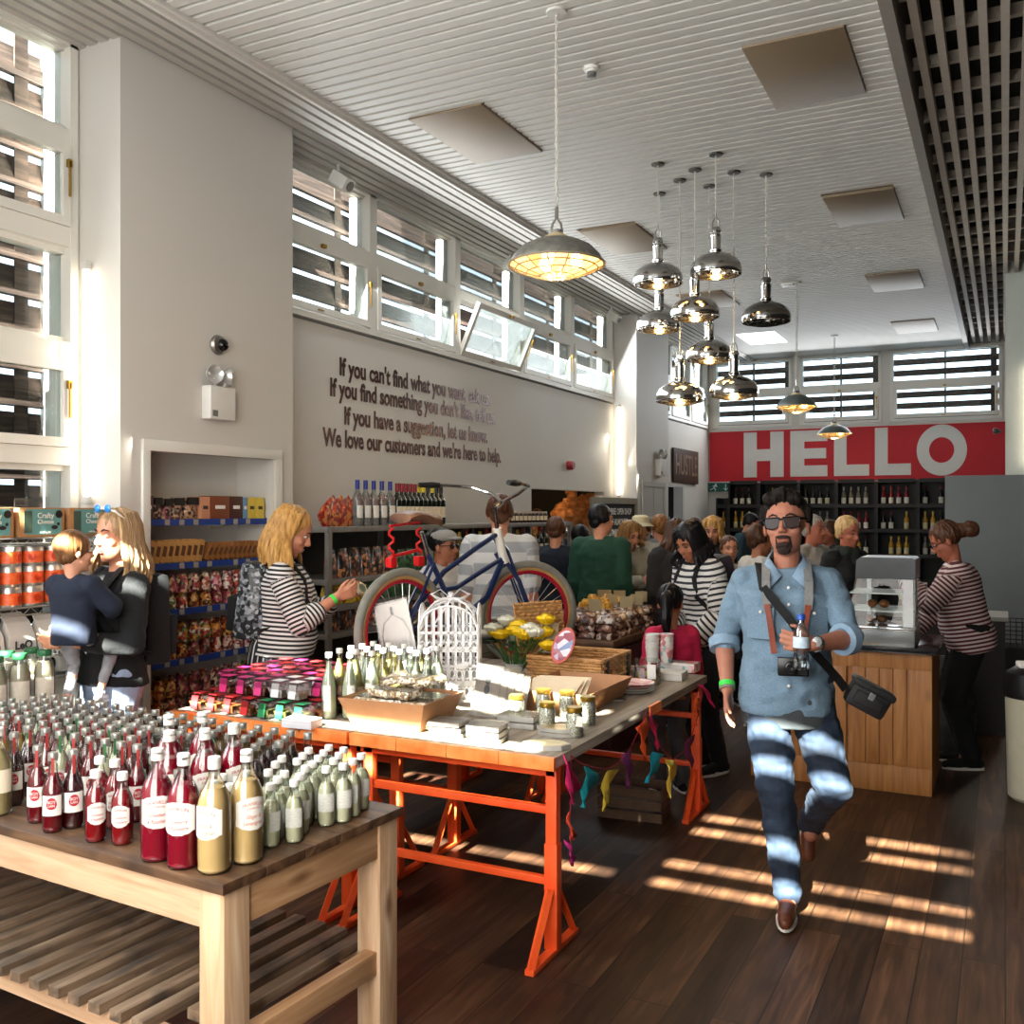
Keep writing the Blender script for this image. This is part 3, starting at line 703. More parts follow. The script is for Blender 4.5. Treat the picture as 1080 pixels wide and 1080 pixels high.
    def hair_cap(s, mat, r=(.081, .099, .090), c=(0, -.022, .044), extra=(), disp=0.006, vox=0.006, name='hair', streak=60):
        rot = s.HM.to_3x3().normalized(); q = s.hs; hp = lambda a: s.HM @ Vector(a)
        sh = [ell(hp(c), tuple(v*q for v in r), rot)]
        for e in extra:
            if len(e) == 2: sh.append(ell(hp(e[0]), tuple(v*q for v in e[1]), rot))
            else: sh.append(cap(hp(e[0]), hp(e[1]), e[2]*q, e[3]*q))
        HI = s.HM.inverted()
        def fd(p):
            l = HI @ p; a = math.atan2(l.x, l.y+0.02); return disp*q*(mnoise.noise(Vector((a*9, l.z*9, l.y*9)))*.9+mnoise.noise(Vector((l.x*streak, l.y*25, l.z*14)))*.7)
        return blob(name, sh, mat, s.root, vox, 2, None, fd)
    def locks(s, mat, n=60, length=0.28, a0=-150, a1=150, wave=0.012, r=0.009, back=0.03, spread=1.15, seed=1, front=0, name='locks', part=0.0, parent=None):
        rr = random.Random(seed); mb = MB(); q = s.hs; HM = s.HM; down = Vector((0, 0, -1))
        for i in range(n):
            ang = R(a0+(a1-a0)*(i+rr.random()*.8)/n)           # 0 = back of the head, +-90 = sides
            dx, dy = math.sin(ang), -math.cos(ang)
            top = HM @ Vector((dx*.022+part, dy*.03, .118+rr.uniform(-.006, .008))); mid = HM @ Vector((dx*.086, dy*.103-.012, .045+rr.uniform(-.01, .01)))
            low = HM @ Vector((dx*.089, dy*.107-.014, -.03))
            wd = (HM.to_3x3() @ Vector((dx, dy, 0))).normalized(); L_ = length*rr.uniform(.8, 1.05)*q; ph = rr.random()*6; pts = [top, (top+mid)/2+wd*.02*q+Vector((0, 0, .014)), mid, low]
            p = low.copy()
            for j in range(1, 8):
                f = j/7; pts.append(low+down*L_*f+wd*(back*math.sin(f*3)*spread+ .0)+Vector((math.sin(ph+f*7), math.cos(ph+f*6), 0))*wave*f)
            rs = [r*.6*q, r*q, r*1.1*q, r*1.15*q]+[r*q*(1.15-.85*(j/7)**2) for j in range(1, 8)]
            mb.tube(pts, rs, 6)
        return mb.build(name, mat, parent or s.root, smooth=True)
def hair_mat(name, c1, c2, rough=0.42):
    if name in MATS: return MATS[name]
    return M(name, c1, rough, var=0.2, spec=.25, col2=c2, scale=16, stretch=(3.5, 3.5, .8), bump=0.5)
# ================================================================ TABLES
TZ = 0.76
c0, c1, c2 = at(235, 931, TZ), at(420, 851, TZ), at(0, 884, TZ)
e1 = (c1-c0); T1D = e1.length; e1.normalize(); e2 = Vector((-e1.y, e1.x, 0)); T1L = 1.78
T1R = math.atan2(-e2.y, -e2.x)      # local +x to the right along the front edge, +y into the depth
T1 = empty('slatted_wooden_table', (c0.x, c0.y, 0), T1R, 'worn pine table with dark stained top and slatted lower rack, crowded with soft drink bottles', 'table')
pine = wood('pine', 'b08a69', 'dec0a0', 'cca785', axis=0, rough=.6, scale=1.0, bump=.15)
pinev = wood('pine_leg', 'b08a69', 'e0c4a4', 'caa480', axis=2, rough=.6, scale=1.0, bump=.15)
pined = wood('pine_side', 'a3764f', 'd4ac84', 'be9268', axis=1, rough=.6, scale=1.0, bump=.15)
ttop = wood('stained_top', '3e2a1c', '7b5c40', '5c412c', axis=0, rough=.5, scale=.8, knots=False, bump=.2, stain=('2a1c13', 5.0, .5))
def t1(x, y, z=TZ): return T1.matrix_basis @ Vector((x, y, z))
mb = MB()
for i in range(5): mb.bb(-T1L, .012, -.012+i*(T1D+.024)/5+.0008, -.012+(i+1)*(T1D+.024)/5-.0008, TZ-.028, TZ, bevel=.003)
mb.build('tabletop', ttop, T1)
L_ = .088
for (x, y) in ((-L_, .004), (-L_, T1D-L_-.004), (-T1L+.03, .004), (-T1L+.03, T1D-L_-.004)): MB().bb(x, x+L_, y, y+L_, 0, TZ-.028, bevel=.004).build('leg', pinev, T1)
MB().bb(-T1L+.1, -L_, .012, .04, TZ-.135, TZ-.028, bevel=.002).build('apron', pine, T1)
MB().bb(-T1L+.1, -L_, T1D-.04, T1D-.012, TZ-.135, TZ-.028, bevel=.002).build('apron', pine, T1)
MB().bb(-.036, -.008, L_, T1D-L_, TZ-.135, TZ-.028, bevel=.002).build('apron', pined, T1)
MB().bb(-T1L+.03, -T1L+.06, L_, T1D-L_, TZ-.135, TZ-.028, bevel=.002).build('apron', pined, T1)
for y in (.02, T1D-.06): MB().bb(-T1L+.1, -L_+.0, y, y+.04, .255, .315, bevel=.002).build('shelf_rail', pine, T1)
MB().bb(-.055, -.012, L_, T1D-L_, .27, .34, bevel=.002).build('shelf_rail', pined, T1)
slm = wood('old_slat', '3b3631', '8c7762', '6b5540', axis=1, rough=.7, knots=False, stain=('2a2724', 6, .52))
x = -.105
while x > -T1L+.1:
    MB().bb(x-.048, x, -.01 if x < -.2 else .1, T1D-.01, .315, .345, bevel=.003).build('slat', slm, T1); x -= .088
# orange trestle tables -------------------------------------------------
orange = M('orange_paint', 'e8491c', .42, var=.10, scale=9, col2='f0602a'); org2 = M('orange_edge', 'ef6d22', .45, var=.25, scale=12, col2='f59a55')
grey_wood = wood('weathered_plank', '6d6257', 'a89b8b', '8a7d6e', axis=1, rough=.7, scale=1.0, bump=.25, knots=False, stain=('b7aa98', 3, .6))
def trestle_table(x0, x1, y0, y1, label, n, ya=.07, yb=.09):
    t = empty('trestle_table', (x0, y0, 0), 0, label, 'table', 'orange trestle tables pushed together'); W, D = x1-x0, y1-y0
    for i in range(n):
        a, b = W*i/n+.001, W*(i+1)/n-.001
        pl = MB().bb(a, b, .018, D, TZ-.042, TZ, bevel=.003).build('plank', grey_wood, t)
        MB().bb(a, b, -.004, .018, TZ-.048, TZ+.002, bevel=.002).build('painted_end', org2, pl)
    if W > .9 and D > 1.5: MB().bb(W-.01, W+.006, D*.52, D*.60, TZ-.044, TZ+.001).build('painted_patch', org2, t)
    for yy in (ya, D-yb):
        for xx in (.035, W-.06):
            MB().bb(xx, xx+.045, yy-.02, yy+.02, .02, TZ-.042, bevel=.003).build('post', orange, t)
            MB().bb(xx-.004, xx+.049, yy-.024, yy+.024, .02, .42, bevel=.003).build('post_sleeve', orange, t)
            mb = MB().bb(xx+.004, xx+.041, yy-.21, yy+.21, .0, .022, bevel=.003)
            for sg_ in (1, -1): mb.tube([(xx+.022, yy+sg_*.20, .012), (xx+.022, yy+sg_*.03, .25)], .017, 4)
            mb.build('foot', orange, t)
        for z in (.275, .545): MB().bb(.08, W-.06, yy-.014, yy+.014, z-.014, z+.014, bevel=.002).build('rail', orange, t)
        MB().bb(.02, W-.02, yy-.02, yy+.02, TZ-.085, TZ-.044, bevel=.003).build('rail', orange, t)
    return t
TX0, TX1, TX2, TY0, TY1 = -3.42, -2.44, -1.50, 3.32, 5.41
TA = trestle_table(TX1+.006, TX2, TY0, TY1, 'orange trestle table nearer the walking man, colourful bunting along its edge', 4)
TB = trestle_table(TX0-.03, TX1-.006, TY0, 4.0, 'short orange trestle table under the glass pots and cloudy bottles', 4, .07, .25)
TCc = trestle_table(-3.08, TX1-.006, 4.01, TY1, 'orange trestle table carrying the rear wheel of the bicycle', 3, .26, .09)
# bunting
bun = empty('bunting', (TX2+.02, TY0, TZ), 0, 'bunting of pink, teal, yellow, purple and orange felt flags hung along the table edge', 'bunting')
def bp(px, py): p = onx(px, py, TX2+.022); return p-Vector(bun.location)
cordp = [(602, 797), (612, 805), (625, 809), (640, 811), (652, 805), (664, 791), (674, 770), (682, 750), (690, 770), (698, 790), (710, 801), (722, 792), (731, 772), (738, 748), (742, 722)]
MB().tube([bp(*c) for c in cordp], .0022, 6).build('cord', M('crimson_cord', '8f1330', .8), bun)
MB().tube([bp(602, 797), bp(603, 830), bp(601, 868), bp(603, 905)], .0018, 6).build('cord', MATS['crimson_cord'], bun)
FL = [(594, 612, 795, 826, 603, 848, 'd6246a'), (598, 607, 856, 882, 603, 886, 'd64a2a'), (597, 606, 886, 897, 604, 914, 'c02a7c'), (617, 632, 808, 816, 614, 852, '1599a3'), (636, 650, 815, 811, 636, 856, 'd8b93c'), (657, 668, 796, 790, 663, 832, '6f2a63'),
      (672, 683, 768, 756, 681, 802, 'e0561f'), (684, 692, 748, 764, 694, 792, 'cf2156'), (689, 702, 793, 796, 682, 826, '159bb0'), (703, 714, 801, 802, 706, 842, 'dcc04a'), (720, 731, 786, 774, 730, 810, '64234f'), (733, 738, 735, 737, 733, 766, 'dd5420'), (738, 744, 722, 724, 754, 747, 'd8206a')]
for i, (xa, xb, ya, yb, xc, yc, col) in enumerate(FL):
    A, B_, C_ = bp(xa, ya), bp(xb, yb), bp(xc, yc); mb = MB(); rowsv = []
    for k in range(6):
        f_ = k/5; p, q = A.lerp(C_, f_), B_.lerp(C_, f_*.97); w_ = Vector((.012*math.sin(i*2+k*1.6), 0, 0))
        rowsv.append([p+w_, (p+q)/2-w_*.7, q+w_])
    mb.loft(rowsv, cap=False, closed=False); o = mb.build('flag', M('felt_'+col, col, .95, var=.08, scale=60), bun, smooth=True); so = o.modifiers.new('t', 'SOLIDIFY'); so.thickness = .0025
# ================================================================ BOTTLES ON THE PINE TABLE
clear = thin_glass('bottle_glass', 'f2f6f4', .16, .02)
def liquid(n, c, tr=.35): return M('liquid_'+n, c, .08, var=0, trans=tr, ior=1.33, coat=.6)
silver = M('silver_cap', 'a9a7a1', .35, .75, var=.08, scale=60); whitec = M('white_cap', 'e4e0da', .45, var=.03)
paper = M('label_paper', 'e9e4dc', .6, var=.03, scale=40); cream = M('label_cream', 'e7d9c0', .6, var=.04)
def curved(r, a0, a1, z0, z1, seg=14, top=None, bot=None):
    """patch of label hugging a bottle; top/bot give outlines of the label's edge"""
    mb = MB(); A, B_ = [], []
    for i in range(seg+1):
        f_ = i/seg; a = R(a0+(a1-a0)*f_); c, s = math.cos(a)*r, math.sin(a)*r
        A.append((c, s, z0-(bot(f_) if bot else 0))); B_.append((c, s, z1+(top(f_) if top else 0)))
    mb.loft([A, B_], cap=False, closed=False); return mb
def arch(f_): return -.006 if abs(f_-.5) > .42 else (-.002 if abs(f_-.5) > .34 else (.004 if abs(f_-.5) < .2 else .001))
def bend_text(body, size, mat, name, parent, r, ang, z, sx=1, off=.0001, shear=0, arc=0):
    o = text_mesh(body, size, mat, name, parent, ext=0.0, off=off, sx=sx, shear=shear)
    for v in o.data.vertices:
        x, y, _ = v.co; a = R(ang)+x/r; v.co = Vector((math.cos(a)*r, math.sin(a)*r, z+y-arc*x*x))
    return o
def bottle(name, prof, liq, fill, cap_, cap_m, lab=None, label='', group='', seg=18, neckband=None, text=None, glassm=None, cat='bottle', swing=None, back=None):
    t = empty(name, (0, 0, 0), 0, label, cat, group)
    MB().lathe(prof, seg=seg).build('glass', glassm or clear, t)
    if liq:
        ins = [(max(r-.002, 0), z) for r, z in prof if z < fill-.003]; ins[0] = (0, prof[0][1]+.004) if ins[0][0] <= 0 else ins[0]
        rf = next((r for (r, z), (r2, z2) in zip(prof, prof[1:]) if z <= fill <= z2 for r in [r+(r2-r)*(fill-z)/(z2-z+1e-9)]), .01)
        MB().lathe([(r, z+.003 if z < .01 else z) for r, z in ins]+[(max(rf-.002, .001), fill), (0, fill)], seg=seg).build('drink', liq, t)
    r, z0, z1 = cap_
    MB().lathe([(r*.96, z0), (r, z0+.003), (r, z1-.004), (r*.93, z1), (0, z1)], seg=seg).build('cap', cap_m, t)
    if lab:
        for (rr, a0, a1, z0, z1, m_, tp) in lab:
            lo = curved(rr, a0, a1, z0, z1, top=arch if tp else None, bot=arch if tp else None).build('label', m_, t, smooth=True)
    if text:
        for (body, size, m_, rr, ang, z, sx, sh, arc) in text: bend_text(body, size, m_, 'lettering', t, rr, ang, z, sx, shear=sh, arc=arc)
    if neckband:
        r, z0, z1, m_ = neckband; MB().bb(r-.001, r+.0015, -.006, .006, z0, z1).build('neck_strip', m_, t)
    return t
red_ink = M('red_ink', 'b5333c', .6, var=0); dk_ink = M('dark_ink', '3a3a3c', .6, var=0)
def prof(R_, h, sh=.62, neck=.016, base=.004):
    return [(0, base), (R_*.86, 0), (R_, base*2), (R_*.97, h*.06), (R_, h*.1), (R_, h*sh*.9), (R_*.97, h*(sh+.02)), (R_*.80, h*(sh+.10)), (R_*.55, h*(sh+.17)), (neck, h*(sh+.25)), (neck, h*.955), (neck*1.1, h*.965), (neck*1.1, h*.985), (0, h*.985)]
camA = math.degrees(math.atan2(-1, 0))
# big 750 ml
def big(liq, name, label, grp, ang, words, ink):
    return bottle(name, prof(.0435, .288, .60, .0150), liq, .215, (.0165, .262, .292), whitec, [(.0438, ang-62, ang+62, .095, .172, paper, True)], label, grp,
                  text=[('FRANKLIN', .0135, ink, .0442, ang, .160, .95, 0, 8), ('& SONS LTD', .0065, ink, .0442, ang, .148, 1, 0, 6), (words[0], .0145, ink, .0442, ang, .126, .8, .35, 0), (words[1], .0145, ink, .0442, ang, .109, .8, .35, 0)])
front = math.degrees(math.atan2(-c0.y, -c0.x))-math.degrees(T1R)
red1 = liquid('strawberry', 'a8112f', .15); yel = liquid('ginger', 'f8cb8a', .03); drk = liquid('cherry', '4a0712', .3); redb = liquid('red', 'b5121f', .35)
pale = liquid('pale', 'f4eec6', .05); amb = liquid('amber', 'c58a16', .4)
rose_b = Proto(big(red1, 'cordial_bottle', 'big red cordial bottle', 'large cordial bottles at the table corner', -88, ('Strawberry', '& Raspberry'), red_ink))
ging_b = Proto(big(yel, 'cordial_bottle', 'big ginger cordial bottle', 'large cordial bottles at the table corner', -88, ('Ginger &', 'Lemongrass'), M('orange_ink', 'd07a5c', .6, var=0)))
def onT1(px, py): return at(px, py, TZ)
def turn(p, extra=0): return math.atan2(-p.y, -p.x)+math.pi/2+R(extra)    # brings local -y to face the camera
B1 = [(rose_b, 166, 905, 0, 'big red cordial bottle of the front pair, left, label facing us'), (rose_b, 195, 913, -25, 'big red cordial bottle of the front pair, touching the yellow one'), (ging_b, 227, 917, -38, 'big yellow cordial bottle nearest the table corner'), (ging_b, 258, 908, 22, 'big yellow cordial bottle, right-hand of the two at the table corner'),
      (rose_b, 183, 877, -10, 'big red cordial bottle second from front, behind the front red pair'), (rose_b, 215, 874, 10, 'big red cordial bottle right behind the nearest yellow bottle'), (rose_b, 240, 868, 30, 'big red cordial bottle standing behind the two yellow ones'),
      (rose_b, 181, 853, 0, 'big red cordial bottle at the back left of the large bottles'), (rose_b, 210, 850, 0, 'big red cordial bottle at the back middle of the large bottles')]
used_pts = []
pts_ = [onT1(b_[1], b_[2]) for b_ in B1]
for _ in range(60):
    for i in range(len(pts_)):
        for j in range(i):
            d = pts_[i]-pts_[j]
            if d.length < .096: q = d.normalized()*(.096-d.length)*.5; pts_[i] += q*(1.4 if i > 3 else .6); pts_[j] -= q*(.6 if j < 4 else 1)
for (pr, px, py, ex, lb), p in zip(B1, pts_):
    used_pts.append((p.x, p.y, .045)); pr.put(p, turn(p, ex), lb)
# small red franklin-type 275 ml
sm_r = Proto(bottle('soda_bottle', prof(.0295, .195, .60, .0125), redb, .150, (.0150, .176, .197), whitec, [(.0298, -145, -40, .055, .108, paper, True)], 'small bright red soda bottle', 'small bright red soda bottles',
                    text=[('FRANKLIN', .0085, red_ink, .0302, -92, .099, .95, 0, 8), ('Strawberry', .0095, red_ink, .0302, -92, .078, .8, .3, 0), ('& Raspberry', .0095, red_ink, .0302, -92, .066, .8, .3, 0)]))
for px, py, ex, lb in ((101, 886, 10, 'small bright red soda bottle at the front edge, left one of two'), (129, 889, -12, 'small bright red soda bottle at the front edge, next to the big red pair'), (121, 872, 0, 'small bright red soda bottle just behind the front two'), (105, 868, 0, 'small bright red soda bottle, left one of the second row')):
    p = onT1(px, py); used_pts.append((p.x, p.y, .032)); sm_r.put(p, turn(p, ex), lb)
# round-badge bottles with neck strip
badge = M('badge_red', 'b4202e', .5, var=0)
def boyl(liq, lbl, g, strip):
    t = bottle('soda_bottle', prof(.0300, .225, .52, .0120), liq, .165, (.0142, .204, .226), silver, [(.0303, -150, -40, .050, .108, paper, False)], lbl, g, neckband=None)
    MB().box((0, -.0135, .185), (.008, .002, .055)).build('neck_strip', strip, t)
    mb = curved(.0307, -122, -66, .082, .082, seg=12, top=lambda f_: .020*math.sqrt(max(0, 1-(2*f_-1)**2)), bot=lambda f_: .014*math.sqrt(max(0, 1-(2*f_-1)**2)))
    mb.build('badge', badge, t, smooth=True); bend_text('BOY', .012, paper, 'lettering', t, .0312, -94, .089, 1.0); bend_text('LAN', .010, paper, 'lettering', t, .0312, -94, .079, 1.0)
    return t
sr, sg2 = M('strip_red', 'a33230', .5, var=.05), M('strip_green', '2c6b3c', .5, var=.05)
boy_r = Proto(boyl(liquid('crimson', '8b0c1e', .35), 'crimson soda bottle', 'crimson badge-label soda bottles', sr))
boy_d = Proto(boyl(drk, 'dark soda bottle', 'dark badge-label soda bottles', sr))
boy_y = Proto(boyl(amb, 'amber soda bottle', 'amber badge-label soda bottles', sr))
boy_c = Proto(boyl(pale, 'clear soda bottle', 'clear badge-label soda bottles', sg2))
for pr, px, py, ex, lb in ((boy_r, 56, 876, -5, 'crimson round-badge soda bottle closest to the front edge of the pine table'), (boy_r, 40, 866, -15, 'crimson round-badge soda bottle left behind the frontmost one'), (boy_d, 77, 872, 10, 'dark round-badge soda bottle between crimson and bright red ones'),
                           (boy_d, 15, 848, 0, 'dark round-badge soda bottle near the left picture edge'), (boy_y, 20, 825, 0, 'amber round-badge soda bottle, nearer of the two at left'), (boy_d, 30, 838, 20, 'dark round-badge soda bottle beside the amber ones'), (boy_y, 4, 832, 0, 'amber round-badge soda bottle at the very left edge')):
    p = onT1(px, py); used_pts.append((p.x, p.y, .031)); pr.put(p, turn(p, ex), lb)
# cloudy bottle cut by the left edge
cl = Proto(bottle('lemonade_bottle', prof(.040, .26, .58, .015), liquid('cloudy', 'd8c28a', .3), .2, (.0165, .238, .262), whitec, [(.0403, -150, -30, .07, .14, cream, False)], 'cloudy yellow bottle cut by the left edge of the picture', None))
p = onT1(-2, 858); used_pts.append((p.x, p.y, .042)); cl.put(p, turn(p))
# small clear tonic bottles at the right
ton = Proto(bottle('tonic_bottle', prof(.0265, .170, .58, .0115), pale, .125, (.0135, .154, .172), whitec, [(.0268, -150, -35, .045, .098, M('tonic_label', 'dcdcd2', .6, var=.12, scale=90, stretch=(1, 1, 4)), False)], 'small pale tonic bottle', 'small pale tonic bottles'))
TT = [(300, 876, 10, 'nearest small pale tonic bottle, label turned to us'), (344, 870, 0, 'pale tonic bottle third from the nearest, its label catching light'), (322, 869, -10, 'pale tonic bottle between the two nearest ones'), (283, 874, 40, 'pale tonic bottle touching the big yellow bottle'), (362, 866, 15, 'pale tonic bottle in the front row beside the table end'),
      (372, 860, -20, 'pale tonic bottle last in the front row towards the table end'), (381, 853, 25, 'lone taller-looking pale tonic bottle at the far corner of the table')]
k = 0
for px, py, ex, lb in TT:
    p = onT1(px, py); used_pts.append((p.x, p.y, .027)); ton.put(p, turn(p, ex), lb)
rr = random.Random(5)
def clash(p, r): return any((p.x-a)**2+(p.y-b)**2 < (r+c)**2 for a, b, c in used_pts)
rowname = ['front', 'second', 'third', 'fourth', 'fifth', 'sixth', 'seventh', 'eighth', 'ninth', 'tenth', 'eleventh']
for iy in range(9):
    for ix in range(4):
        x, y = -.06-.062*ix-(.031 if iy % 2 else 0), .20+iy*.060
        if y > T1D-.03: continue
        p = t1(x, y)
        if clash(p, .0265): continue
        used_pts.append((p.x, p.y, .0265)); ton.put(p, turn(p, rr.uniform(-60, 60)), 'pale tonic bottle deep in the pack behind the front ones', 'small pale tonic bottles packed behind the front row')
# the silver-capped crowd filling the table
crowd = Proto(bottle('soda_bottle', prof(.0270, .198, .55, .0120), drk, .150, (.0142, .180, .200), silver, [(.0273, -150, -40, .045, .10, paper, False)], 'dark soda bottle with silver cap in the crowd', 'silver-capped dark soda bottles crowding the table'))
crowd2 = Proto(bottle('soda_bottle', prof(.0270, .198, .55, .0120), liquid('golden', 'a9781c', .4), .150, (.0142, .180, .200), silver, [(.0273, -150, -40, .045, .10, cream, False)], 'golden soda bottle with silver cap in the crowd', 'silver-capped golden soda bottles crowding the table'))
n = 0
for iy in range(10):
    for ix in range(20):
        x, y = -.34-.073*ix-(.036 if iy % 2 else 0), T1D-.035-iy*.066
        if y < .12+(.05 if x < -.75 else 0): continue
        p = t1(x, y)
        if x < -T1L+.05 or clash(p, .034): continue
        used_pts.append((p.x, p.y, .032)); gold = (iy < 3 and -.75 < x < -.5) or (ix % 7 == 3 and iy < 5)
        red = iy > 3 and x < -.55
        if red: (boy_r if (ix+iy) % 3 else boy_c).put(p, turn(p, rr.uniform(-30, 30)), 'badge-label soda bottle in the crowd behind the front ones', 'badge-label soda bottles crowding the table')
        elif gold: crowd2.put(p, turn(p, rr.uniform(-50, 50)))
        else: crowd.put(p, turn(p, rr.uniform(-50, 50)))
        n += 1
# ================================================================ LAMPS, FITTINGS
chrome = M('chrome', 'c9c8c6', .13, 1.0, var=.04, scale=8); brush = M('brushed', 'a7a49e', .3, .95, var=.08, scale=14)
gold_in = M('gold_inside', 'd9a252', .35, .6, var=.05); wire = M('cage_wire', '3c3833', .4, .8, var=.1); wire_l = M('cage_wire_light', 'b9ad97', .4, .6, var=.1)
bulbm = M('bulb_glow', 'ffe2a8', .3, emit='ffc36a', es=28, var=0); cordm = M('twisted_flex', 'c9c4ba', .7, var=.1, scale=80)
def point(parent, z, e, col=(1, .72, .38)):
    d = bpy.data.lights.new('bulb_light', 'POINT'); d.energy = e; d.color = col; d.shadow_soft_size = .03
    o = bpy.data.objects.new('bulb_light', d); COL.objects.link(o); o.parent = parent; o.location = (0, 0, z); return o
def cage(rad, z0, depth, mat, n=10, r=.002, name='wire_cage', parent=None, rings_=(1, .72, .4)):
    mb = MB(); mb.ring((0, 0, z0), rad, r*1.6, seg=28, sub=5)
    for k, f_ in enumerate(rings_[1:]): mb.ring((0, 0, z0-depth*(1-f_**2)*.95), rad*f_, r, seg=24, sub=4)
    for i in range(n):
        a = 2*math.pi*i/n; pts = [(math.cos(a)*rad*q, math.sin(a)*rad*q, z0-depth*(1-q*q)) for q in (1, .85, .65, .4, .15)]; mb.tube(pts, r, 4)
    return mb.build(name, mat, parent, smooth=True)
def flex(parent, top, mat, twist=.004, rose=True):
    mb = MB(); n = 36
    for ph in (0, math.pi): mb.tube([(math.cos(i*1.3+ph)*twist, math.sin(i*1.3+ph)*twist, .0+top*i/n) for i in range(n+1)], .0028, 5)
    mb.build('flex', mat, parent, smooth=True)
    if rose: MB().lathe([(0, top-.012), (.045, top-.010), (.048, top-.002), (.048, top)], seg=18).build('ceiling_rose', M('rose_dark', '4a4640', .4, .7), parent)
def factory(loc, top, label, dia=.335, metal=None, lit=True):
    """polished bell lamp with caged rim; origin at the suspension hook"""
    t = empty('pendant_lamp', loc, 0, label, 'lamp', 'cluster of polished caged pendant lamps'); s = dia/.315
    MB().lathe([(.008, 0), (.03, -.006), (.036, -.02), (.036, -.035), (.030, -.04), (.030, -.055), (.036, -.06), (.034, -.075), (.032, -.15), (.038, -.155), (.038, -.165), (.035, -.17), (.055*s, -.182), (.10*s, -.20), (.137*s, -.228), (.157*s, -.262), (.163*s, -.295), (.158*s, -.325), (.152*s, -.325), (.156*s, -.295), (.150*s, -.264), (.130*s, -.234), (.095*s, -.207), (.03, -.188)], seg=28, cap=False).build('lamp_shade', metal or chrome, t)
    mb = MB(); mb.tube([(-.022, 0, -.012), (-.022, 0, .03), (-.01, 0, .055), (.01, 0, .055), (.022, 0, .03), (.022, 0, -.012)], .005, 6); mb.tube([(0, 0, .05), (0, 0, .09)], .006, 6); mb.build('hook', brush, t)
    for i in range(3):
        pass
    cage(.160*s, -.318, .035, wire, 12, .0022, parent=t)
    MB().ball((0, 0, -.262), .034, 14, 10, (1, 1, 1.2)).build('bulb', bulbm if lit else M('bulb_off', 'd8d2c4', .2, var=0), t)
    if lit: point(t, -.36, 2.2)
    flex(t, ZC-loc[2], cordm); return t
LP = [(694, 300, 6.79, 'polished caged pendant, topmost at the left of the cluster'), (695.5, 348, 7.42, 'polished caged pendant directly below the leftmost one'), (733, 335, 6.9, 'polished caged pendant glowing warm in the middle of the cluster'), (755, 290, 6.6, 'largest looking polished caged pendant, top middle of the cluster'),
      (748, 380, 7.25, 'polished caged pendant below the middle of the cluster'), (717, 424, 7.12, 'lowest polished caged pendant, left one, amber light inside'), (774, 418, 6.95, 'lowest polished caged pendant, right one'), (808, 340, 7.0, 'darker unlit polished caged pendant hanging alone right of the cluster')]
for px, py, Z, lb in LP:
    p = deep(px, py, Z); factory((p.x, p.y, p.z+.325), 0, lb, metal=(M('dark_chrome', '8f8d8a', .15, 1, var=.04) if px == 808 else None), lit=px != 808)
def dome(loc, dia, label, metal, cm, bulbs=3, e=7, chain=False):
    t = empty('pendant_lamp', loc, 0, label, 'lamp'); R_ = dia/2
    MB().lathe([(.012, .16), (.03, .155), (.034, .12), (.07, .112), (R_*.5, .100), (R_*.75, .072), (R_*.93, .030), (R_, 0), (R_, -.012)], seg=36, cap=False).build('lamp_shade', metal, t)
    MB().lathe([(.012, .15), (R_*.5, .094), (R_*.75, .066), (R_*.93, .024), (R_*.985, -.010)], seg=36, cap=False).build('shade_inside', M('warm_enamel', 'e6cfa2', .5, var=.03), t)
    mb = MB(); mb.tube([(-.03, 0, .15), (-.02, 0, .19), (0, 0, .215), (.02, 0, .19), (.03, 0, .15)], .006, 6); mb.tube([(0, 0, .21), (0, 0, .27)], .009, 6); mb.build('hook', brush, t)
    for i in range(bulbs):
        a = 2*math.pi*i/bulbs+.5; MB().ball((math.cos(a)*R_*.42, math.sin(a)*R_*.42, .01), .03, 12, 8, (1, 1, 1.2)).build('bulb', bulbm, t)
    cage(R_*1.03, -.01, .065, cm, 14, .0042, parent=t, rings_=(1, .85, .62, .35)); point(t, -.09, e)
    mb = MB(); n = 44; top = ZC-loc[2]
    if chain:
        for i in range(n): mb.ring((0, 0, .25+(top-.25)*i/n), .014, .0035, axis='X' if i % 2 else 'Y', seg=8, sub=4)
    else:
        for ph in (0, math.pi): mb.tube([(math.cos(i*1.3+ph)*.006, math.sin(i*1.3+ph)*.006, .25+(top-.25)*i/n) for i in range(n+1)], .0036, 5)
    mb.build('flex', cordm, t, smooth=True); MB().lathe([(0, top-.015), (.05, top-.012), (.05, top)], seg=18).build('ceiling_rose', MATS['ceiling_ridge'], t)
    return t
galv = M('galvanised', '8d8a83', .45, .6, var=.25, scale=24, bump=.1)
p = deep(587, 277, 4.72); dome((p.x, p.y, p.z), .455, 'big galvanised dome pendant with wire cage and three warm bulbs, nearest to us', galv, wire_l)
p = deep(840, 428, 10.3); dome((p.x, p.y, p.z), .40, 'grey dome pendant on a chain over the back windows left of the other', M('grey_enamel', '5c625f', .5, .3, var=.1), wire_l, 1, 5, True)
p = deep(880, 457, 13.4); dome((p.x, p.y, p.z), .44, 'grey dome pendant hanging in front of the HELLO banner', MATS['grey_enamel'], wire_l, 1, 5, True)
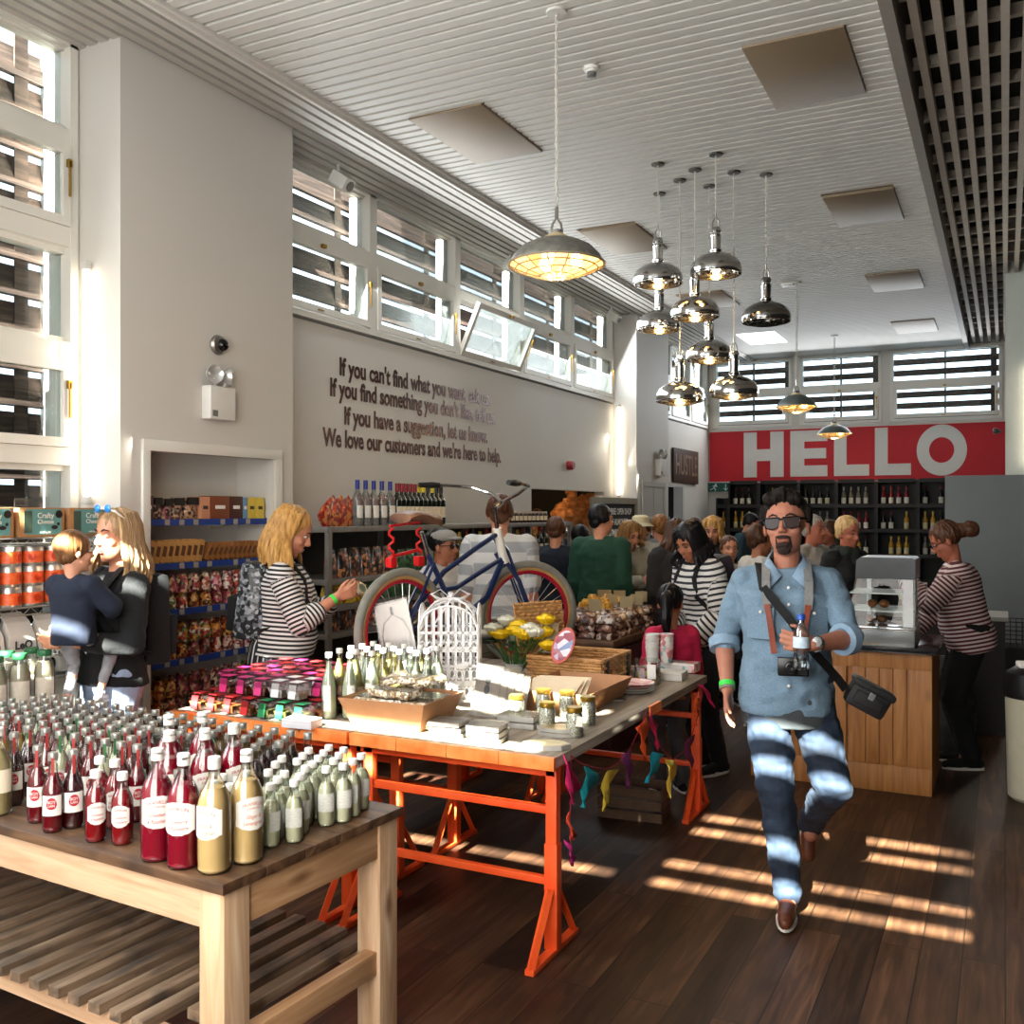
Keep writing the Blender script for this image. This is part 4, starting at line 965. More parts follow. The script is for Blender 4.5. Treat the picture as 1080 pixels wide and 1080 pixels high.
# fittings on the walls and ceiling
pl = M('white_plastic', 'dad8d2', .4, var=.02)
def em_light(p, label, k=1.0):
    t = empty('emergency_light', p, 0, label, 'emergency light', 'twin spot emergency lights')
    MB().bb(0, .07*k, -.10*k, .10*k, -.10*k, .09*k, bevel=.006).build('casing', pl, t)
    MB().bb(.07*k, .072*k, -.085*k, -.045*k, -.085*k, -.05*k).build('indicator', M('ind_dark', '6b6b69', .4), t)
    for sd, ang in ((-1, -20), (1, 50)):
        c = Vector((.06*k, sd*.06*k, .155*k)); r_ = Matrix.Rotation(R(ang), 3, 'Z') @ Matrix.Rotation(R(90), 3, 'Y')
        o = MB().lathe([(.012*k, -.045*k), (.035*k, -.035*k), (.052*k, -.01*k), (.055*k, .008*k), (.05*k, .010*k), (.02*k, -.01*k), (0, -.012*k)], c, 20, rot=r_).build('spot', M('spot_chrome', 'd5d5d3', .2, .6, var=.02), t)
        MB().tube([c+Vector((-.01, 0, -.02)), (.04*k, sd*.03*k, .09*k)], .009*k, 6).build('bracket', pl, o)
em_light(onx(226, 425, XP), 'white twin spot emergency light on the near pillar under the dome camera', .98)
em_light(onx(694, 493, XP), 'white twin spot emergency light on the far pillar', 1.1)
t = empty('security_camera', onx(229, 364, XP), 0, 'silver dome security camera with black eye high on the near pillar', 'camera')
MB().lathe([(0, 0), (.055, 0), (.058, .01), (.05, .025), (.035, .03)], seg=24, rot=Matrix.Rotation(R(90), 3, 'Y')).build('base', brush, t); MB().ball((.03, .012, .0), .036).build('dome_eye', M('black_gloss', '060607', .05, var=0), t)
t = empty('security_camera', ony(1056, 455, 11.2), 0, 'small black camera on the edge of the right-hand pier', 'camera')
MB().box((-.05, -.06, 0), (.05, .14, .05), bevel=.012).build('housing', M('black_cam', '1c1c1d', .35), t); MB().box((-.02, -.01, 0), (.05, .03, .03)).build('bracket', MATS['black_cam'], t)
t = empty('smoke_detector', at(624, 71, ZC), 0, 'white smoke detector on the ridged ceiling beside the big pendant', 'smoke detector')
MB().lathe([(0, -.03), (.03, -.03), (.034, -.02), (.042, -.018), (.045, 0), (0, 0)], seg=20).build('housing', pl, t); MB().lathe([(0, -.055), (.024, -.052), (.026, -.03), (0, -.03)], seg=16).build('sensor', MATS['ind_dark'], t)
t = empty('smoke_detector', at(831, 299, ZC), 0, 'small white ceiling fixing box beside the chain of the grey pendant', 'smoke detector')
MB().bb(-.06, .06, -.05, .05, -.025, 0, bevel=.004).build('housing', pl, t)
t = empty('alarm_sounder', onx(599, 491, XL), 0, 'small red fire alarm sounder on the white wall above the hatch', 'alarm')
MB().lathe([(0, 0), (.05, 0), (.05, .05), (.04, .07), (0, .07)], seg=20, rot=Matrix.Rotation(R(90), 3, 'Y')).build('sounder', M('alarm_red', '8e1420', .4), t)
for (px, py, lb) in ((357, 180, 'nearest'), (538, 279, 'middle'), (645, 332, 'farthest')):
    p = onx(px, py, -4.12); t = empty('spotlight', (p.x, p.y, 3.985), 0, '%s white box spotlight under the slatted ceiling edge above the strip windows' % lb, 'spotlight', 'white spotlights along the slatted edge')
    MB().box((.03, 0, -.02), (.15, .11, .09), Matrix.Rotation(R(35), 3, 'Y'), bevel=.012).build('housing', pl, t); MB().tube([(0, 0, .0), (0, 0, .10)], .012, 8).build('stem', pl, t)
    MB().lathe([(0, 0), (.035, 0), (.035, .004), (0, .004)], Vector((.096, 0, -.066)), 16, rot=Matrix.Rotation(R(125), 3, 'Y')).build('lens', M('spot_lens', '85827c', .15), t)
tubem = M('tube_glow', 'fff6e6', .3, emit='fff0d8', es=6, var=0)
def tube_light(x, y, z0, z1, label, e):
    t = empty('fluorescent_tube', (x, y, z0), 0, label, 'tube light')
    MB().tube([(0, 0, .03), (0, 0, z1-z0-.03)], .016, 12).build('tube', tubem, t)
    for z in (.0, z1-z0-.04): MB().bb(-.018, .018, -.018, .018, z, z+.04, bevel=.004).build('end_cap', pl, t)
    d = bpy.data.lights.new('tube_light', 'AREA'); d.shape = 'RECTANGLE'; d.size = .03; d.size_y = z1-z0; d.energy = e; d.color = (1, .93, .78)
    o = bpy.data.objects.new('tube_light', d); COL.objects.link(o); o.parent = t; o.location = (.02, -.02, (z1-z0)/2); o.rotation_euler = Vector((.6, -.8, 0)).to_track_quat('-Z', 'Z').to_euler()
p = onx(85, 290, -4.22); tube_light(-4.20, 3.48, 1.72, 2.96, 'bright vertical fluorescent tube in the corner beside the near pillar', 2)
tube_light(-4.21, 11.22, 1.85, 3.0, 'bright vertical fluorescent tube in the corner before the far pillar', 5)
# right pier's glow comes from a tube on the pier's front, out of the frame
tube_light(.22, 11.14, 2.1, 3.2, 'vertical fluorescent tube on the right-hand pier', 16)
# exit sign and wooden sign
t = empty('exit_sign', ony(762, 514, YB-.02), 0, 'green running man exit sign below the HELLO banner', 'sign')
MB().bb(-.27, .27, -.03, .0, -.09, .09, bevel=.006).build('sign_box', M('sign_frame', 'b9bcb6', .5), t)
MB().bb(-.25, .15, -.034, -.030, -.072, .072).build('sign_face', M('exit_green', '10504a', .4), t); mw = M('exit_white', 'c8dcd6', .4, var=0)
mb = MB(); mb.ball((-.10, -.036, .045), .014, 8, 6, (1, .3, 1)); mb.tube([(-.11, -.036, .03), (-.13, -.036, -.01)], .010, 5)
for a, b in (((-.13, -.01), (-.10, -.03)), ((-.10, -.03), (-.115, -.06)), ((-.13, -.01), (-.16, -.025)), ((-.16, -.025), (-.19, -.04)), ((-.11, .03), (-.075, .01)), ((-.11, .03), (-.15, .015))): mb.tube([(a[0], -.036, a[1]), (b[0], -.036, b[1])], .006, 4)
mb.build('running_man', mw, t); mb = MB(); mb.tube([(.06, -.036, .05), (.06, -.036, -.04)], .006, 4); mb.tube([(.03, -.036, -.015), (.06, -.036, -.05), (.09, -.036, -.015)], .006, 4); mb.build('arrow', mw, t)
a, b_ = onx(708, 478, XL), onx(734, 505, XL)
t = empty('wooden_sign', (XL+.02, (a.y+b_.y)/2, (a.z+b_.z)/2), 0, 'dark brown wooden sign with carved capitals on the left wall by the banner', 'sign')
MB().bb(-.01, .02, -(b_.y-a.y)/2, (b_.y-a.y)/2, -.25, .25, bevel=.004).build('board', M('sign_wood', '3c2418', .6, var=.2), t)
o = text_mesh('HUSTLE', .45, M('sign_letters', '7b6754', .6, var=.1), 'lettering', t, ext=.002, off=.004)
xs = [v.co.x for v in o.data.vertices]; k = (b_.y-a.y)*.86/(max(xs)-min(xs))
for v in o.data.vertices: v.co = Vector((v.co.z+.022, v.co.x*k, v.co.y*.95))
# ================================================================ SHELVES AND THEIR GOODS
blue_e = M('blue_strip', '1c3a86', .45, var=.05); shelf_m = M('shelf_grey', 'aaa79f', .5, .2, var=.03); ticket = M('price_ticket', '9a9289', .6, var=.05)
film = thin_glass('cellophane', 'fbf8f4', .10, .2)
def speck(name, cols, scale=60, rough=.4):
    if name in MATS: return MATS[name]
    m, nt, N, L, P = nmat(name); P.inputs['Roughness'].default_value = rough; P.inputs['Coat Weight'].default_value = .3
    tc = N.new('ShaderNodeTexCoord'); vo = N.new('ShaderNodeTexVoronoi'); vo.inputs['Scale'].default_value = scale; rp = N.new('ShaderNodeValToRGB'); rp.color_ramp.interpolation = 'CONSTANT'
    oi = N.new('ShaderNodeObjectInfo'); ad = N.new('ShaderNodeVectorMath'); ad.operation = 'ADD'; L.new(tc.outputs['Object'], ad.inputs[0]); L.new(oi.outputs['Location'], ad.inputs[1])
    sp = N.new('ShaderNodeSeparateXYZ'); e = rp.color_ramp.elements
    for i, c in enumerate(cols):
        k = e[i] if i < 2 else e.new(i/len(cols)); k.position = i/len(cols); k.color = (*hexc(c), 1)
    L.new(ad.outputs[0], vo.inputs['Vector']); L.new(vo.outputs['Color'], sp.inputs[0]); L.new(sp.outputs[0], rp.inputs[0]); L.new(rp.outputs[0], P.inputs['Base Color'])
    b = N.new('ShaderNodeBump'); b.inputs['Strength'].default_value = .6; b.inputs['Distance'].default_value = .006; L.new(vo.outputs['Distance'], b.inputs['Height']); L.new(b.outputs[0], P.inputs['Normal'])
    MATS[name] = m; return m
def pouch(w, d, h, pinch=.35, seed=0, n=10):
    """a soft filled bag: rounded below, gathered at the top"""
    mb = MB(); rr = random.Random(seed); rgs = []
    for k, (f_, s_) in enumerate(((0, .82), (.06, .97), (.3, 1.0), (.55, .97), (.75, .85), (.88, .6), (1.0, .62))):
        ring = []
        for i in range(n*2):
            a = math.pi*i/n; ca, sa = math.cos(a), math.sin(a); q = 1+rr.uniform(-.05, .05)
            dd = d*(1-(1-pinch)*max(0, (f_-.4)/.6)**1.2) if f_ > .4 else d
            ring.append((math.copysign(abs(ca)**.7, ca)*w/2*s_**(.4)*q, math.copysign(abs(sa)**.7, sa)*dd/2*s_*q, h*f_))
        rgs.append(ring)
    return mb.loft(rgs)
def sweet_bag(name, cols, label, group, w=.075, d=.06, h=.10, tag_=True, scale=60):
    t = empty(name, (0, 0, 0), 0, label, 'sweets', group)
    pouch(w, d, h, seed=len(cols)).build('bag', speck('sweets_'+cols[0]+cols[-1], cols, scale), t)
    if tag_: MB().bb(d/2-.003, d/2+.001, -w*.2, w*.2, h*.30, h*.66).build('black_label', M('black_card', '15110f', .5), t)
    return t
def ybag(t): t  # noqa
# ---- the alcove: bracket shelves with blue strips, goods facing the room (+x)
AY0, AY1, AXB, AXF = 3.70, 4.68, -4.42, -4.045
def lev(py): return onx(205, py, AXF).z
SH = [lev(548), lev(593), lev(641), lev(691)-.01, lev(748), lev(805)]
al = empty('alcove_shelving', (AXB, AY0, 0), 0, 'wall shelving with blue-edged shelves built into the pillar alcove', 'shelving')
for z in SH:
    s_ = MB().bb(.01, AXF-AXB-.008, .01, AY1-AY0-.01, z-.02, z).build('shelf', shelf_m, al)
    MB().bb(AXF-AXB-.008, AXF-AXB, .01, AY1-AY0-.01, z-.032, z+.004).build('edge_strip', blue_e, s_)
    mb = MB()
    for k in range(9):
        if (k*7+int(z*10)) % 4: mb.bb(AXF-AXB, AXF-AXB+.002, .05+k*.105, .085+k*.105, z-.029, z+.001)
    mb.build('price_tickets', ticket, s_)
    mb = MB()
    for yy in (.22, .76): mb.prism([(0.0, 0), (.24, 0), (.20, -.02), (.08, -.05), (0, -.06)], yy-.006, yy+.006, Matrix(((1, 0, 0, .012), (0, 0, 1, 0), (0, 1, 0, z-.021), (0, 0, 0, 1))))
    mb.build('bracket', M('bracket_cream', 'd6cdb8', .5, var=.02), s_)
for yy in (.22, .76): MB().bb(0.0, .014, yy-.014, yy+.014, .06, 1.98).build('slotted_upright', M('upright', 'b3afa6', .5, .3, var=.04, scale=90, stretch=(1, 1, 1)), al)
SHP = [['7c3c22', 'c9a27a', '4a2a1c', 'b0405a'], ['b54b3a', 'd9b2a0', '3b1d16', 'e0c8a0', '8a2f3a'], ['d98c9c', '7a2b2b', 'e8d7c8', 'a8472f'], ['c0392f', 'f0dcc8', '5b2b20', 'd8a13a', '4c7a3a'], ['c97f2f', '5a2a18', 'e0b060', '8e2f20']]
PB = [Proto(sweet_bag('sweet_bag', c, '%s sweets in a clear bag with a black label on an alcove shelf' % w_, '%s sweet bags in the alcove' % w_)) for c, w_ in zip(SHP, ('brown', 'rosy', 'pink', 'red and cream', 'amber'))]
rr = random.Random(3)
for li, nrow in ((2, 2), (3, 2), (4, 2), (5, 2)):
    z = SH[li]
    for row, dx in enumerate((.045, .13)):
        for lay in range(2):
            for k in range(11):
                y = AY0+.055+k*.087
                pr = PB[(k//3+li*2+row+lay) % 5 if lay else (k//2+li) % 5]
                if row == 1 and lay == 0: continue
                pr.put((AXF-dx+rr.uniform(-.006, .006), y, z+.001+lay*.088), rr.uniform(-.12, .12), scale=(1, 1, .86 if lay == 0 else 1))
# second shelf: brown paper packets leaning in a row; top shelf: boxes and bags
kraft = M('kraft_paper', 'b98a4c', .7, var=.08, scale=30); kraft2 = M('kraft_dark', '8f5b2c', .7, var=.1, scale=30)
def leaning(mat, name, lbl, grp, w=.012, d=.10, h=.125):
    t = empty(name, (0, 0, 0), 0, lbl, 'packet', grp); MB().bb(-d, 0, -w/2, w/2, 0, h, bevel=.003).build('packet', mat, t); MB().bb(.0, .001, -w*.3, w*.3, h*.3, h*.75).build('print', M('packet_print', '5a3418', .6), t); return t
k1 = Proto(leaning(kraft, 'chocolate_bar', 'light brown paper packet leaning on the second alcove shelf', 'light paper packets on the second alcove shelf', .042)); k2 = Proto(leaning(kraft2, 'chocolate_bar', 'darker brown packet leaning in the right half of the second alcove shelf', 'darker packets on the second alcove shelf', .030, .10, .105))
y = AY0+.06
for i in range(9): k1.put((AXF-.01, y, SH[1]+.0035), rot=(R(-14), 0, 0)); y += .0445
y += .02
while y < AY1-.07: k2.put((AXF-.01, y, SH[1]+.009), rot=(R(-30), 0, 0)); y += .040
top = [('4a1f2e', .05, .13, 'dark plum box'), ('2c1a15', .06, .12, 'dark bag of brown sweets'), ('8b4a55', .06, .115, 'dark-topped bag of pink sweets'), ('5b3a22', .07, .12, 'dark-topped bag of brown sweets'), ('a07a58', .09, .125, 'dark-topped bag of oat clusters'), ('c98d6b', .06, .13, 'salmon pink box'), ('7a4024', .13, .135, 'wide rust-brown box'), ('4a281e', .09, .135, 'dark chocolate-brown box'), ('6d93b5', .035, .13, 'thin pale blue box'), ('d9bb45', .06, .13, 'yellow box, left one of the pair'), ('dcc04e', .06, .13, 'yellow box, right one of the pair')]
y = AY0+.03
for col, w_, h_, lb in top:
    w_ *= 1.22; t = empty('gift_box', (AXF-.012, y+w_/2, SH[0]), 0, lb+' on the top alcove shelf', 'box')
    if 'bag' in lb:
        pouch(.07, w_*.95, h_, .5, 3).xf(Matrix.Translation((-.045, 0, 0))).build('bag', speck('bag_'+col, [col, '2a1812', 'b98f72'], 70), t); MB().bb(-.012, .0, -w_*.36, w_*.36, h_*.66, h_).build('header_card', MATS['black_card'], t)
    else:
        MB().bb(-.09, 0, -w_/2+.001, w_/2-.001, 0, h_, bevel=.003).build('carton', M('carton_'+col, col, .5, var=.04), t); MB().bb(0, .001, -w_*.25, w_*.25, h_*.45, h_*.6).build('print', paper if col < 'c' else M('print_dark', '3a3428', .5), t)
    y += w_
# ---- chrome wire rack on the left in front of the tall windows
RX0, RX1, RY0, RY1 = -4.25, -3.90, .6, 3.44
rack = empty('wire_rack', (RX0, RY0, 0), 0, 'chrome wire shelving rack in front of the tall left windows', 'shelving'); D_, W_ = RX1-RX0, RY1-RY0
chromew = M('chrome_wire', 'b5b3ae', .28, .9, var=.08)
RZ = [1.565, 1.255, .95, .62, .25]
for x in (.012, D_-.012):
    for y in (.015, W_-.015): MB().tube([(x, y, 0), (x, y, 1.60)], .0125, 10).build('post', chromew, rack, smooth=True)
for z in RZ:
    mb = MB()
    for zz in (z-.004, z-.036):
        for x in (.012, D_-.012): mb.tube([(x, .015, zz), (x, W_-.015, zz)], .0035, 5)
        for y in (.015, W_-.015): mb.tube([(.012, y, zz), (D_-.012, y, zz)], .0035, 5)
    n = 70
    mb.tube([(D_-.012, .015+(W_-.03)*i/n, z-.004-(.032 if i % 2 else 0)) for i in range(n+1)], .0022, 4)
    for i in range(40): yy = .03+(W_-.06)*i/39; mb.tube([(.012, yy, z-.002), (D_-.012, yy, z-.002)], .0022, 4)
    mb.build('wire_shelf', chromew, rack)
# craft boxes on top
teal = M('box_teal', '5e8f8d', .6, var=.06); bxk = M('box_kraft', 'a3744a', .7, var=.08)
def craft():
    t = empty('craft_kit_box', (0, 0, 0), 0, 'kraft box', 'box', 'kraft and teal boxes on top of the wire rack')
    MB().bb(-.18, 0, -.118, .118, 0, .135, bevel=.003).build('carton', bxk, t)
    p_ = MB().bb(0, .0015, -.085, .10, .012, .128).build('printed_panel', teal, t)
    MB().bb(.0015, .003, -.095, -.055, .02, .12).build('side_panel', M('deep_green', '3c4f42', .6), p_)
    MB().lathe([(0, 0), (.018, 0), (.018, .002), (0, .002)], Vector((.002, .085, .105)), 16, rot=Matrix.Rotation(R(90), 3, 'Y')).build('round_badge', MATS['black_card'], p_)
    for z_, b_, s_ in ((.098, 'Crafty', .034), (.070, 'Cheese', .028), (.022, 'making kit', .013)): text_mesh(b_, s_, paper, 'lettering', p_, ext=.0003, off=.0003, mt=Matrix.Translation((.003, .015, z_)) @ Matrix.Rotation(R(90), 4, 'Z') @ Matrix.Rotation(R(90), 4, 'X'))
    mb = MB(); mb.ball((.003, .062, .045), .014, 10, 6, (.15, 1.3, .7)).ball((.003, .082, .06), .008, 8, 6, (.2, 1, 1)); mb.build('animal_print', MATS['black_card'], p_)
    return t
cb = Proto(craft())
y = 3.16; lbs = ['kraft and teal box at the right end of the wire rack top', 'kraft and teal box second from the right on top of the wire rack', 'kraft and teal box third from the right on top of the wire rack', 'kraft and teal box cut by the left edge of the picture', 'kraft and teal box further left on the wire rack', 'kraft box far left on the wire rack']
for i, lb in enumerate(lbs): cb.put((RX1-.03, y+.12, RZ[0]), 0, lb); y -= .262
# printed tins in three layers, orange and yellow
tin_o, tin_y, tin_s = M('tin_orange', 'd8481c', .4, var=.15, scale=50, col2='e8703a'), M('tin_yellow', 'd39a1e', .4, var=.15, scale=50, col2='e9b83a'), M('tin_silver', 'b9b6b0', .3, .8, var=.05)
def tin(m_, g):
    t = empty('food_tin', (0, 0, 0), 0, g, 'tin', g+'s stacked three high'); MB().lathe([(0, 0), (.048, 0), (.05, .003), (.05, .088), (.047, .092), (0, .092)], seg=20).build('can', tin_s, t)
    MB().lathe([(.0508, .012), (.0508, .064)], seg=20, cap=False).build('paper_band', m_, t); MB().lathe([(0, 0), (.017, 0), (.017, .001)], Vector((.0512, 0, .038)), 14, rot=Matrix.Rotation(R(90), 3, 'Y')).build('round_mark', M('mark_'+g[:4], 'b7320f' if 'orange' in g else 'a86f10', .5), t); return t
to, ty_ = Proto(tin(tin_o, 'orange-banded tin')), Proto(tin(tin_y, 'yellow-banded tin'))
for lay in range(3):
    for c in range(9):
        for r_ in range(2):
            y = 3.10-c*.112; pr = ty_ if (c >= 6) else to
            pr.put((RX1-.065-r_*.11, y, RZ[1]+lay*.0925), rr.uniform(-.6, .6), ('%s in the %s layer on the wire rack' % ('yellow-banded tin' if c >= 6 else 'orange-banded tin', ('bottom', 'middle', 'top')[lay])), 'tins stacked in the %s layer, %s' % (('bottom', 'middle', 'top')[lay], 'yellow' if c >= 6 else 'orange'))
# white printed paper bags of coffee on the third and fourth shelf
bagw = M('bag_white', 'cfc8c0', .55, var=.04, scale=14, bump=.2)
def coffee():
    t = empty('coffee_bag', (0, 0, 0), 0, 'white coffee bag', 'bag'); mb = MB()
    mb.loft([[(-.045, -.062, 0), (.045, -.062, 0), (.045, .062, 0), (-.045, .062, 0)], [(-.05, -.066, .10), (.05, -.066, .10), (.05, .066, .10), (-.05, .066, .10)], [(-.04, -.064, .18), (.038, -.064, .18), (.038, .064, .18), (-.04, .064, .18)], [(-.008, -.06, .235), (.008, -.06, .235), (.008, .06, .235), (-.008, .06, .235)], [(-.03, -.058, .262), (-.024, -.058, .262), (-.024, .058, .262), (-.03, .058, .262)]])
    mb.build('bag', bagw, t, smooth=False)
    text_mesh('LeO', .05, dk_ink, 'lettering', t, ext=.0003, off=.002, mt=Matrix.Translation((.0485, 0, .135)) @ Matrix.Rotation(R(90), 4, 'Z') @ Matrix.Rotation(R(90), 4, 'X'))
    mb = MB(); mb.bb(.0495, .051, -.045, .045, .022, .026)
    for i in range(4): mb.bb(.0495, .051, -.045+i*.026, -.030+i*.026, .03, .044)
    mb.ball((.05, 0, .078), .016, 10, 6, (.08, .8, 1.2)); mb.ball((.05, -.026, .078), .012, 10, 6, (.08, .6, 1)).ball((.05, .026, .078), .012, 10, 6, (.08, .6, 1)); mb.build('printed_pattern', dk_ink, t)
    return t
cf = Proto(coffee()); cfl = ['rightmost', 'second from the right', 'third from the right', 'fourth from the right', 'fifth', 'sixth', 'seventh']
for i in range(7): cf.put((RX1-.062, 3.06-i*.155+rr.uniform(-.01, .01), RZ[2]), rr.uniform(-.08, .12), 'white coffee bag %s in the third rack shelf front row' % cfl[i], 'white coffee bags on the wire rack')
for i in range(6): cf.put((RX1-.20, 3.0-i*.165, RZ[2]), .1, 'white printed coffee bag in the row behind on the third rack shelf', 'white coffee bags behind the front row')
for i in range(6): cf.put((RX1-.08, 3.05-i*.16, RZ[3]), 0, 'white printed coffee bag on the fourth rack shelf', 'white coffee bags on the fourth shelf')
# tall juice bottles with green lids between rack and table: stand on the pine table's rear left
juice = Proto(bottle('juice_bottle', [(0, .003), (.038, 0), (.041, .01), (.041, .17), (.036, .20), (.027, .225), (.026, .25), (0, .25)], liquid('juice', 'd6c8ae', .12), .215, (.029, .238, .262), M('green_lid', '1f5a35', .45, var=.04), [(.0414, -150, -30, .04, .15, M('juice_label', 'ded4c4', .6, var=.08, scale=60), False)], 'tall cloudy juice bottle', 'tall cloudy juice bottles with green lids'))
for px, py, lb in ((145, 0, 'rightmost tall juice bottle with green lid behind the soda crowd'), (112, 0, 'tall juice bottle with green lid between the other two'), (78, 0, 'third tall juice bottle with green lid from the right'), (40, 0, 'tall juice bottle with green lid near the left picture edge'), (5, 0, 'tall juice bottle with green lid cut by the left picture edge')): pass
side = empty('low_display_shelf', (-3.86, 1.3, 0), 0, 'low shelf unit carrying the green-lidded juice bottles in front of the wire rack', 'shelving')
MB().bb(0, .28, 0, 1.6, .80, .83, bevel=.003).build('top', shelf_m, side)
for y in (.02, 1.55): MB().bb(.0, .28, y, y+.03, 0, .80).build('side_panel', shelf_m, side)
jl = ['rightmost tall juice bottle with green lid behind the soda crowd', 'second tall juice bottle with green lid from the right', 'third tall juice bottle with green lid from the right', 'tall green-lidded juice bottle near the left picture edge', 'green-lidded juice bottle cut by the left picture edge']
for i, px in enumerate((47, 33, 21, 8, -4)):
    p = onx(px, 700, -3.66 if i % 2 == 0 else -3.77); juice.put((p.x, p.y, .83), turn(p), jl[i])
# ---- metal shelving along the text wall with crisps, wine and jars
def bays(name, label, y0, y1, x0, x1, levels, zt, uprights):
    t = empty(name, (x0, y0, 0), 0, label, 'shelving'); gal = M('galv_shelf', '8b8984', .45, .5, var=.08, scale=20)
    for z in levels: MB().bb(0, x1-x0, 0, y1-y0, z-.035, z, bevel=.003).build('shelf', gal, t)
    for u in uprights:
        MB().bb(x1-x0-.03, x1-x0+.002, u-y0-.018, u-y0+.018, 0, zt).build('upright', gal, t); MB().bb(0, .03, u-y0-.018, u-y0+.018, 0, zt).build('upright', gal, t)
    MB().bb(-.01, 0.0, 0, y1-y0, .1, levels[0]-.04).build('back_panel', M('back_dark', '57534e', .7), t)
    return t
SX = -3.80
def z_at(px, py, x=SX): return onx(px, py, x).z
LV = [z_at(365, 555.5), z_at(365, 610), z_at(365, 637), z_at(365, 666), .28]
LV[2] = z_at(355, 636)-.02
bays('metal_shelving', 'grey metal shelving with snacks and wine along the white wall', 4.95, 8.85, -4.27, SX, LV, LV[0]-.005, (4.98, 6.2, 7.5, 8.8))
def crisp(cols, lbl, grp, w=.15, h=.21, d=.05, s=45):
    t = empty('snack_bag', (0, 0, 0), 0, lbl, 'snack', grp); pouch(w, d, h, .18, 5, 8).xf(Matrix.Rotation(R(90), 4, 'Z')).build('bag', speck('crisp_'+cols[0], cols, s, .3), t); return t
cr = Proto(crisp(['a3241a', 'c23a20', '7a1812', 'd98a4a'], 'red snack bag', 'red snack bags lying on top of the metal shelving')); cg = Proto(crisp(['1f7a5c', '2a9a74', '165443', 'd8c28a'], 'green snack bag', 'green snack bags lying on top of the metal shelving'))
ck = Proto(crisp(['1a1614', '2c221c', '8a4a2c', '1a1614', 'c98a5a'], 'black snack bag', 'black snack bags on the second shelf', .11, .19)); cgr = Proto(crisp(['24502c', '3a6a34', '1a3a20'], 'dark green packet', 'green packets on the third shelf', .11, .16)); cy_ = Proto(crisp(['d9b420', 'e6c63a', '8a6a10'], 'yellow packet', 'yellow packets on the third shelf', .11, .14))
for i in range(9): cr.put((SX-.12, 5.06+i*.082, LV[0]+.025), rot=(R(-48), 0, .05), label='red snack bag lying on the shelving top, %s from the near end' % ('first', 'second', 'third', 'fourth', 'fifth', 'sixth', 'seventh', 'eighth', 'ninth')[i])
for i in range(7): cg.put((SX-.12, 5.81+i*.082, LV[0]+.025), rot=(R(-48), 0, .05), label='green snack bag lying on the shelving top, %s after the red ones' % ('first', 'second', 'third', 'fourth', 'fifth', 'sixth', 'seventh')[i])
for i in range(6): ck.put((SX-.09, 5.10+i*.13, LV[1]), 0, 'black snack bag upright on the second metal shelf')
for i in range(5): cgr.put((SX-.09, 5.92+i*.12, LV[1]), 0, 'dark green packet upright on the second metal shelf', 'green packets on the second shelf')
for i in range(4): cy_.put((SX-.09, 5.06+i*.11, LV[2]), 0, 'yellow packet behind the hands of the shopper with the green wristband')
for i in range(9): cgr.put((SX-.09, 5.55+i*.125, LV[2]), 0, 'dark green packet upright on the third metal shelf')
for i in range(10): ck.put((SX-.09, 5.1+i*.13, LV[3]), 0, 'dark packet on the fourth metal shelf', 'dark packets on the fourth shelf')
def wine(gl, capm, lbl, grp, labm=None, h=.30, R_=.037):
    t = empty('wine_bottle', (0, 0, 0), 0, lbl, 'bottle', grp)
    MB().lathe([(0, 0), (R_*.9, 0), (R_, .008), (R_, h*.58), (R_*.92, h*.64), (R_*.45, h*.74), (.014, h*.8), (.014, h*.99), (0, h*.99)], seg=14).build('glass', gl, t)
    MB().lathe([(.0155, h*.80), (.0155, h), (0, h)], seg=12, cap=False).build('capsule', capm, t)
    if labm: curved(R_*1.02, -60, 60, h*.18, h*.45).build('label', labm, t, smooth=True)
    return t
dgl = M('dark_wine_glass', '121a12', .12, var=0, coat=.5); cgl = M('clear_spirit', 'cfd6d2', .08, var=0, trans=.8)
ambg = M('amber_wine', '8b6a20', .12, var=0, trans=.3)
wb = Proto(wine(cgl, M('blue_capsule', '1c2f86', .4, var=0), 'clear bottle with blue top', 'clear blue-topped bottles on the metal shelving', MATS['label_paper'], .31)); wr = Proto(wine(dgl, M('red_capsule', '8c1a22', .4, var=0), 'dark wine bottle with red top', 'red-topped wine bottles', MATS['label_cream'])); wy = Proto(wine(dgl, M('yellow_capsule', 'd8c22a', .4, var=0), 'dark wine bottle with yellow top', 'yellow-topped wine bottles', MATS['label_cream'])); wk = Proto(wine(dgl, M('black_capsule', '17181a', .4, var=0), 'dark wine bottle with black top', 'black-topped wine bottles', MATS['label_cream']))
wa = Proto(wine(ambg, M('gold_capsule', 'a88a3c', .4, .5, var=0), 'amber wine bottle', 'amber wine bottles', MATS['label_cream'], .27))
ordn = ('first', 'second', 'third', 'fourth', 'fifth', 'sixth')
for i in range(5): p = onx(377+i*8.6, 540, SX-.08); wb.put((p.x, p.y, LV[0]), 0, 'clear spirit bottle with blue top, %s from the near end of the shelving top' % ordn[i])
for i in range(11):
    p = onx(419+i*4.6+(0 if i < 11 else 0), 540, SX-.08); pr, nm = ((wr, 'red') if i < 5 else ((wy, 'yellow') if i in (5, 6, 8) else (wk, 'black')))
    pr.put((p.x, p.y, LV[0]), 0, 'dark wine bottle with %s top in the back row above the bicycle saddle' % nm)
for i in range(16): (wa, wk, wr)[(i*5) % 3].put((SX-.08, 6.75+i*.115, LV[1]), 0, '%s bottle on the second metal shelf behind the bicycle' % ('amber', 'black-topped', 'red-topped')[(i*5) % 3], '%s bottles on the second metal shelf' % ('amber', 'black-topped', 'red-topped')[(i*5) % 3])
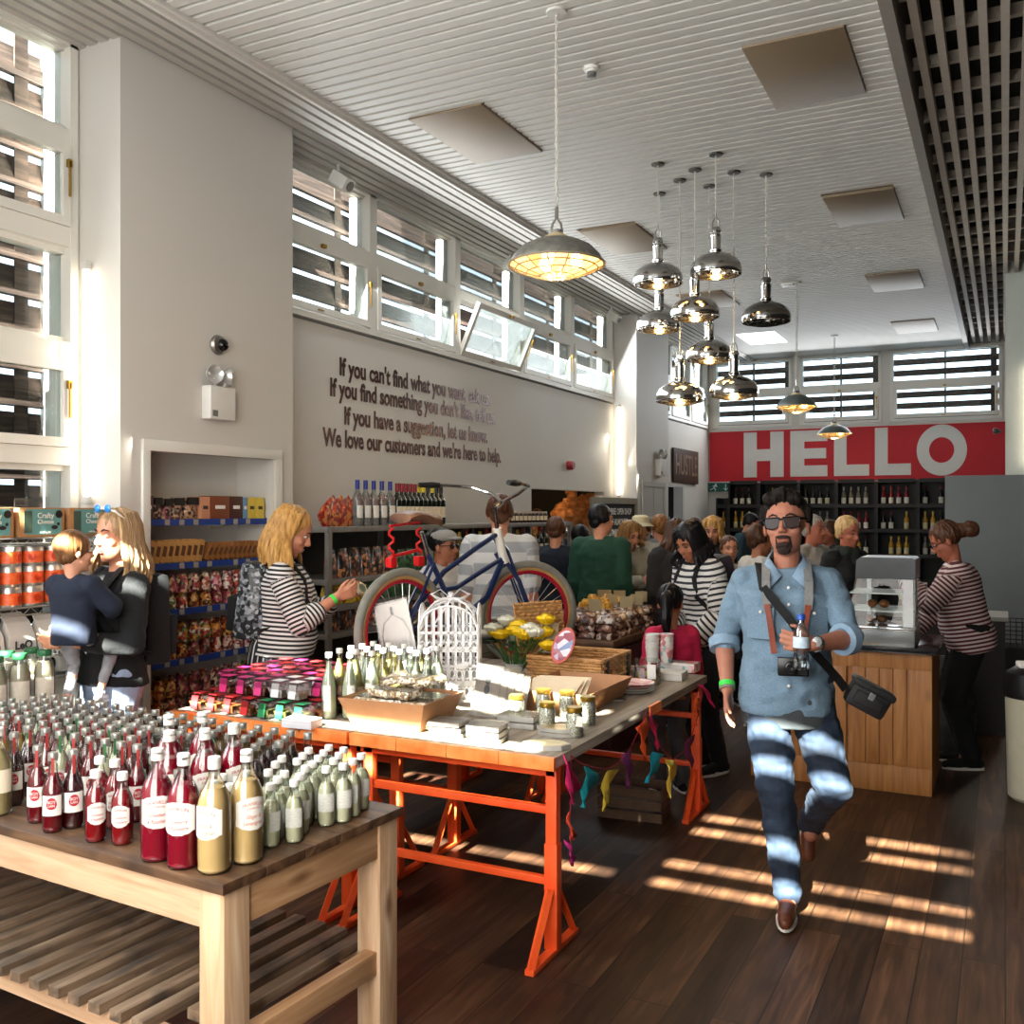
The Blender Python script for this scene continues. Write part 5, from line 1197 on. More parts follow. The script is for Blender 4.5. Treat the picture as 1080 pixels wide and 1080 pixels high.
for i in range(16): (wk, wa)[i % 2].put((SX-.08, 6.75+i*.115, LV[2]), 0, '%s bottle on the third metal shelf behind the bicycle' % ('black-topped', 'amber')[i % 2], '%s bottles on the third metal shelf' % ('black-topped', 'amber')[i % 2])
jar_s = empty('preserve_jar', (0, 0, 0), 0, 'small dark jar with pale lid on top of the shelving', 'jar', 'small jars on the shelving top'); MB().lathe([(0, 0), (.032, 0), (.034, .01), (.034, .075), (.028, .085), (0, .085)], seg=12).build('jar', M('dark_jam', '2c1712', .15, var=.2), jar_s); MB().lathe([(.03, .084), (.031, .10), (0, .10)], seg=12).build('lid', M('pale_lid', 'b9b2a0', .4, .3), jar_s); curved(.0346, -60, 60, .02, .06).build('label', MATS['label_cream'], jar_s)
js = Proto(jar_s)
for i in range(9):
    for r_ in range(2): js.put((SX-.06-.09*r_, 7.62+i*.085, LV[0]), 0)
# ================================================================ GOODS ON THE ORANGE TABLES
card = M('cardboard', 'ad7c55', .7, var=.06, scale=20); card_d = M('cardboard_inside', '9a7250', .75, var=.05)
pink_f = M('pink_print', 'd83f86', .5, var=.1); 
def pot(col, fill, g):
    t = empty('glass_pot', (0, 0, 0), 0, g, 'pot', None); a, b, h = .030, .045, .075
    rg = lambda r, z: [(-r, -r, z), (r, -r, z), (r, r, z), (-r, r, z)]
    MB().loft([rg(a, .002), rg(b, h)], cap=False).build('glass', clear, t, smooth=False)
    MB().loft([rg(a-.003, .004), rg(a+.006, h*.55)]).build('filling', speck('pot_'+fill[0], fill, 70), t, smooth=False)
    MB().box((0, -.038, h*.52), (.040, .002, h*.8), Matrix.Rotation(R(-11), 3, 'X')).build('sleeve', M('sleeve_'+col, col, .5, var=.03), t)
    MB().bb(-b-.001, b+.001, -b-.001, b+.001, h, h+.004).build('lid', thin_glass('pot_lid', 'f8e8ee', .04, .1), t); MB().bb(-.026, .026, -.026, .026, h+.004, h+.0055).build('lid_sticker', M('sleeve_'+col, col, .5, var=.03), t); return t
PT = {'pink': Proto(pot('c82a72', ['7a4a3a', 'b98a6a', '5a3428'], 'pink')), 'red': Proto(pot('c42b2e', ['a3522c', 'c98a4a', '7a3a22'], 'red')), 'green': Proto(pot('1c7a4a', ['5a5a2c', '7a7038', '3c3c1e'], 'green')), 'clear': Proto(pot('dcd4d4', ['d8d4cc', 'b9b0a8', 'e8e4de'], 'clear'))}
fr = [('red', 184), ('red', 207), ('red', 232), ('red', 251), ('green', 264), ('green', 283), ('green', 299)]
nm = ['first', 'second', 'third', 'fourth', 'fifth', 'sixth', 'seventh', 'eighth']
rr = random.Random(11)
for i, (c, px) in enumerate(fr):
    for r_ in range(6):
        c_ = c if r_ == 0 else ('pink', 'red', 'pink')[(i+r_) % 3]; x = -3.34+i*.100; y = 3.40+r_*.104
        PT[c_].put((x, y, TZ+.003), rr.uniform(-.15, .15), ('glass pot with %s card, front row of the table corner, %s from the left' % (c_, nm[i])) if r_ == 0 else 'glass pot with %s card in the lower layer behind the front row' % c_, None if r_ == 0 else '%s-card glass pots in the lower layer' % c_)
        if r_ > 0 or True:
            if r_ == 0 and i in (0, 6): continue
            c2 = ('clear' if i in (4, 5) else 'pink') if r_ < 2 else ('pink', 'red')[(i+r_) % 2]
            PT[c2].put((x+.03 if i < 6 else x-.02, y+.05, TZ+.085), rr.uniform(-.05, .05), ('glass pot with %s card, front of the upper layer, %s from the left' % (c2, nm[i])) if r_ == 0 else 'glass pot with %s card stacked in the upper layer' % c2, None if r_ == 0 else '%s-card glass pots in the upper layer' % c2)
# cloudy and golden tall bottles
tallp = [(0, .003), (.033, 0), (.036, .01), (.036, .13), (.030, .17), (.020, .21), (.0135, .235), (.0125, .285), (0, .285)]
tg = Proto(bottle('pressed_bottle', tallp, liquid('elder', 'bfa95a', .2), .245, (.0155, .27, .292), whitec, [(.0364, -150, -30, .035, .125, M('copper_label', 'b9825a', .5, var=.35, scale=50, col2='e4d6c4'), False)], 'golden bottle', None))
tc_ = Proto(bottle('pressed_bottle', tallp, liquid('cloud', 'd4d6b8', .15), .245, (.0155, .27, .292), whitec, [(.0364, -125, -70, .035, .15, M('white_dots', 'eceae2', .5, var=.25, scale=120), False)], 'cloudy bottle', None))
p = at(347, 757, TZ); tc_.put(p, turn(p, -10), 'cloudy pale bottle standing in front of the others, left one'); p = at(369, 757, TZ); tc_.put(p, turn(p, 15), 'cloudy pale bottle in front, right one, touching the cardboard tray')
bn = 0
for r_ in range(4):
    for i in range(5):
        x = -2.74+i*.090; y = 3.66+r_*.09
        if r_ == 0 and i > 2: continue
        g_ = (i+r_) % 3 != 2 and i < 4
        (tg if g_ else tc_).put((x, y, TZ), turn(Vector((x, y, 0)), rr.uniform(-30, 30)), ('golden bottle with copper label among the tall bottles' if g_ else 'cloudy pale bottle among the tall bottles at the back'), 'golden copper-label bottles beside the tray' if g_ else 'cloudy pale bottles beside the tray')
dots = M('polka', 'e9e7e4', .6, var=0)
if True:
    nt = dots.node_tree; N, L, P_ = nt.nodes, nt.links, nt.nodes['Principled BSDF']; tc = N.new('ShaderNodeTexCoord'); vo = N.new('ShaderNodeTexVoronoi'); vo.inputs['Scale'].default_value = 62; vo.inputs['Randomness'].default_value = 0
    rp = N.new('ShaderNodeValToRGB'); rp.color_ramp.interpolation = 'CONSTANT'; rp.color_ramp.elements[0].color = (.02, .02, .05, 1); rp.color_ramp.elements[1].position = .32; rp.color_ramp.elements[1].color = (.85, .85, .84, 1)
    L.new(tc.outputs['Object'], vo.inputs['Vector']); L.new(vo.outputs['Distance'], rp.inputs[0]); L.new(rp.outputs[0], P_.inputs['Base Color'])
def bx_thing(name, p, s, m_, label, cat, rz=0, extra=None, bevel=.003, rx=0):
    t = empty(name, p, rz, label, cat); t.rotation_euler.x = rx
    MB().bb(-s[0]/2, s[0]/2, -s[1]/2, s[1]/2, 0, s[2], bevel=bevel).build('carton', m_, t); MB().bb(-s[0]*.5, s[0]*.5, -s[1]/2-.0006, s[1]*.5+.0006, s[2]*.72, s[2]*.74).build('lid_seam', M('seam', '8a8680', .8), t)
    return t
p = at(320, 752, TZ); bx_thing('gift_box', (p.x, p.y+.09, TZ), (.165, .10, .075), dots, 'white box with dark polka dots behind the small white box', 'box', .05)
p = at(320, 766, TZ); bx_thing('gift_box', (p.x, p.y-.01, TZ), (.15, .085, .038), M('white_card', 'dcd8dc', .5, var=.03), 'small plain white box at the table edge', 'box', .08)
# cardboard trays
def tray(x0, x1, y0, y1, h, flare, label, z=TZ, rz=0):
    cx, cy_ = (x0+x1)/2, (y0+y1)/2; W, D = (x1-x0)/2, (y1-y0)/2; t = empty('cardboard_tray', (cx, cy_, z), rz, label, 'tray')
    MB().bb(-W+flare, W-flare, -D+flare, D-flare, 0, .004).build('tray_base', card_d, t)
    c = lambda f_, hh: [(-W+f_, -D+f_, hh), (W-f_, -D+f_, hh), (W-f_, D-f_, hh), (-W+f_, D-f_, hh)]
    lo, hi = c(flare, 0), c(0, h)
    for i in range(4):
        j = (i+1) % 4; mb = MB(); a, b2, c2, d2 = map(Vector, (lo[i], lo[j], hi[j], hi[i])); n_ = (b2-a).cross(d2-a).normalized()*.004; mb.loft([[a, b2, c2, d2], [a-n_, b2-n_, c2-n_, d2-n_]]); mb.build('tray_side', card, t, smooth=False)
    return t
pa, pb = at(365, 766, TZ), at(446, 774, TZ); tray(pa.x-.03, pb.x+.02, pa.y-.02, pa.y+.34, .125, .045, 'cardboard tray heaped with cellophane packets near the bottles', rz=.04)
def packet(name, w, d, h, m_, seed):
    t = empty(name, (0, 0, 0)); rr_ = random.Random(seed); mb = MB(); rg = []
    for f_, s_ in ((0, .9), (.3, 1), (.7, .98), (1, .85)):
        rg.append([(w/2*s_*q[0]+rr_.uniform(-.004, .004), d/2*s_*q[1]+rr_.uniform(-.004, .004), h*f_+rr_.uniform(-.002, .002)) for q in ((-1, -1), (0, -1.03), (1, -1), (1.03, 0), (1, 1), (0, 1.03), (-1, 1), (-1.03, 0))])
    mb.loft(rg).build('contents', m_, t, smooth=False)
    MB().box((0, 0, h+.002), (w*1.08, d*1.08, .0015), Matrix.Rotation(.03, 3, 'X')).build('film', film, t); return t
gold_st = speck('gold_confetti', ['b9a27c', 'd8cbb4', '7a6040', 'e6e0d4', '9a8258'], 90, .3)
pk = packet('confetti_packet', .12, .09, .035, gold_st, 2); tag(pk, 'clear packet of gold confetti heaped in the cardboard tray', 'packet', 'gold confetti packets in the tray'); pk = Proto(pk)
tcx, tcy = (pa.x+pb.x)/2-.005, pa.y+.15
for lay in range(4):
    for i in range(3-(lay > 2)):
        for j in range(2-(lay > 2)): pk.put((tcx-.12+i*.12+.02*lay*(lay > 2)+rr.uniform(-.01, .01), tcy-.05+j*.12, TZ+.008+lay*.039), rr.uniform(-.3, .3))
for i in range(3): pk.put((tcx-.06+i*.09, tcy+.05, TZ+.165+.002*i), rot=(rr.uniform(-.2, .3), rr.uniform(-.35, .35), rr.uniform(0, 3)), label='crumpled clear packet on top of the confetti heap', group='loose packets topping the heap')
silver_st = M('silver_napkin', '837f79', .4, var=.18, scale=12, col2='a8a49c'); gsm = M('gold_foil', 'b9a878', .35, .4, var=.3, scale=14)
def flatstack(px, py, n, w, d, h, m_, label, rz=0, dy=.05, poly=None):
    p = at(px, py, TZ); z = TZ+.001; g_ = label
    for i in range(n):
        t = empty('napkin_packet', (p.x+rr.uniform(-.006, .006), p.y+dy, z), rz+rr.uniform(-.08, .08), label, 'packet', g_)
        if poly: MB().prism([(math.cos(2*math.pi*k/poly)*w/2, math.sin(2*math.pi*k/poly)*d/2) for k in range(poly)], 0, h*.8).build('plates', m_, t); MB().prism([(math.cos(2*math.pi*k/poly)*w*.44, math.sin(2*math.pi*k/poly)*d*.44) for k in range(poly)], h*.8, h*.86).build('foil_top', gsm, t)
        else: MB().bb(-w/2, w/2, -d/2, d/2, 0, h*.9, bevel=.003).build('napkins', m_, t); MB().bb(-w/2-.004, w/2+.004, -d/2-.003, d/2+.003, h*.9, h*.93).build('film', film, t)
        z += h
flatstack(468, 778, 3, .14, .12, .022, silver_st, 'silvery flat packet stacked left of the napkin packs', .2)
flatstack(507, 784, 3, .14, .12, .024, silver_st, 'clear napkin pack stacked at the front table edge', .15)
flatstack(543, 768, 2, .17, .13, .028, silver_st, 'clear napkin pack beside the glitter jars', .1)
flatstack(574, 790, 1, .19, .12, .024, silver_st, 'single silver plate pack at the corner of the table', .2, .02, poly=8)
flatstack(588, 776, 2, .20, .12, .018, silver_st, 'silver plate pack stacked in front of the jars', .1, .02, poly=8)
flatstack(640, 738, 1, .14, .10, .008, silver_st, 'thin folded paper lying alone near the long table edge', .7, 0)
for i in range(5):
    p = at(497+i*8, 762, TZ); t = empty('card_packet', (p.x, p.y+.10, TZ+.01), 0, 'grey printed card in clear wrap leaning in the middle of the table', 'card', 'leaning cards in clear wrap'); t.rotation_euler = (R(-24-i*3), R(8), R(22))
    MB().bb(-.055, .055, -.002, .002, 0, .21).build('card', M('grey_card', '8d8884', .5, var=.15, scale=9), t); mb = MB()
    for z_ in (.05, .12, .165): mb.ball((0, -.003, z_), .02, 12, 6, (.7, .08, 1.2))
    mb.build('printed_ovals', M('charcoal_print', '3a3838', .6), t); MB().bb(-.06, .06, -.004, -.0035, -.005, .235).build('film', film, t)
glit = speck('silver_glitter', ['e0dac8', 'bfb49a', 'f4f0e6', 'a39778', 'e9e3d2'], 260, .25); gold_lid = M('gold_lid', 'a9893a', .3, .85, var=.08)
jr = empty('glitter_jar', (0, 0, 0), 0, 'glitter jar', 'jar')
MB().lathe([(0, 0), (.029, 0), (.033, .006), (.033, .085), (.028, .098), (0, .098)], seg=20).build('glitter', glit, jr); MB().lathe([(0, -.001), (.031, -.001), (.035, .006), (.035, .087), (.030, .101), (.030, .104)], seg=20, cap=False).build('glass', clear, jr)
MB().lathe([(.033, .103), (.034, .105), (.034, .120), (.031, .123), (0, .123)], seg=24).build('lid', gold_lid, jr); jp = Proto(jr)
for px, py, lb in ((545, 762, 'gold-lidded glitter jar farthest left'), (553, 748, 'gold-lidded glitter jar at the back left'), (577, 771, 'gold-lidded glitter jar nearest us in the middle'), (573, 755, 'gold-lidded glitter jar just behind the middle one'), (606, 777, 'gold-lidded glitter jar nearest the table edge, carrying a white tag'), (598, 757, 'gold-lidded glitter jar behind the tagged one'), (620, 764, 'gold-lidded glitter jar farthest right')):
    p = at(px, py, TZ); j = jp.put(p, turn(p), lb)
    if px == 606: MB().box((.02, -.037, .07), (.028, .001, .042), Matrix.Rotation(.15, 3, 'Y')).build('white_tag', paper, j)
pa, pb = at(548, 757, TZ), at(638, 752, TZ)
tray(-2.06, -1.66, 4.03, 4.62, .10, .04, 'long open cardboard tray with cream sheets behind the glitter jars')
for i in range(3): t = empty('cream_sheet', (-1.93+i*.03, 4.08+.03*i, TZ+.012+.003*i), 0, 'cream paper sheet lying in the long cardboard tray', 'sheet', 'cream sheets in the tray'); t.rotation_euler = (R(22), 0, .1*i); MB().bb(-.13, .13, 0, .26, 0, .003).build('sheet', M('cream_sheet', 'e4cfae', .6, var=.04), t)
t = empty('booklet', (-2.06, 4.02, TZ+.105), .3, 'teal patterned booklet on the left edge of the long tray', 'booklet'); t.rotation_euler.x = .25; MB().bb(-.07, .07, -.05, .05, 0, .006).build('cover', speck('booklet', ['2f8a94', 'dfe6e2', '1c5a66', 'a9cfd0'], 50), t)
# ---- birdcage card holder of white laser-cut card
wcard = M('white_laser_card', 'eeebea', .55, var=.02)
bcp = at(470, 733, TZ); bc = empty('card_birdcage', (bcp.x, bcp.y+.05, TZ), R(26), 'tall white laser-cut card birdcage with ribbon bow on top', 'birdcage')
BW2, BH = .145, .455
def lattice(mb, w, h0, h1, mt, dome_=True):
    def add(x0, x1, z0, z1): mb.box(mt @ Vector(((x0+x1)/2, 0, (z0+z1)/2)), (abs(x1-x0), .003, abs(z1-z0)), mt.to_3x3())
    n = 9; topz = lambda x: h0+(h1-h0)*math.sqrt(max(0, 1-(x/w)**2)) if dome_ else h1
    for i in range(n):
        x = -w+2*w*i/(n-1); add(x-.0065, x+.0065, 0, topz(x*.97))
    for z_ in (.006, .07, .082, .16, .235, .25, .325): add(-w, w, z_-.006, z_+.006)
    for i in range(n-1):
        x = -w+2*w*(i+.5)/(n-1)
        for z_ in (.035, .12, .26): 
            c = Vector((x, 0, z_)); mb.tube([mt @ (c+Vector((math.cos(a)*.014, 0, math.sin(a)*.022))) for a in [k*math.pi/4 for k in range(9)]], .0042, 4)
    k = 14; mb.tube([mt @ Vector((-w+2*w*i/k, 0, topz(-w+2*w*i/k))) for i in range(k+1)], .006, 4)
for k in range(4):
    mt = Matrix.Rotation(k*math.pi/2, 4, 'Z') @ Matrix.Translation((0, -BW2, 0)); mb = MB(); lattice(mb, BW2, .34, BH, mt)
    if k in (0, 3):   # small card birds
        for (bx_, bz_) in ((-.07, .25), (.06, .16)): mb.ball(mt @ Vector((bx_, -.008, bz_)), .03, 10, 6, (1, .15, .5), mt.to_3x3()).ball(mt @ Vector((bx_+.03, -.010, bz_+.012)), .013, 8, 6, (1, .3, 1), mt.to_3x3())
    mb.build('lattice_side', wcard, bc, smooth=False)
mb = MB()
for k in range(4):
    a = k*math.pi/2; mb.tube([(math.cos(a+math.pi/4)*BW2*1.4*q, math.sin(a+math.pi/4)*BW2*1.4*q, .34+(BH+.03-.34)*math.sqrt(1-q*q)) for q in (1, .85, .6, .3, 0)], .005, 4)
mb.lathe([(0, BH+.01), (.02, BH+.012), (.024, BH+.03), (.012, BH+.045), (.016, BH+.055), (0, BH+.06)]); mb.bb(-BW2, BW2, -BW2, BW2, 0, .006); mb.build('dome_ribs', wcard, bc)
mb = MB(); sat = M('satin_ribbon', 'e9e6e6', .35, var=.05)
for sd in (1, -1): mb.tube([(0, -.02, BH+.03), (sd*.05, -.03, BH+.075), (sd*.095, -.03, BH+.05), (sd*.05, -.03, BH+.02), (0, -.02, BH+.03)], [.008, .016, .02, .014, .008], 6, flat=(1, .25)); mb.tube([(0, -.03, BH+.02), (sd*.04, -.05, BH-.04), (sd*.08, -.06, BH-.10)], [.012, .016, .012], 6, flat=(1, .2))
mb.build('ribbon_bow', sat, bc)
pp = at(425, 736, TZ); t = empty('packed_birdcage_card', (pp.x, pp.y+.04, TZ+.035), R(18), 'flat-packed white laser-cut birdcage card leaning against the bicycle wheel', 'card'); t.rotation_euler = (R(-6), R(-13), R(22))
MB().bb(-.085, .085, .002, .005, 0, .44).build('backing_card', M('grey_white', 'b9b7bb', .55, var=.04), t)
mb = MB(); mt = Matrix.Translation((0, -.004, .05))
for i in range(8): mb.bb(-.06+.0171*i-.0015, -.06+.0171*i+.0015, -.004, -.001, .20, .26); mb.bb(-.06+.0171*i-.003, -.06+.0171*i+.003, -.004, -.001, .10, .13)
mb.tube([(-.068, -.003, .05), (-.07, -.003, .28), (-.05, -.003, .345), (0, -.003, .38), (.05, -.003, .345), (.07, -.003, .28), (.068, -.003, .05)], .004, 4); mb.tube([(0, -.003, .38), (0, -.003, .42)], .008, 5); mb.build('cage_relief', M('relief_grey', '8f8c90', .6, var=.1), t); MB().bb(-.09, .09, -.007, -.0065, -.004, .45).build('film', film, t)
# flowers in a white tie
fl = at(548, 724, TZ); fo = empty('flower_bouquet', (fl.x-.10, fl.y+.14, TZ), 0, 'bouquet of yellow and white roses tied in white paper', 'flowers')
yel_p, wht_p, grn = M('yellow_petal', 'e8c015', .55, var=.12, scale=40), M('white_petal', 'e2e0cf', .55, var=.06, scale=40), M('leaf_green', '2d5a26', .5, var=.3, scale=20)
MB().lathe([(0, 0), (.05, 0), (.055, .01), (.045, .06), (.05, .085), (.062, .10)], seg=18, cap=False).build('white_wrap', M('wrap_paper', 'dfe0dc', .6, var=.05), fo)
rf = random.Random(4); heads = []
for i in range(17):
    a = rf.uniform(0, 6.28); r_ = math.sqrt(rf.random())*.15; heads.append((math.cos(a)*r_*1.15, math.sin(a)*r_*.6, .30+rf.uniform(-.03, .03)-(r_**2)*2.4))
heads += [(.19, 0, .34), (.17, .02, .27), (.20, .01, .20), (-.17, 0, .24)]
mb = MB()
for h_ in heads: mb.tube([(h_[0]*.1, h_[1]*.1, .01), (h_[0]*.45, h_[1]*.5, .13), (h_[0], h_[1], h_[2])], .0035, 5)
mb.build('stems', grn, fo)
for i, h_ in enumerate(heads):
    m_ = wht_p if i % 5 in (0, 2) and i < 17 or i == 20 else yel_p; mb = MB(); c = Vector(h_)
    for lay, (nn, rad, op) in enumerate(((3, .018, .0), (5, .028, .15), (6, .040, .4))):
        for k in range(nn):
            a = 2*math.pi*k/nn+lay*.5+i; d = Vector((math.cos(a), math.sin(a), 0)); tn = Vector((-d.y, d.x, 0))
            rows_ = []
            for q in range(4):
                f_ = q/3; rad_ = rad*(.3+.85*math.sin(f_*2.3)+op*.3*f_**2); z_ = .056*f_*(1-op*.5*f_)-.022; w_ = rad*(.55+.35*math.sin(f_*2.4)); rows_.append([c+d*rad_*.9-tn*w_+Vector((0, 0, z_)), c+d*rad_*1.08+Vector((0, 0, z_+.002)), c+d*rad_*.9+tn*w_+Vector((0, 0, z_))])
            mb.loft(rows_, cap=False, closed=False)
    mb.ball(c, .012, 8, 6); o = mb.build('rose', m_, fo, smooth=True)
mb = MB()
for i in range(34):
    a = rf.uniform(0, 6.28); r_ = rf.uniform(.04, .15); c = Vector((math.cos(a)*r_*1.1, math.sin(a)*r_*.7, rf.uniform(.12, .26))); d = Vector((math.cos(a), math.sin(a), rf.uniform(-.4, .5))).normalized(); s_ = d.cross(Vector((0, 0, 1))).normalized(); L_ = rf.uniform(.05, .08)
    mb.loft([[c-s_*.002, c, c+s_*.002], [c+d*L_*.4-s_*.018, c+d*L_*.4+Vector((0, 0, -.004)), c+d*L_*.4+s_*.018], [c+d*L_*.75-s_*.012, c+d*L_*.75, c+d*L_*.75+s_*.012], [c+d*L_-s_*.001, c+d*L_, c+d*L_+s_*.001]], cap=False, closed=False)
mb.build('leaves', grn, fo, smooth=True)
# wicker hamper with open lid
wk_m = M('wicker', 'a87845', .6, var=.35, scale=26, col2='c99a62', bump=.3)
def weave(mb, p0, p1, h0, h1, n_out, rows_=10, st=14):
    p0, p1 = Vector(p0), Vector(p1); d = p1-p0; L_ = d.length; n_out = Vector(n_out)
    for r_ in range(rows_):
        z = h0+(h1-h0)*(r_+.5)/rows_; k = st*2; mb.tube([p0+d*(i/k)+Vector((0, 0, z))+n_out*(.0045*(1 if (i+r_*2) % 4 < 2 else -1)) for i in range(k+1)], (h1-h0)/rows_*.52, 5)
    for i in range(st+1): q = p0+d*i/st; mb.tube([q+Vector((0, 0, h0)), q+Vector((0, 0, h1))], .0045, 5)
hx0, hx1, hy0, hy1, hh = -2.26, -1.84, 4.66, 5.08, .155
t = empty('wicker_hamper', ((hx0+hx1)/2, (hy0+hy1)/2, TZ), 0, 'open wicker hamper with dark leather straps behind the long cardboard tray', 'hamper'); W, D = (hx1-hx0)/2, (hy1-hy0)/2
mb = MB(); weave(mb, (-W, -D, 0), (W, -D, 0), 0, hh, (0, -1, 0)); weave(mb, (W, -D, 0), (W, D, 0), 0, hh, (1, 0, 0)); weave(mb, (-W, D, 0), (W, D, 0), 0, hh, (0, 1, 0)); weave(mb, (-W, -D, 0), (-W, D, 0), 0, hh, (-1, 0, 0)); mb.bb(-W, W, -D, D, 0, .006); mb.build('basket', wk_m, t, smooth=True)
mb = MB()
for a, b2 in (((-W, -D), (W, -D)), ((W, -D), (W, D)), ((W, D), (-W, D)), ((-W, D), (-W, -D))): mb.tube([(a[0], a[1], hh), (b2[0], b2[1], hh)], .010, 7)
mb.build('rim', wk_m, t)
mb = MB(); mb.tube([(W+.006, -.09, .09), (W+.03, -.06, .065), (W+.03, .06, .065), (W+.006, .09, .09)], .008, 6); mb.build('handle', wk_m, t)
MB().bb(W+.002, W+.014, -.165, -.14, .02, .15).build('leather_strap', M('black_leather', '1c1613', .5), t); MB().bb(W+.002, W+.014, .14, .165, .02, .15).build('leather_strap', MATS['black_leather'], t)
mb = MB(); weave(mb, (-D+.03, 0, 0), (D-.03, 0, 0), 0, .26, (0, -1, 0), 14, 14); lid = mb.build('hamper_lid', wk_m, t, smooth=True); lid.location = (-W-.01, .0, hh); lid.rotation_euler = (R(-10), 0, R(62)); lid.scale = (.9, 1, 1.05)
def oval(px, py, Z, a, b2, rot, m_, label):
    p = deep(px, py, Z); t = empty('gift_paddle', p, 0, label, 'gift'); t.rotation_euler = rot
    MB().lathe([(0, -.004), (.97, -.004), (1, 0), (.97, .004), (0, .004)], seg=28).xf(Matrix.Diagonal((a, b2, 1, 1))).build('rim', M('pink_plastic', 'c0564e', .3, var=.05), t); MB().lathe([(0, .0045), (.82, .0045), (.82, .006), (0, .006)], seg=24).xf(Matrix.Diagonal((a, b2, 1, 1))).build('printed_face', m_, t)
oval(594, 681, 5.0, .055, .10, (R(68), R(18), R(12)), speck('oval_print', ['b9a6c4', 'e6dce8', 'a05a6a', '8a9ac0'], 26, .2), 'pink-rimmed oval wrapped gift leaning in the wicker hamper')
t = empty('note_card', (-2.2, 4.80, TZ+.16), R(20), 'small kraft note card standing in the hamper beside the yellow roses', 'card'); t.rotation_euler.x = R(-12); MB().bb(-.05, .05, -.002, .002, 0, .16).build('card', M('note_kraft', '9a8a6c', .7, var=.06), t)
# pink plates, sweets tub, cups and napkin boxes at the far right corner
pl_m = M('plate_white', 'dcd8d2', .4, var=.02); ppk = speck('plate_pink', ['d98a8a', 'e6b0a8', 'c2605c', 'f0d8cc'], 30, .4)
p = at(668, 730, TZ)
for i in range(4):
    t = empty('party_plate', (p.x, p.y, TZ+.004+i*.012), 0, 'pink patterned party plate in the short pile at the table edge', 'plate', 'party plates in a pile'); MB().lathe([(0, 0), (.075, 0), (.105, .012), (.107, .014), (.075, .004), (0, .004)], seg=28).build('plate', ppk if i > 1 else pl_m, t)
p = at(683, 721, TZ); t = empty('sweets_tub', p, 0, 'clear round tub of mixed sweets with a white label', 'tub')
MB().lathe([(0, .003), (.066, .003), (.066, .09), (0, .09)], seg=22).build('sweets', speck('tub_sweets', ['c9a23a', 'b04a5a', 'e0d0b8', '7a3a2a', 'd8b8c0', 'c8c060'], 45), t); MB().lathe([(0, 0), (.069, 0), (.070, .125), (.072, .13), (0, .132)], seg=24).build('tub', clear, t)
MB().box((.02, -.0715, .075), (.045, .001, .075)).build('label', paper, t); t.rotation_euler.z = turn(p)
cupm = M('paper_cup', 'ded8d2', .5, var=.03); cupp = speck('cup_print', ['e0dad4', 'e0dad4', 'c77a7a', 'dcd6d0', '8ab0b0', 'e4b0b0'], 30, .5)
def cupstack(px, py, n, m_, label, rz=0):
    p = at(px, py, TZ); 
    for i in range(n):
        t = empty('paper_cup', (p.x, p.y, TZ+.052+i*.024), rz, label, 'cup', label); MB().lathe([(0, .0), (.030, 0), (.041, .088), (.043, .09), (.042, .093), (.039, .089)], seg=18).build('cup', m_, t)
bx_thing('napkin_box', (lambda q: (q.x-.03, q.y, TZ))(at(707, 716, TZ)), (.22, .13, .045), M('napkin_white', 'd9d5ce', .5, var=.05), 'low white napkin box under the cups at the far corner', 'box', .05)
bx_thing('napkin_box', (lambda q: (q.x-.02, q.y+.17, TZ))(at(712, 712, TZ)), (.20, .13, .05), cupp, 'floral napkin box behind the plain one', 'box', 0)
cupstack(688, 708, 4, cupm, 'white paper cup in the left stack at the far corner'); cupstack(703, 708, 4, cupp, 'floral paper cup in the right stack at the far corner')
flatstack(652, 715, 3, .15, .13, .016, silver_st, 'clear-wrapped napkin pack beside the hamper', 0, .1)
# ---- the bicycle standing on the tables
Rw = .292; pr_ = Vector((*lv(424, 5.05), TZ+Rw+.024)); pf = Vector((*lv(557, 5.82), TZ+Rw+.024)); dB = (pf-pr_); wb_ = dB.length; dB.normalize()
bk = empty('bicycle', (pr_.x, pr_.y, TZ), math.atan2(dB.y, dB.x), 'navy and white cruiser bicycle with red rims displayed on the orange tables', 'bicycle')
tyre, tan_, rim_m, sp_m = M('tyre_grey', '77756c', .7, var=.1, scale=30), M('tan_wall', 'a8804c', .7, var=.1), M('red_rim', 'a3122c', .4, .2, var=.04), M('spoke', 'c9c9c6', .3, .8)
navy, whp, chr_ = M('navy_frame', '16264e', .3, var=.04, coat=.5), M('white_frame', 'dedbd2', .3, var=.02, coat=.5), chrome
zh = Rw+.024
def wheel(x, ang):
    mt = Matrix.Translation((x, 0, zh)) @ Matrix.Rotation(ang, 4, 'Z'); mb = MB(); mb.ring((0, 0, 0), Rw, .024, axis='Y', seg=56, sub=10); w_ = mb.xf(mt).build('tyre', tyre, bk, smooth=True)
    mb = MB(); mb.ring((0, 0.0, 0), Rw-.022, .017, axis='Y', seg=56, sub=8); mb.xf(mt).build('tan_wall', tan_, w_, smooth=True)
    mb = MB(); mb.ring((0, 0, 0), Rw-.043, .014, axis='Y', seg=56, sub=8); mb.xf(mt).build('rim', rim_m, w_, smooth=True)
    mb = MB()
    for i in range(28): a = 2*math.pi*i/28; b2 = a+(.5 if i % 2 else -.5); mb.tube([(math.cos(b2)*.02, (.025 if i % 4 < 2 else -.025), math.sin(b2)*.02), (math.cos(a)*(Rw-.045), 0, math.sin(a)*(Rw-.045))], .0016, 4)
    mb.xf(mt).build('spokes', sp_m, w_); mb = MB(); mb.tube([(0, -.05, 0), (0, .05, 0)], .016, 10); mb.xf(mt).build('hub', chr_, w_)
wheel(0, 0); wheel(wb_, R(-28))
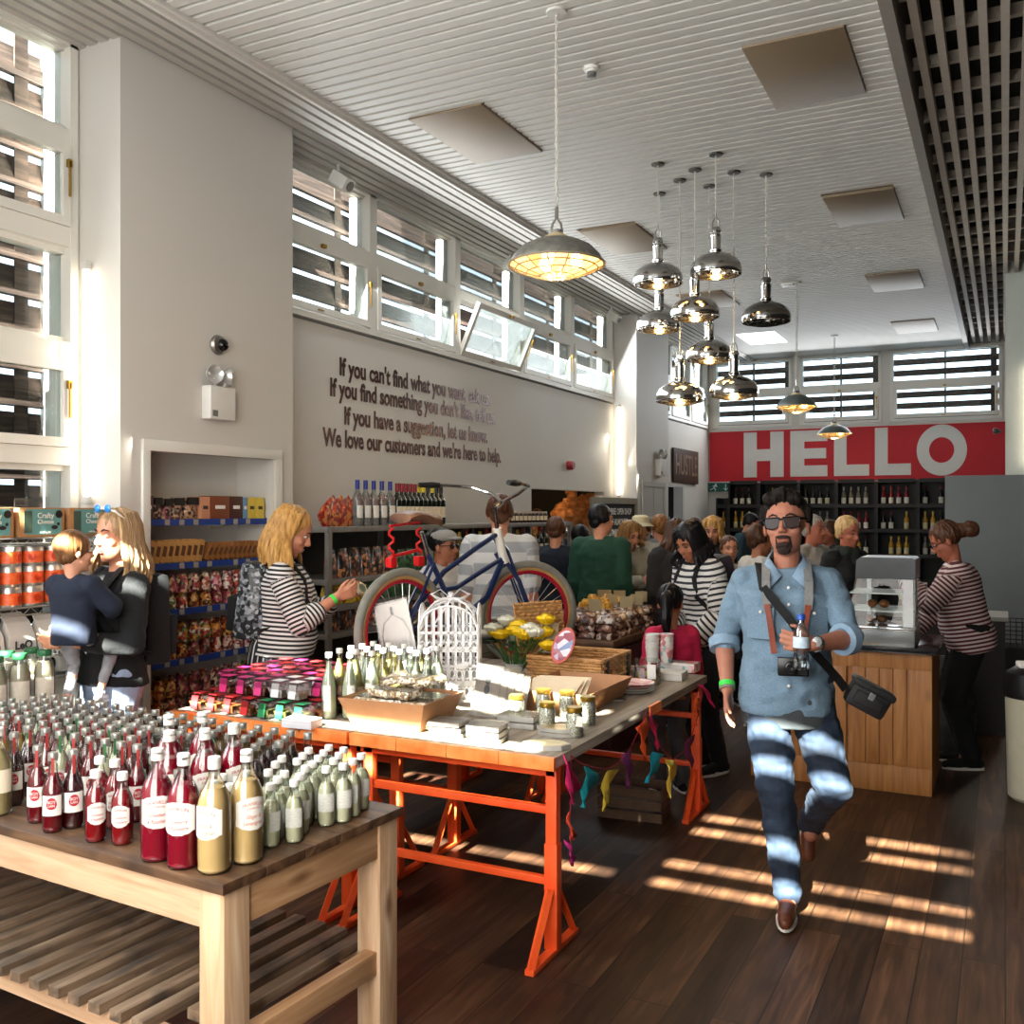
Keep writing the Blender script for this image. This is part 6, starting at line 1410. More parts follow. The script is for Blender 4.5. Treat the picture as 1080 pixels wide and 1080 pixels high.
bbk = (wb_*.42, 0, zh+.0); ht = (wb_-.27, 0, zh+.48); hb = (wb_-.22, 0, zh+.34); seat_t = (wb_*.42-.24, 0, zh+.38)
mb = MB(); mb.tube([ht, (wb_*.55, 0, zh+.40), (wb_*.30, 0, zh+.28), (.0+.04, .0, zh+.05)], .015, 8); mb.tube([hb, (wb_*.60, 0, zh+.27), (wb_*.40, 0, zh+.19), (wb_*.22, 0, zh+.18)], .014, 8); mb.tube([hb, (wb_*.64, 0, zh+.12), bbk], .018, 8); mb.tube([seat_t, bbk], .015, 8)
for sd in (.05, -.05): mb.tube([bbk, (0, sd, zh)], .010, 6); mb.tube([(wb_*.42-.21, sd*.3, zh+.33), (0, sd, zh)], .009, 6)
mb.build('frame', navy, bk, smooth=True); MB().tube([(ht[0]-.01, 0, ht[2]+.03), (hb[0]+.005, 0, hb[2]-.03)], .026, 12).build('head_tube', whp, bk, smooth=True)
mb = MB(); fx = Matrix.Translation((wb_, 0, zh)) @ Matrix.Rotation(R(-28), 4, 'Z')
for sd in (1, -1): mb.tube([fx @ Vector((0, sd*.055, 0)), fx @ Vector((-.08, sd*.055, .20)), fx @ Vector((-.19, sd*.045, .36))], .013, 7); mb.tube([fx @ Vector((-.02, sd*.055, .03)), fx @ Vector((-.15, sd*.05, .38)), fx @ Vector((-.22, sd*.03, .47))], .010, 6)
mb.build('fork', navy, bk, smooth=True)
st_ = Vector((ht[0]-.03, 0, ht[2]+.15)); mb = MB(); mb.tube([ht, st_], .013, 8); mb.tube([st_, st_+Vector((.06, 0, .03))], .016, 8)
for sd in (1, -1): c0_ = st_+Vector((.06, 0, .03)); mb.tube([c0_, c0_+Vector((.03, sd*.10, .05)), c0_+Vector((-.02, sd*.22, .09)), c0_+Vector((-.16, sd*.29, .10)), c0_+Vector((-.22, sd*.31, .10))], .011, 8)
mb.build('handlebar', chr_, bk, smooth=True)
for sd in (1, -1): c0_ = st_+Vector((.06, 0, .03)); MB().tube([c0_+Vector((-.20, sd*.305, .10)), c0_+Vector((-.25, sd*.32, .10)), c0_+Vector((-.33, sd*.34, .10))], [.015, .019, .014], 10).build('grip', M('black_rubber', '141414', .6), bk, smooth=True)
sp0 = Vector(seat_t)+Vector((-.05, 0, .12)); mb = MB(); mb.tube([seat_t, sp0], .012, 8); mb.build('seat_post', chr_, bk)
mb = MB(); L1 = [(-.15, .085, .02), (-.10, .10, .035), (-.02, .085, .03), (.06, .04, .015), (.13, .022, .01), (.15, .012, .0)]
mb.loft([[sp0+Vector((x, w_*math.cos(a), z+.055+(.022*math.sin(a) if math.sin(a) > 0 else .03*math.sin(a)))) for a in [2*math.pi*k/14 for k in range(14)]] for x, w_, z in L1]); mb.build('saddle', M('saddle_brown', '3c2620', .5, var=.15, col2='8a6248', scale=6), bk, smooth=True)
red_l = M('lock_red', 'cc1f1f', .35, var=.05); mb = MB()
for sd in (1, -1): mb.tube([sp0+Vector((.10*sd-.03, .09, .02-.018*i)) + Vector((math.cos(i*1.6)*.016, math.sin(i*1.6)*.016, 0)) for i in range(9)], .007, 6); mb.box(sp0+Vector((.10*sd-.03, .09, -.16)), (.045, .045, .055), bevel=.008)
mb.tube([sp0+Vector((-.14, .09, .03)), sp0+Vector((.08, .09, .05))], .008, 6); mb.tube([sp0+Vector((-.13, .09, -.13)), sp0+Vector((.07, .09, -.10))], .010, 6); mb.xf(Matrix.Identity(4)).build('red_springs', red_l, bk)
mb = MB(); bb_ = Vector(bbk); mb.tube([bb_+Vector((0, -.06, 0)), bb_+Vector((.10, -.07, -.10))], .009, 6); mb.tube([bb_+Vector((0, .06, 0)), bb_+Vector((-.10, .07, .10))], .009, 6); mb.ring(tuple(bb_+Vector((0, -.045, 0))), .085, .006, axis='Y', seg=30, sub=5); mb.build('crank', chr_, bk, smooth=True)
MB().box(bb_+Vector((.10, -.12, -.10)), (.10, .09, .028), bevel=.005).build('pedal', MATS['black_rubber'], bk); MB().box(bb_+Vector((-.10, .12, .10)), (.10, .09, .028), bevel=.005).build('pedal', MATS['black_rubber'], bk)
# ================================================================ THE MIDDLE AND THE BACK OF THE SHOP
dkw = wood('dark_table_wood', '4a3020', '7a5638', '5f4229', axis=0, rough=.55, knots=False)
DX0, DX1, DY0, DY1, DZ = -3.25, -2.37, 6.22, 7.2, .80
t = empty('display_table', (DX0, DY0, 0), 0, 'brown wooden display table with dark red drawers piled with packaged cakes', 'table'); W, D = DX1-DX0, DY1-DY0
MB().bb(0, W, 0, D, DZ-.045, DZ, bevel=.004).build('tabletop', dkw, t); MB().bb(.03, W-.03, .03, D-.03, .0, DZ-.045).build('cabinet', M('dark_red', '3a0f14', .5, var=.08), t)
for i in range(3): d = MB().bb(W-.03, W-.015, .02+i*.31, .31+i*.31, .45, DZ-.07, bevel=.004).build('drawer', M('drawer_red', '4f141c', .45, var=.08), t); MB().ball((W-.008, .165+i*.31, .6), .018, 10, 8).build('knob', brass, d)
for i in range(2): d = MB().bb(.05+i*.40, .42+i*.40, .015, .03, .45, DZ-.07, bevel=.004).build('drawer', MATS['drawer_red'], t); MB().ball((.235+i*.40, .008, .6), .018, 10, 8).build('knob', brass, d)
def cakebag(cols, lbl, w=.13, d=.09, h=.055):
    t = empty('cake_packet', (0, 0, 0), 0, lbl, 'packet', lbl); pouch(w, d, h, .7, len(cols), 8).build('contents', speck('cake_'+cols[0], cols, 40, .3), t); return t
rs_ = empty('cake_riser', (DX1-.71, DY0+.13, DZ), 0, 'low wooden riser buried under the cake packets', 'riser'); MB().bb(0, .56, 0, .74, 0, .108, bevel=.003).build('riser_box', dkw, rs_); MB().bb(0, .56, -.001, 0, .03, .05).build('groove', MATS['dark_red'], rs_)
cks = [Proto(cakebag(['5a3226', '8a5a44', 'c9b0a0', '3c2018'], 'dark fruit cake packet in the pile on the brown table')), Proto(cakebag(['b98a5c', 'd8bc98', '8a5c34'], 'pale biscuit packet in the pile on the brown table')), Proto(cakebag(['c9c0b8', 'e4dcd2', '9a8a80', '6a3a34'], 'white iced cake packet in the pile on the brown table'))]
pastry = Proto(cakebag(['d99a2c', 'e8b548', 'b8741c'], 'golden pastry in the heap on the brown table', .075, .05, .04))
rr = random.Random(21)
for lay in range(3):
    for i in range(6):
        for j in range(8):
            x, y = DX1-.09-i*.138, DY0+.08+j*.122
            if lay > 0 and not (i in (0, 1, 2) or j < 6): continue
            if lay == 2 and (i > 3): continue
            if lay < 2 and 0 < i < 5 and 0 < j < 7: continue
            if lay == 2 and i == 0 and j == 0: pass
            cks[(0 if lay < 2 else (i+j+lay) % 3)].put((x, y, DZ+lay*.056), rr.uniform(-.25, .25))
for i in range(26): pastry.put((DX1-.10-rr.random()*.35, DY0+.4+rr.random()*.5, DZ+.170+rr.random()*.05), rr.uniform(0, 6))
for i, (px, py) in enumerate(((640, 628), (664, 622), (683, 622), (645, 634), (676, 634), (687, 638), (700, 624), (628, 640))):
    p = at(px, py+8, DZ+.17); p.x = min(max(p.x, DX0+.1), DX1-.05); p.y = min(p.y, DY1-.1); t = empty('price_card', (p.x, p.y, DZ+.16), facing(px, 7, 0), 'blank kraft price card standing in the cake pile, %s' % ('left rear', 'centre rear', 'rear beside it', 'left middle', 'centre', 'right front, largest', 'far right', 'front left')[i], 'price card'); MB().bb(-.045, .045, -.002, .002, .035, .115).build('card', M('price_kraft', '9c8b68', .7, var=.05), t)
    MB().bb(-.004, .004, -.002, .002, 0, .035).build('stick', M('stick', '6b5b44', .7), t)
# crates under the orange tables
t = empty('wooden_crate', (-2.0, 5.0, 0), .1, 'small dark wooden crate on the floor under the orange table', 'crate'); t.scale = (.72, .72, .7)
for z in (.0, .09, .18):
    for (a, b2, c2, d2) in ((0, .5, 0, .015), (0, .5, .285, .3), (0, .015, 0, .3), (.485, .5, 0, .3)): MB().bb(a, b2, c2, d2, z+.01, z+.08).build('board', M('crate_wood', '5c4634', .7, var=.2), t)
# ---- counter with pine panels, black top, heated cabinet
pc = wood('counter_pine', '9a5f2e', 'c98d50', 'b37840', axis=2, rough=.45)
CX0, CX1, CY0, CY1, CZ = -1.45, -.385, 6.25, 6.95, .84
t = empty('service_counter', (CX0, CY0, 0), 0, 'knotty pine panelled service counter with black worktop', 'counter'); W, D = CX1-CX0, CY1-CY0
MB().bb(0, W, .02, D, .0, CZ).build('carcass', pc, t); MB().bb(0, W+.0, .0, .02, 0, .16, bevel=.003).build('plinth_board', pc, t); MB().bb(0, W, .0, .02, CZ-.10, CZ, bevel=.003).build('top_rail', pc, t)
for x0, x1 in ((0, .07), (W/2-.05, W/2+.05), (W-.09, W)): MB().bb(x0, x1, -.002, .02, .16, CZ-.10, bevel=.003).build('stile', pc, t)
x = .07
while x < W-.1:
    if not (W/2-.06 < x < W/2+.04): MB().bb(x+.002, x+.075, .008, .024, .16, CZ-.10, bevel=.004).build('tongue_board', pc, t)
    x += .078
MB().bb(-.03, W+.03, -.04, D+.03, CZ, CZ+.035, bevel=.004).build('worktop', M('black_worktop', '17181a', .18, var=.1, scale=30), t)
ctz = CZ+.035
cp = deep(935, 660, 6.15); t = empty('heated_display_cabinet', (cp.x, 6.42, ctz), 0, 'small steel and glass heated food cabinet standing on the pine counter', 'display cabinet')
steel = M('cab_steel', '8c8f90', .3, .7, var=.05); w2, h2, d2 = .19, .53, .20
MB().bb(-w2-.02, w2, -d2, d2, 0, .10, bevel=.004).build('base', steel, t); MB().bb(-w2-.02, w2+.005, -d2-.03, d2, .10, .118, bevel=.003).build('base_lip', M('lip_chrome', 'd0d0d0', .15, .9), t)
mt = Matrix(((1, 0, 0, 0), (0, 0, 1, 0), (0, 1, 0, 0), (0, 0, 0, 1)))
MB().prism([(-w2+.04, .40), (w2, .40), (w2, h2-.01), (w2-.02, h2), (-w2+.07, h2), (-w2+.045, h2-.02)], -d2+.05, d2, mt).build('hood', M('hood_grey', '4a4c4e', .4, .4, var=.05), t)
for z in (.205, .31): MB().bb(-w2+.01, w2-.01, -d2+.03, d2-.01, z, z+.008).build('glass_shelf', M('shelf_edge', 'd9e2dc', .15, var=0), t)
for xx in (-w2+.08, w2-.09): o = MB().bb(xx-.012, xx+.012, d2-.02, d2, .12, .40).build('slotted_post', M('post_white', 'dcdedd', .3), t)
MB().bb(w2-.065, w2-.01, -d2+.02, d2-.02, .12, .40).build('price_panel', M('panel_strip', 'e9e8ea', .4, var=.05), t)
mb = MB(); mb.loft([[(-w2-.01, -d2, .118), (w2, -d2, .118)], [(-w2+.05, -d2+.05, .40), (w2, -d2+.05, .40)]], cap=False, closed=False); mb.loft([[(w2, -d2, .118), (w2, d2, .118)], [(w2, -d2+.05, .40), (w2, d2, .40)]], cap=False, closed=False); mb.loft([[(-w2-.01, -d2, .118), (-w2-.01, d2, .118)], [(-w2+.04, -d2+.05, .40), (-w2+.04, d2, .40)]], cap=False, closed=False)
mb.build('glass', thin_glass('cab_glass', 'eef2f0', .05, .02), t, smooth=False); MB().tube([(w2+.004, -d2, .12), (w2+.004, -d2+.05, .40)], .006, 6).build('corner_rail', MATS['lip_chrome'], t)
for i, (x, z) in enumerate(((-.07, .213), (.0, .213), (-.08, .118), (-.01, .118))): q = empty('bread_roll', (cp.x+x, 6.42, ctz+z+.001), 0, 'brown baked roll inside the heated cabinet, %s' % ('middle shelf left', 'middle shelf right', 'floor left', 'floor right')[i], 'bread'); MB().ball((0, 0, .025), .032, 12, 8, (1, 1.2, .78)).build('crust', M('crust', '8a5228', .5, var=.3, scale=30), q)
pbm = M('paper_bag', '9c7850', .75, var=.12, scale=20, bump=.4)
for i, (px, w_) in enumerate(((880, .13), (905, .22))):
    p = ony(px, 680, 6.235); t = empty('paper_bag', (p.x+.02, 6.27, ctz), 0, '%s brown paper bag stack lying before the heated cabinet' % ('smaller left', 'longer right')[i], 'paper bag')
    for k in range(3): MB().box((.0, -.0+k*.004, .012+k*.020), (w_, .10, .018), Matrix.Rotation(.06*k-.04, 3, 'Y'), bevel=.006).build('folded_bag', pbm, t)
# till area things behind the counter
t = empty('back_counter', (-1.0, 8.2, 0), 0, 'low back counter with pale worktop behind the till woman', 'counter'); MB().bb(0, 1.0, 0, .5, 0, .86).build('carcass', M('back_carcass', '2a2725', .7), t); MB().bb(-.02, 1.02, -.02, .52, .86, .89).build('worktop', M('pale_top', '8c8a86', .4), t)
for i, (x, s, c, lb) in enumerate(((.34, (.20, .14, .22), '7a4a2c', 'brown carton on the back counter'), (.62, (.16, .16, .09), '1f4f7c', 'blue box on the back counter'), (.48, (.24, .16, .05), '8f1c2c', 'red folder box on the back counter'))): q = empty('carton', (-1.0+x, 8.45-.12*(i == 2), .89), .1*i, lb, 'box'); MB().bb(-s[0]/2, s[0]/2, -s[1]/2, s[1]/2, 0, s[2], bevel=.003).build('carton', M('c_'+c, c, .5), q); MB().bb(-s[0]/2, s[0]/2, -s[1]/2-.001, -s[1]/2, s[2]*.4, s[2]*.6).build('tape', M('tape', 'b9a98a', .4), q)
# ---- wine racks: black crates of bottles across the back wall
rkm = M('rack_black', '0e0d0c', .55, var=.2); mini = []
def mini_bottle(c, cap_c, lab_c, lbl, h=.29):
    t = empty('wine_bottle', (0, 0, 0), 0, lbl, 'bottle', lbl+'s'); R_ = .036
    MB().lathe([(0, 0), (R_, 0), (R_, h*.6), (R_*.4, h*.78), (.013, h*.82), (.013, h), (0, h)], seg=10).build('glass', M('mini_'+c, c, .15, var=0), t); curved(R_*1.03, -150, -30, h*.15, h*.45, seg=6).build('label', M('mlab_'+lab_c, lab_c, .6, var=0), t); MB().lathe([(.0145, h*.82), (.0145, h+.002), (0, h+.002)], seg=8, cap=False).build('capsule', M('mcap_'+cap_c, cap_c, .4, var=0), t); return Proto(t)
mbp = [mini_bottle('150f0c', '6a1a1c', 'd8d2c4', 'dark red-capped bottle on the black wine rack'), mini_bottle('6c675c', '8d8a82', 'c9c4b8', 'pale bottle on the black wine rack'), mini_bottle('b98a2a', 'd0a83c', 'dccf9c', 'golden bottle on the black wine rack'), mini_bottle('7a1420', '8c1a22', 'e0d8cc', 'red bottle on the black wine rack'), mini_bottle('101713', '2a3a2c', 'c4bca8', 'dark green bottle on the black wine rack')]
rr = random.Random(9); rackw = []
RYF = 15.15
xs0 = [ony(755, 540, RYF).x, ony(768, 540, RYF).x, ony(800, 540, RYF).x, ony(842, 540, RYF).x, ony(882, 540, RYF).x, ony(924, 540, RYF).x, ony(968, 540, RYF).x, ony(1006, 540, RYF).x]
for bi in range(len(xs0)-1):
    x0, x1 = xs0[bi], xs0[bi+1]; ztop = 1.90 if bi == 0 else 2.13
    t = empty('wine_rack', (x0, RYF, 0), 0, 'black wine rack bay against the back wall, %s from the left' % nm[bi], 'rack', None); W = x1-x0
    MB().bb(0, W, .36, .40, 0, ztop).build('back_panel', rkm, t)
    for xx in (0.0, W-.025): MB().bb(xx, xx+.025, 0, .36, 0, ztop).build('upright', rkm, t)
    z = .30; lvls = []
    while z < ztop+.01: MB().bb(.025, W-.025, .02, .36, z-.02, z).build('shelf', rkm, t); MB().bb(.025, W-.025, 0, .02, z-.02, z+.035).build('front_lip', rkm, t); lvls.append(z); z += .366
    for li, z in enumerate(lvls):
        if z < .9 or z > ztop-.2: continue
        nb = max(1, int((W-.12)/.105)); kind = (bi*2+li*3+1) % 5
        if z+.30 > ztop+.02: continue
        for k in range(nb):
            if rr.random() < .08: continue
            kk = kind if rr.random() < .8 else (kind+2) % 5
            mbp[kk].put((x0+.09+k*.105, RYF+.12, z), 0)
t = empty('wine_rack', (xs0[1], RYF, 0), 0, '', 'rack') if False else None
# top row of bottles visible against the banner foot
# ---- kitchen hatch: urns, copper sculpture, chalkboard, far metal shelf of utensils
t = empty('steel_urn', (-4.15, 9.28, 1.0), 0, 'lidded steel serving urn on the hatch counter', 'urn'); MB().lathe([(0, .22), (.16, .22), (.175, .24), (.175, .42), (.16, .48), (.10, .52), (.03, .535), (.03, .56), (.045, .575), (.04, .60), (0, .605)], seg=24).build('urn', chrome, t); MB().lathe([(.0, 0), (.12, 0), (.10, .03), (.10, .2), (.15, .222), (0, .222)], seg=20).build('stand', brush, t)
cop = M('copper_cloth', 'b5602e', .7, var=.3, scale=10, col2='e09a5c', bump=.6, stretch=(1, 1, 3))
cs = empty('orange_sculpture', (-5.4, 12.0-1.1, 0), 0, 'large rough orange carved shape inside the hatch room', 'sculpture')
a_ = ony(588, 540, 10.9); 
sh = []
for (px, py, r) in ((598, 548, .20), (612, 556, .26), (622, 548, .26), (606, 534, .16), (626, 534, .20), (603, 522, .09), (594, 543, .17), (600, 534, .13), (616, 530, .13), (612, 575, .26)):
    p = onx(px, py, -4.72); sh.append(ell(p-Vector(cs.location), (r*.8, r, r*.8)))
sh += [cap(onx(606, 535, -4.75)-Vector(cs.location), onx(604, 514, -4.75)-Vector(cs.location), .09, .02), cap(onx(625, 535, -4.75)-Vector(cs.location), onx(630, 524, -4.75)-Vector(cs.location), .12, .06), cap(onx(615, 575, -4.75)-Vector(cs.location), Vector((.65, -.3, .02)), .25, .25)]
blob('carved_body', sh, cop, cs, .02, 2, None, lambda p: .05*mnoise.noise(p*6)+.03*mnoise.noise(p*18))
hl = empty('added_hatch_lamp', (-5.0, 9.6, 2.6), 0, 'small round lamp inside the hatch room above the orange carving', 'lamp'); MB().ball((0, 0, -.2), .05).build('bulb', bulbm, hl); MB().tube([(0, 0, -.16), (0, 0, .3)], .006, 6).build('flex', cordm, hl); point(hl, -.32, 22)  # bulb and point light added to brighten the carving in the dark room
def board(px0, px1, py0, py1, x, lines, label):
    a, b2 = onx(px0, py1, x), onx(px1, py0, x); t = empty('chalkboard', (x, a.y, 0), 0, label, 'sign'); z0, z1 = b2.z-1.0, onx(px0, py0, x).z; W = b2.y-a.y; f_ = .07
    MB().bb(-.01, .0, 0, W, z0, z1).build('slate', M('slate', '121212', .8, var=.1), t); mb = MB(); mb.bb(-.02, .02, 0, f_, z0, z1); mb.bb(-.02, .02, W-f_, W, z0, z1); mb.bb(-.02, .02, f_, W-f_, z1-f_, z1); mb.bb(-.02, .02, f_, W-f_, z0, z0+f_); mb.build('frame', M('grey_frame', '8a8272', .6, var=.1), t)
    for i, s_ in enumerate(lines): text_mesh(s_, .10, paper, 'lettering', t, ext=.001, off=.002, sx=.9, mt=Matrix.Translation((.004, W/2, z1-f_-.09-.12*i)) @ Matrix.Rotation(R(90), 4, 'Z') @ Matrix.Rotation(R(90), 4, 'X'))
    MB().bb(-.03, .03, .05, .11, 0, z0).build('post', MATS['grey_frame'], t); MB().bb(-.03, .03, W-.11, W-.05, 0, z0).build('post', MATS['grey_frame'], t)
board(624, 671, 524, 560, -3.97, ['GLUTEN FREE OPEN SHOP', 'FULL OF ALMONDS', 'CHRISTMAS ROAST', 'CAN BE BOUGHT', 'EGGS'], 'framed black chalkboard with white hand lettering before the hatch')
cs = empty('steel_counter', (-4.15, 8.9, 0), 0, 'glass fronted steel counter with cups on top below the hatch', 'counter')
MB().bb(0, .42, 0, 1.6, 0, .90).build('cabinet', steel, cs); MB().bb(-.0, .46, -.02, 1.62, 1.28, 1.31).build('glass_shelf', MATS['shelf_edge'], cs)
for y in (.02, .8, 1.56): MB().tube([(.40, y, .9), (.40, y, 1.28)], .012, 8).build('post', chrome, cs); MB().tube([(.03, y, .9), (.03, y, 1.28)], .012, 8).build('post', chrome, cs)
for i in range(6): t = empty('steel_mug', (-3.98, 8.98+i*.11, 1.312), 0, 'shiny mug in the row on the steel counter shelf', 'mug', 'mugs on the steel counter'); MB().lathe([(0, 0), (.038, 0), (.04, .01), (.04, .10), (.036, .10), (.034, .01), (0, .01)], seg=14).build('cup', (chrome, navy, whp)[i % 3], t); MB().ring((0, -.045, .05), .025, .006, axis='X', seg=12, sub=5).build('handle', chrome, t)
# utensil stand by the far pillar
us = empty('utensil_rack', (-3.93, 11.5, 0), 0, 'wire rack hung with shiny utensils against the far pillar', 'rack')
for y in (0, .85): MB().tube([(0, y, 0), (0, y, 1.62)], .012, 8).build('upright', brush, us)
for z in (.5, .8, 1.1, 1.35, 1.6): MB().tube([(0, 0, z), (0, .85, z)], .006, 6).build('rail', brush, us)
rr = random.Random(2)
for z in (1.594, 1.344, 1.094, .794):
    for i in range(9): t = empty('utensil', (-3.924, 11.56+i*.09, z), 0, 'shiny metal utensil hanging on the wire rack by the far pillar', 'utensil', 'utensils on the wire rack'); L_ = rr.uniform(.12, .2); MB().tube([(.0, 0, 0), (.01, 0, -L_)], .005, 5).build('shaft', chrome, t); MB().ball((.012, 0, -L_-.02), .028, 10, 8, (.4, 1, 1.1)).build('head', chrome, t)
# bin and black basket at the right
t = empty('waste_bin', (*lv(1093, 5.7), 0), 0, 'cream litter bin with black lid cut by the right edge', 'bin'); MB().lathe([(0, 0), (.13, 0), (.15, .02), (.165, .62), (0, .62)], seg=26).build('bin_body', M('bin_cream', 'b9b39c', .4, var=.04), t); MB().lathe([(.172, .60), (.175, .64), (.16, .74), (.10, .78), (0, .785)], seg=26).build('lid', M('bin_black', '131313', .4), t)
t = empty('scrap_paper', (*lv(1083, 5.6), .787), .3, 'crumpled pale paper on the lid of the cream litter bin', 'paper'); MB().box((-.0, 0, .018), (.10, .08, .03), Matrix.Rotation(.1, 3, 'X'), bevel=.01).build('paper', paper, t)
bp_ = lv(1072, 9.1); t = empty('wire_basket', (bp_[0]+.1, bp_[1]+.1, 0), 0, 'black wire basket on a low stand by the grey partition', 'basket'); mb = MB(); blk = M('black_wire', '151515', .4)
for z in (.42, .50, .58, .66): 
    for a, b2 in (((-.25, -.18), (.25, -.18)), ((.25, -.18), (.25, .18)), ((.25, .18), (-.25, .18)), ((-.25, .18), (-.25, -.18))): mb.tube([(a[0], a[1], z), (b2[0], b2[1], z)], .005, 5)
for i in range(11): x = -.25+.05*i; mb.tube([(x, -.18, .66), (x, -.18, .42), (x, .18, .42), (x, .18, .66)], .003, 4)
mb.build('wire_cage', blk, t); MB().bb(-.26, .26, -.19, .19, 0, .42).build('stand', M('stand_black', '161514', .6), t)
rg_ = empty('plastic_sack', (*lv(1008, 6.9), 0), 0, 'bulging grey plastic sack on the floor beside the till woman', 'bag'); pouch(.26, .24, .66, .3, 4).build('sack', M('grey_sack', '4a4d50', .35, var=.5, scale=9, bump=.8), rg_)
# ================================================================ THE MAN walking towards us
denim_sh = M('chambray', '617a8d', 0.85, var=0.06, scale=160, bump=0.2, col2='758c9f')
jeans = M('dark_jeans', '121a28', 0.85, var=0.3, scale=11, bump=0.25, col2='28364a')
f = Fig('man with sunglasses, goatee and blue chambray shirt striding towards us past the counter', 829, 4.28, 2, h=1.74, skin=('tan', 'a9705a'), head=(-7, -13, 4), voxel=0.0055, build=1.12, hs=1.15, wide=1.07)
f.arm(1, (0.25, 0.06, 0.90), pole=(0.5, -1, 0), hn=(-1, 0.2, 0), hd=(-.02, .12, -1), curl=0.28)
f.arm(-1, (-0.095, 0.355, 1.15), pole=(-1, -0.3, -0.8), hd=(0.93, 0.22, 0.12), hn=(0.2, -1, 0.1), curl=[.75, .8, .8, .85], thumb=0.5)
f.leg(1, (0.0, 0.24, 0.095)).leg(-1, (-0.115, -0.26, 0.25), knee=(-.35, 1, 0))
f.body(); 
f.clothes('shirt', denim_sh, sleeve=0.56, bottom=-0.12, g=0.015, belly=0.035, attr=False, hem=[(-0.135, .202, .158), (-0.10, .206, .164), (0.0, .200, .162), (0.15, .188, .146)], folds=0.0115, vox=0.006, sl_g=0.013)
f.trousers(jeans, g=0.014, folds=0.010, vox=0.0065)
P = f.root; HMx = f.HM; hp = lambda *a: HMx @ Vector(a); hrot = HMx.to_3x3().normalized()
# grey t-shirt hem below the shirt, collar, placket, pockets, cuffs
tm = M('grey_tshirt', '3c4043', 0.9, var=0.08, scale=20)
blob('tshirt_hem', [rings([(Vector((0, 0.005, z)), rx, ry) for z, rx, ry in ((.755, .188, .146), (.80, .193, .152), (.95, .190, .150))])], tm, P, 0.008, 2, None, lambda p: .005*mnoise.noise(p*16))
mb = MB()
for sd in (1, -1):
    A = [f.up(sd*.002, -.085, .56), f.up(sd*.062, -.045, .565), f.up(sd*.074, .03, .54), f.up(sd*.022, .105, .465)]
    B = [f.up(sd*.002, -.11, .50), f.up(sd*.095, -.055, .505), f.up(sd*.118, .05, .475), f.up(sd*.075, .150, .415)]
    mb.loft([A, B], cap=False, closed=False)
c = mb.build('collar', M('chambray_light', '7f97ad', 0.85, var=0.1, scale=50), P, smooth=True); sm_ = c.modifiers.new('t', 'SOLIDIFY'); sm_.thickness = 0.006
def front_y(x, z):      # front surface of the shirt at local x,z
    zz = (z-f.pel.z)/f.k; ry = .115*1.1+.022; bel = .035*math.exp(-((zz-.1)/.13)**2)
    if zz > .38: ry -= (zz-.38)*.35
    base = ry*f.k+bel*.9+.012; return base*math.sqrt(max(.05, 1-(abs(x)/(.215*f.k))**2.2))+.004
mb = MB()
for z in (1.36, 1.29, 1.21, 1.13, 1.04, .95): mb.ball((-.005, front_y(0, z)+.004, z), .0065, 10, 6, (1, .5, 1))
for sd in (1, -1): mb.ball((sd*.11, front_y(.11, 1.255)+.009, 1.255), .007, 10, 6, (1, .5, 1))
mb.build('buttons', M('pearl_button', 'e6e2da', 0.25, var=0), P)
for sd in (1, -1):
    mb = MB()
    for z0, z1, dd in ((1.14, 1.26, .004), (1.235, 1.275, .008)):
        pts = [(sd*.055, z0), (sd*.165, z0), (sd*.165, z1), (sd*.055, z1)]
        a = [Vector((x, front_y(x, z)+dd, z)) for x, z in pts]; b2 = [p-Vector((0, .01, 0)) for p in a]; mb.loft([b2, a])
    mb.build('chest_pocket', MATS['chambray'], P)
for sd in (1, -1):
    a, b2, c = f.arms[sd]; t0 = b2+(c-b2)*0.05; d = (c-b2).normalized(); mb = MB()
    mb.tube([t0, t0+d*.045], [.070, .067], 20); q = mb.build('rolled_cuff', MATS['chambray_light'], P, smooth=True)
# wristbands and watch
def band(fig, side, t, r, wd, mat, name, lbl=None):
    a, b2, c = fig.arms[side]; p = b2+(c-b2)*t; d = (c-b2).normalized()
    return tag(MB().tube([p-d*wd/2, p+d*wd/2], [r, r], 18).build(name, mat, fig.root, smooth=True), lbl)
green = M('green_band', '39d34a', 0.5, var=0.03)
band(f, 1, .90, .035, .022, green, 'wristband', 'bright green wristband'); band(f, 1, .97, .034, .012, M('grey_bead', '7c7468', .6), 'bracelet')
band(f, -1, .93, .034, .018, M('steel', 'b9bcbf', .25, .9, var=.05), 'watch_strap')
a, b2, c = f.arms[-1]; wp = b2+(c-b2)*.93; mb = MB(); mb.lathe([(0, -.006), (.02, -.006), (.021, 0), (.019, .005), (0, .006)], wp+Vector((0.0, .030, .012)), 18, rot=Matrix.Rotation(R(-80), 3, 'X')); mb.build('watch', MATS['steel'], P)
# shoes
brown = M('tan_leather', '5e2f1a', 0.45, var=0.2, scale=14)
f.shoe(1, brown, toe=(0.1, 1, -0.02)); f.shoe(-1, brown, toe=(0.05, 0.45, -0.85))
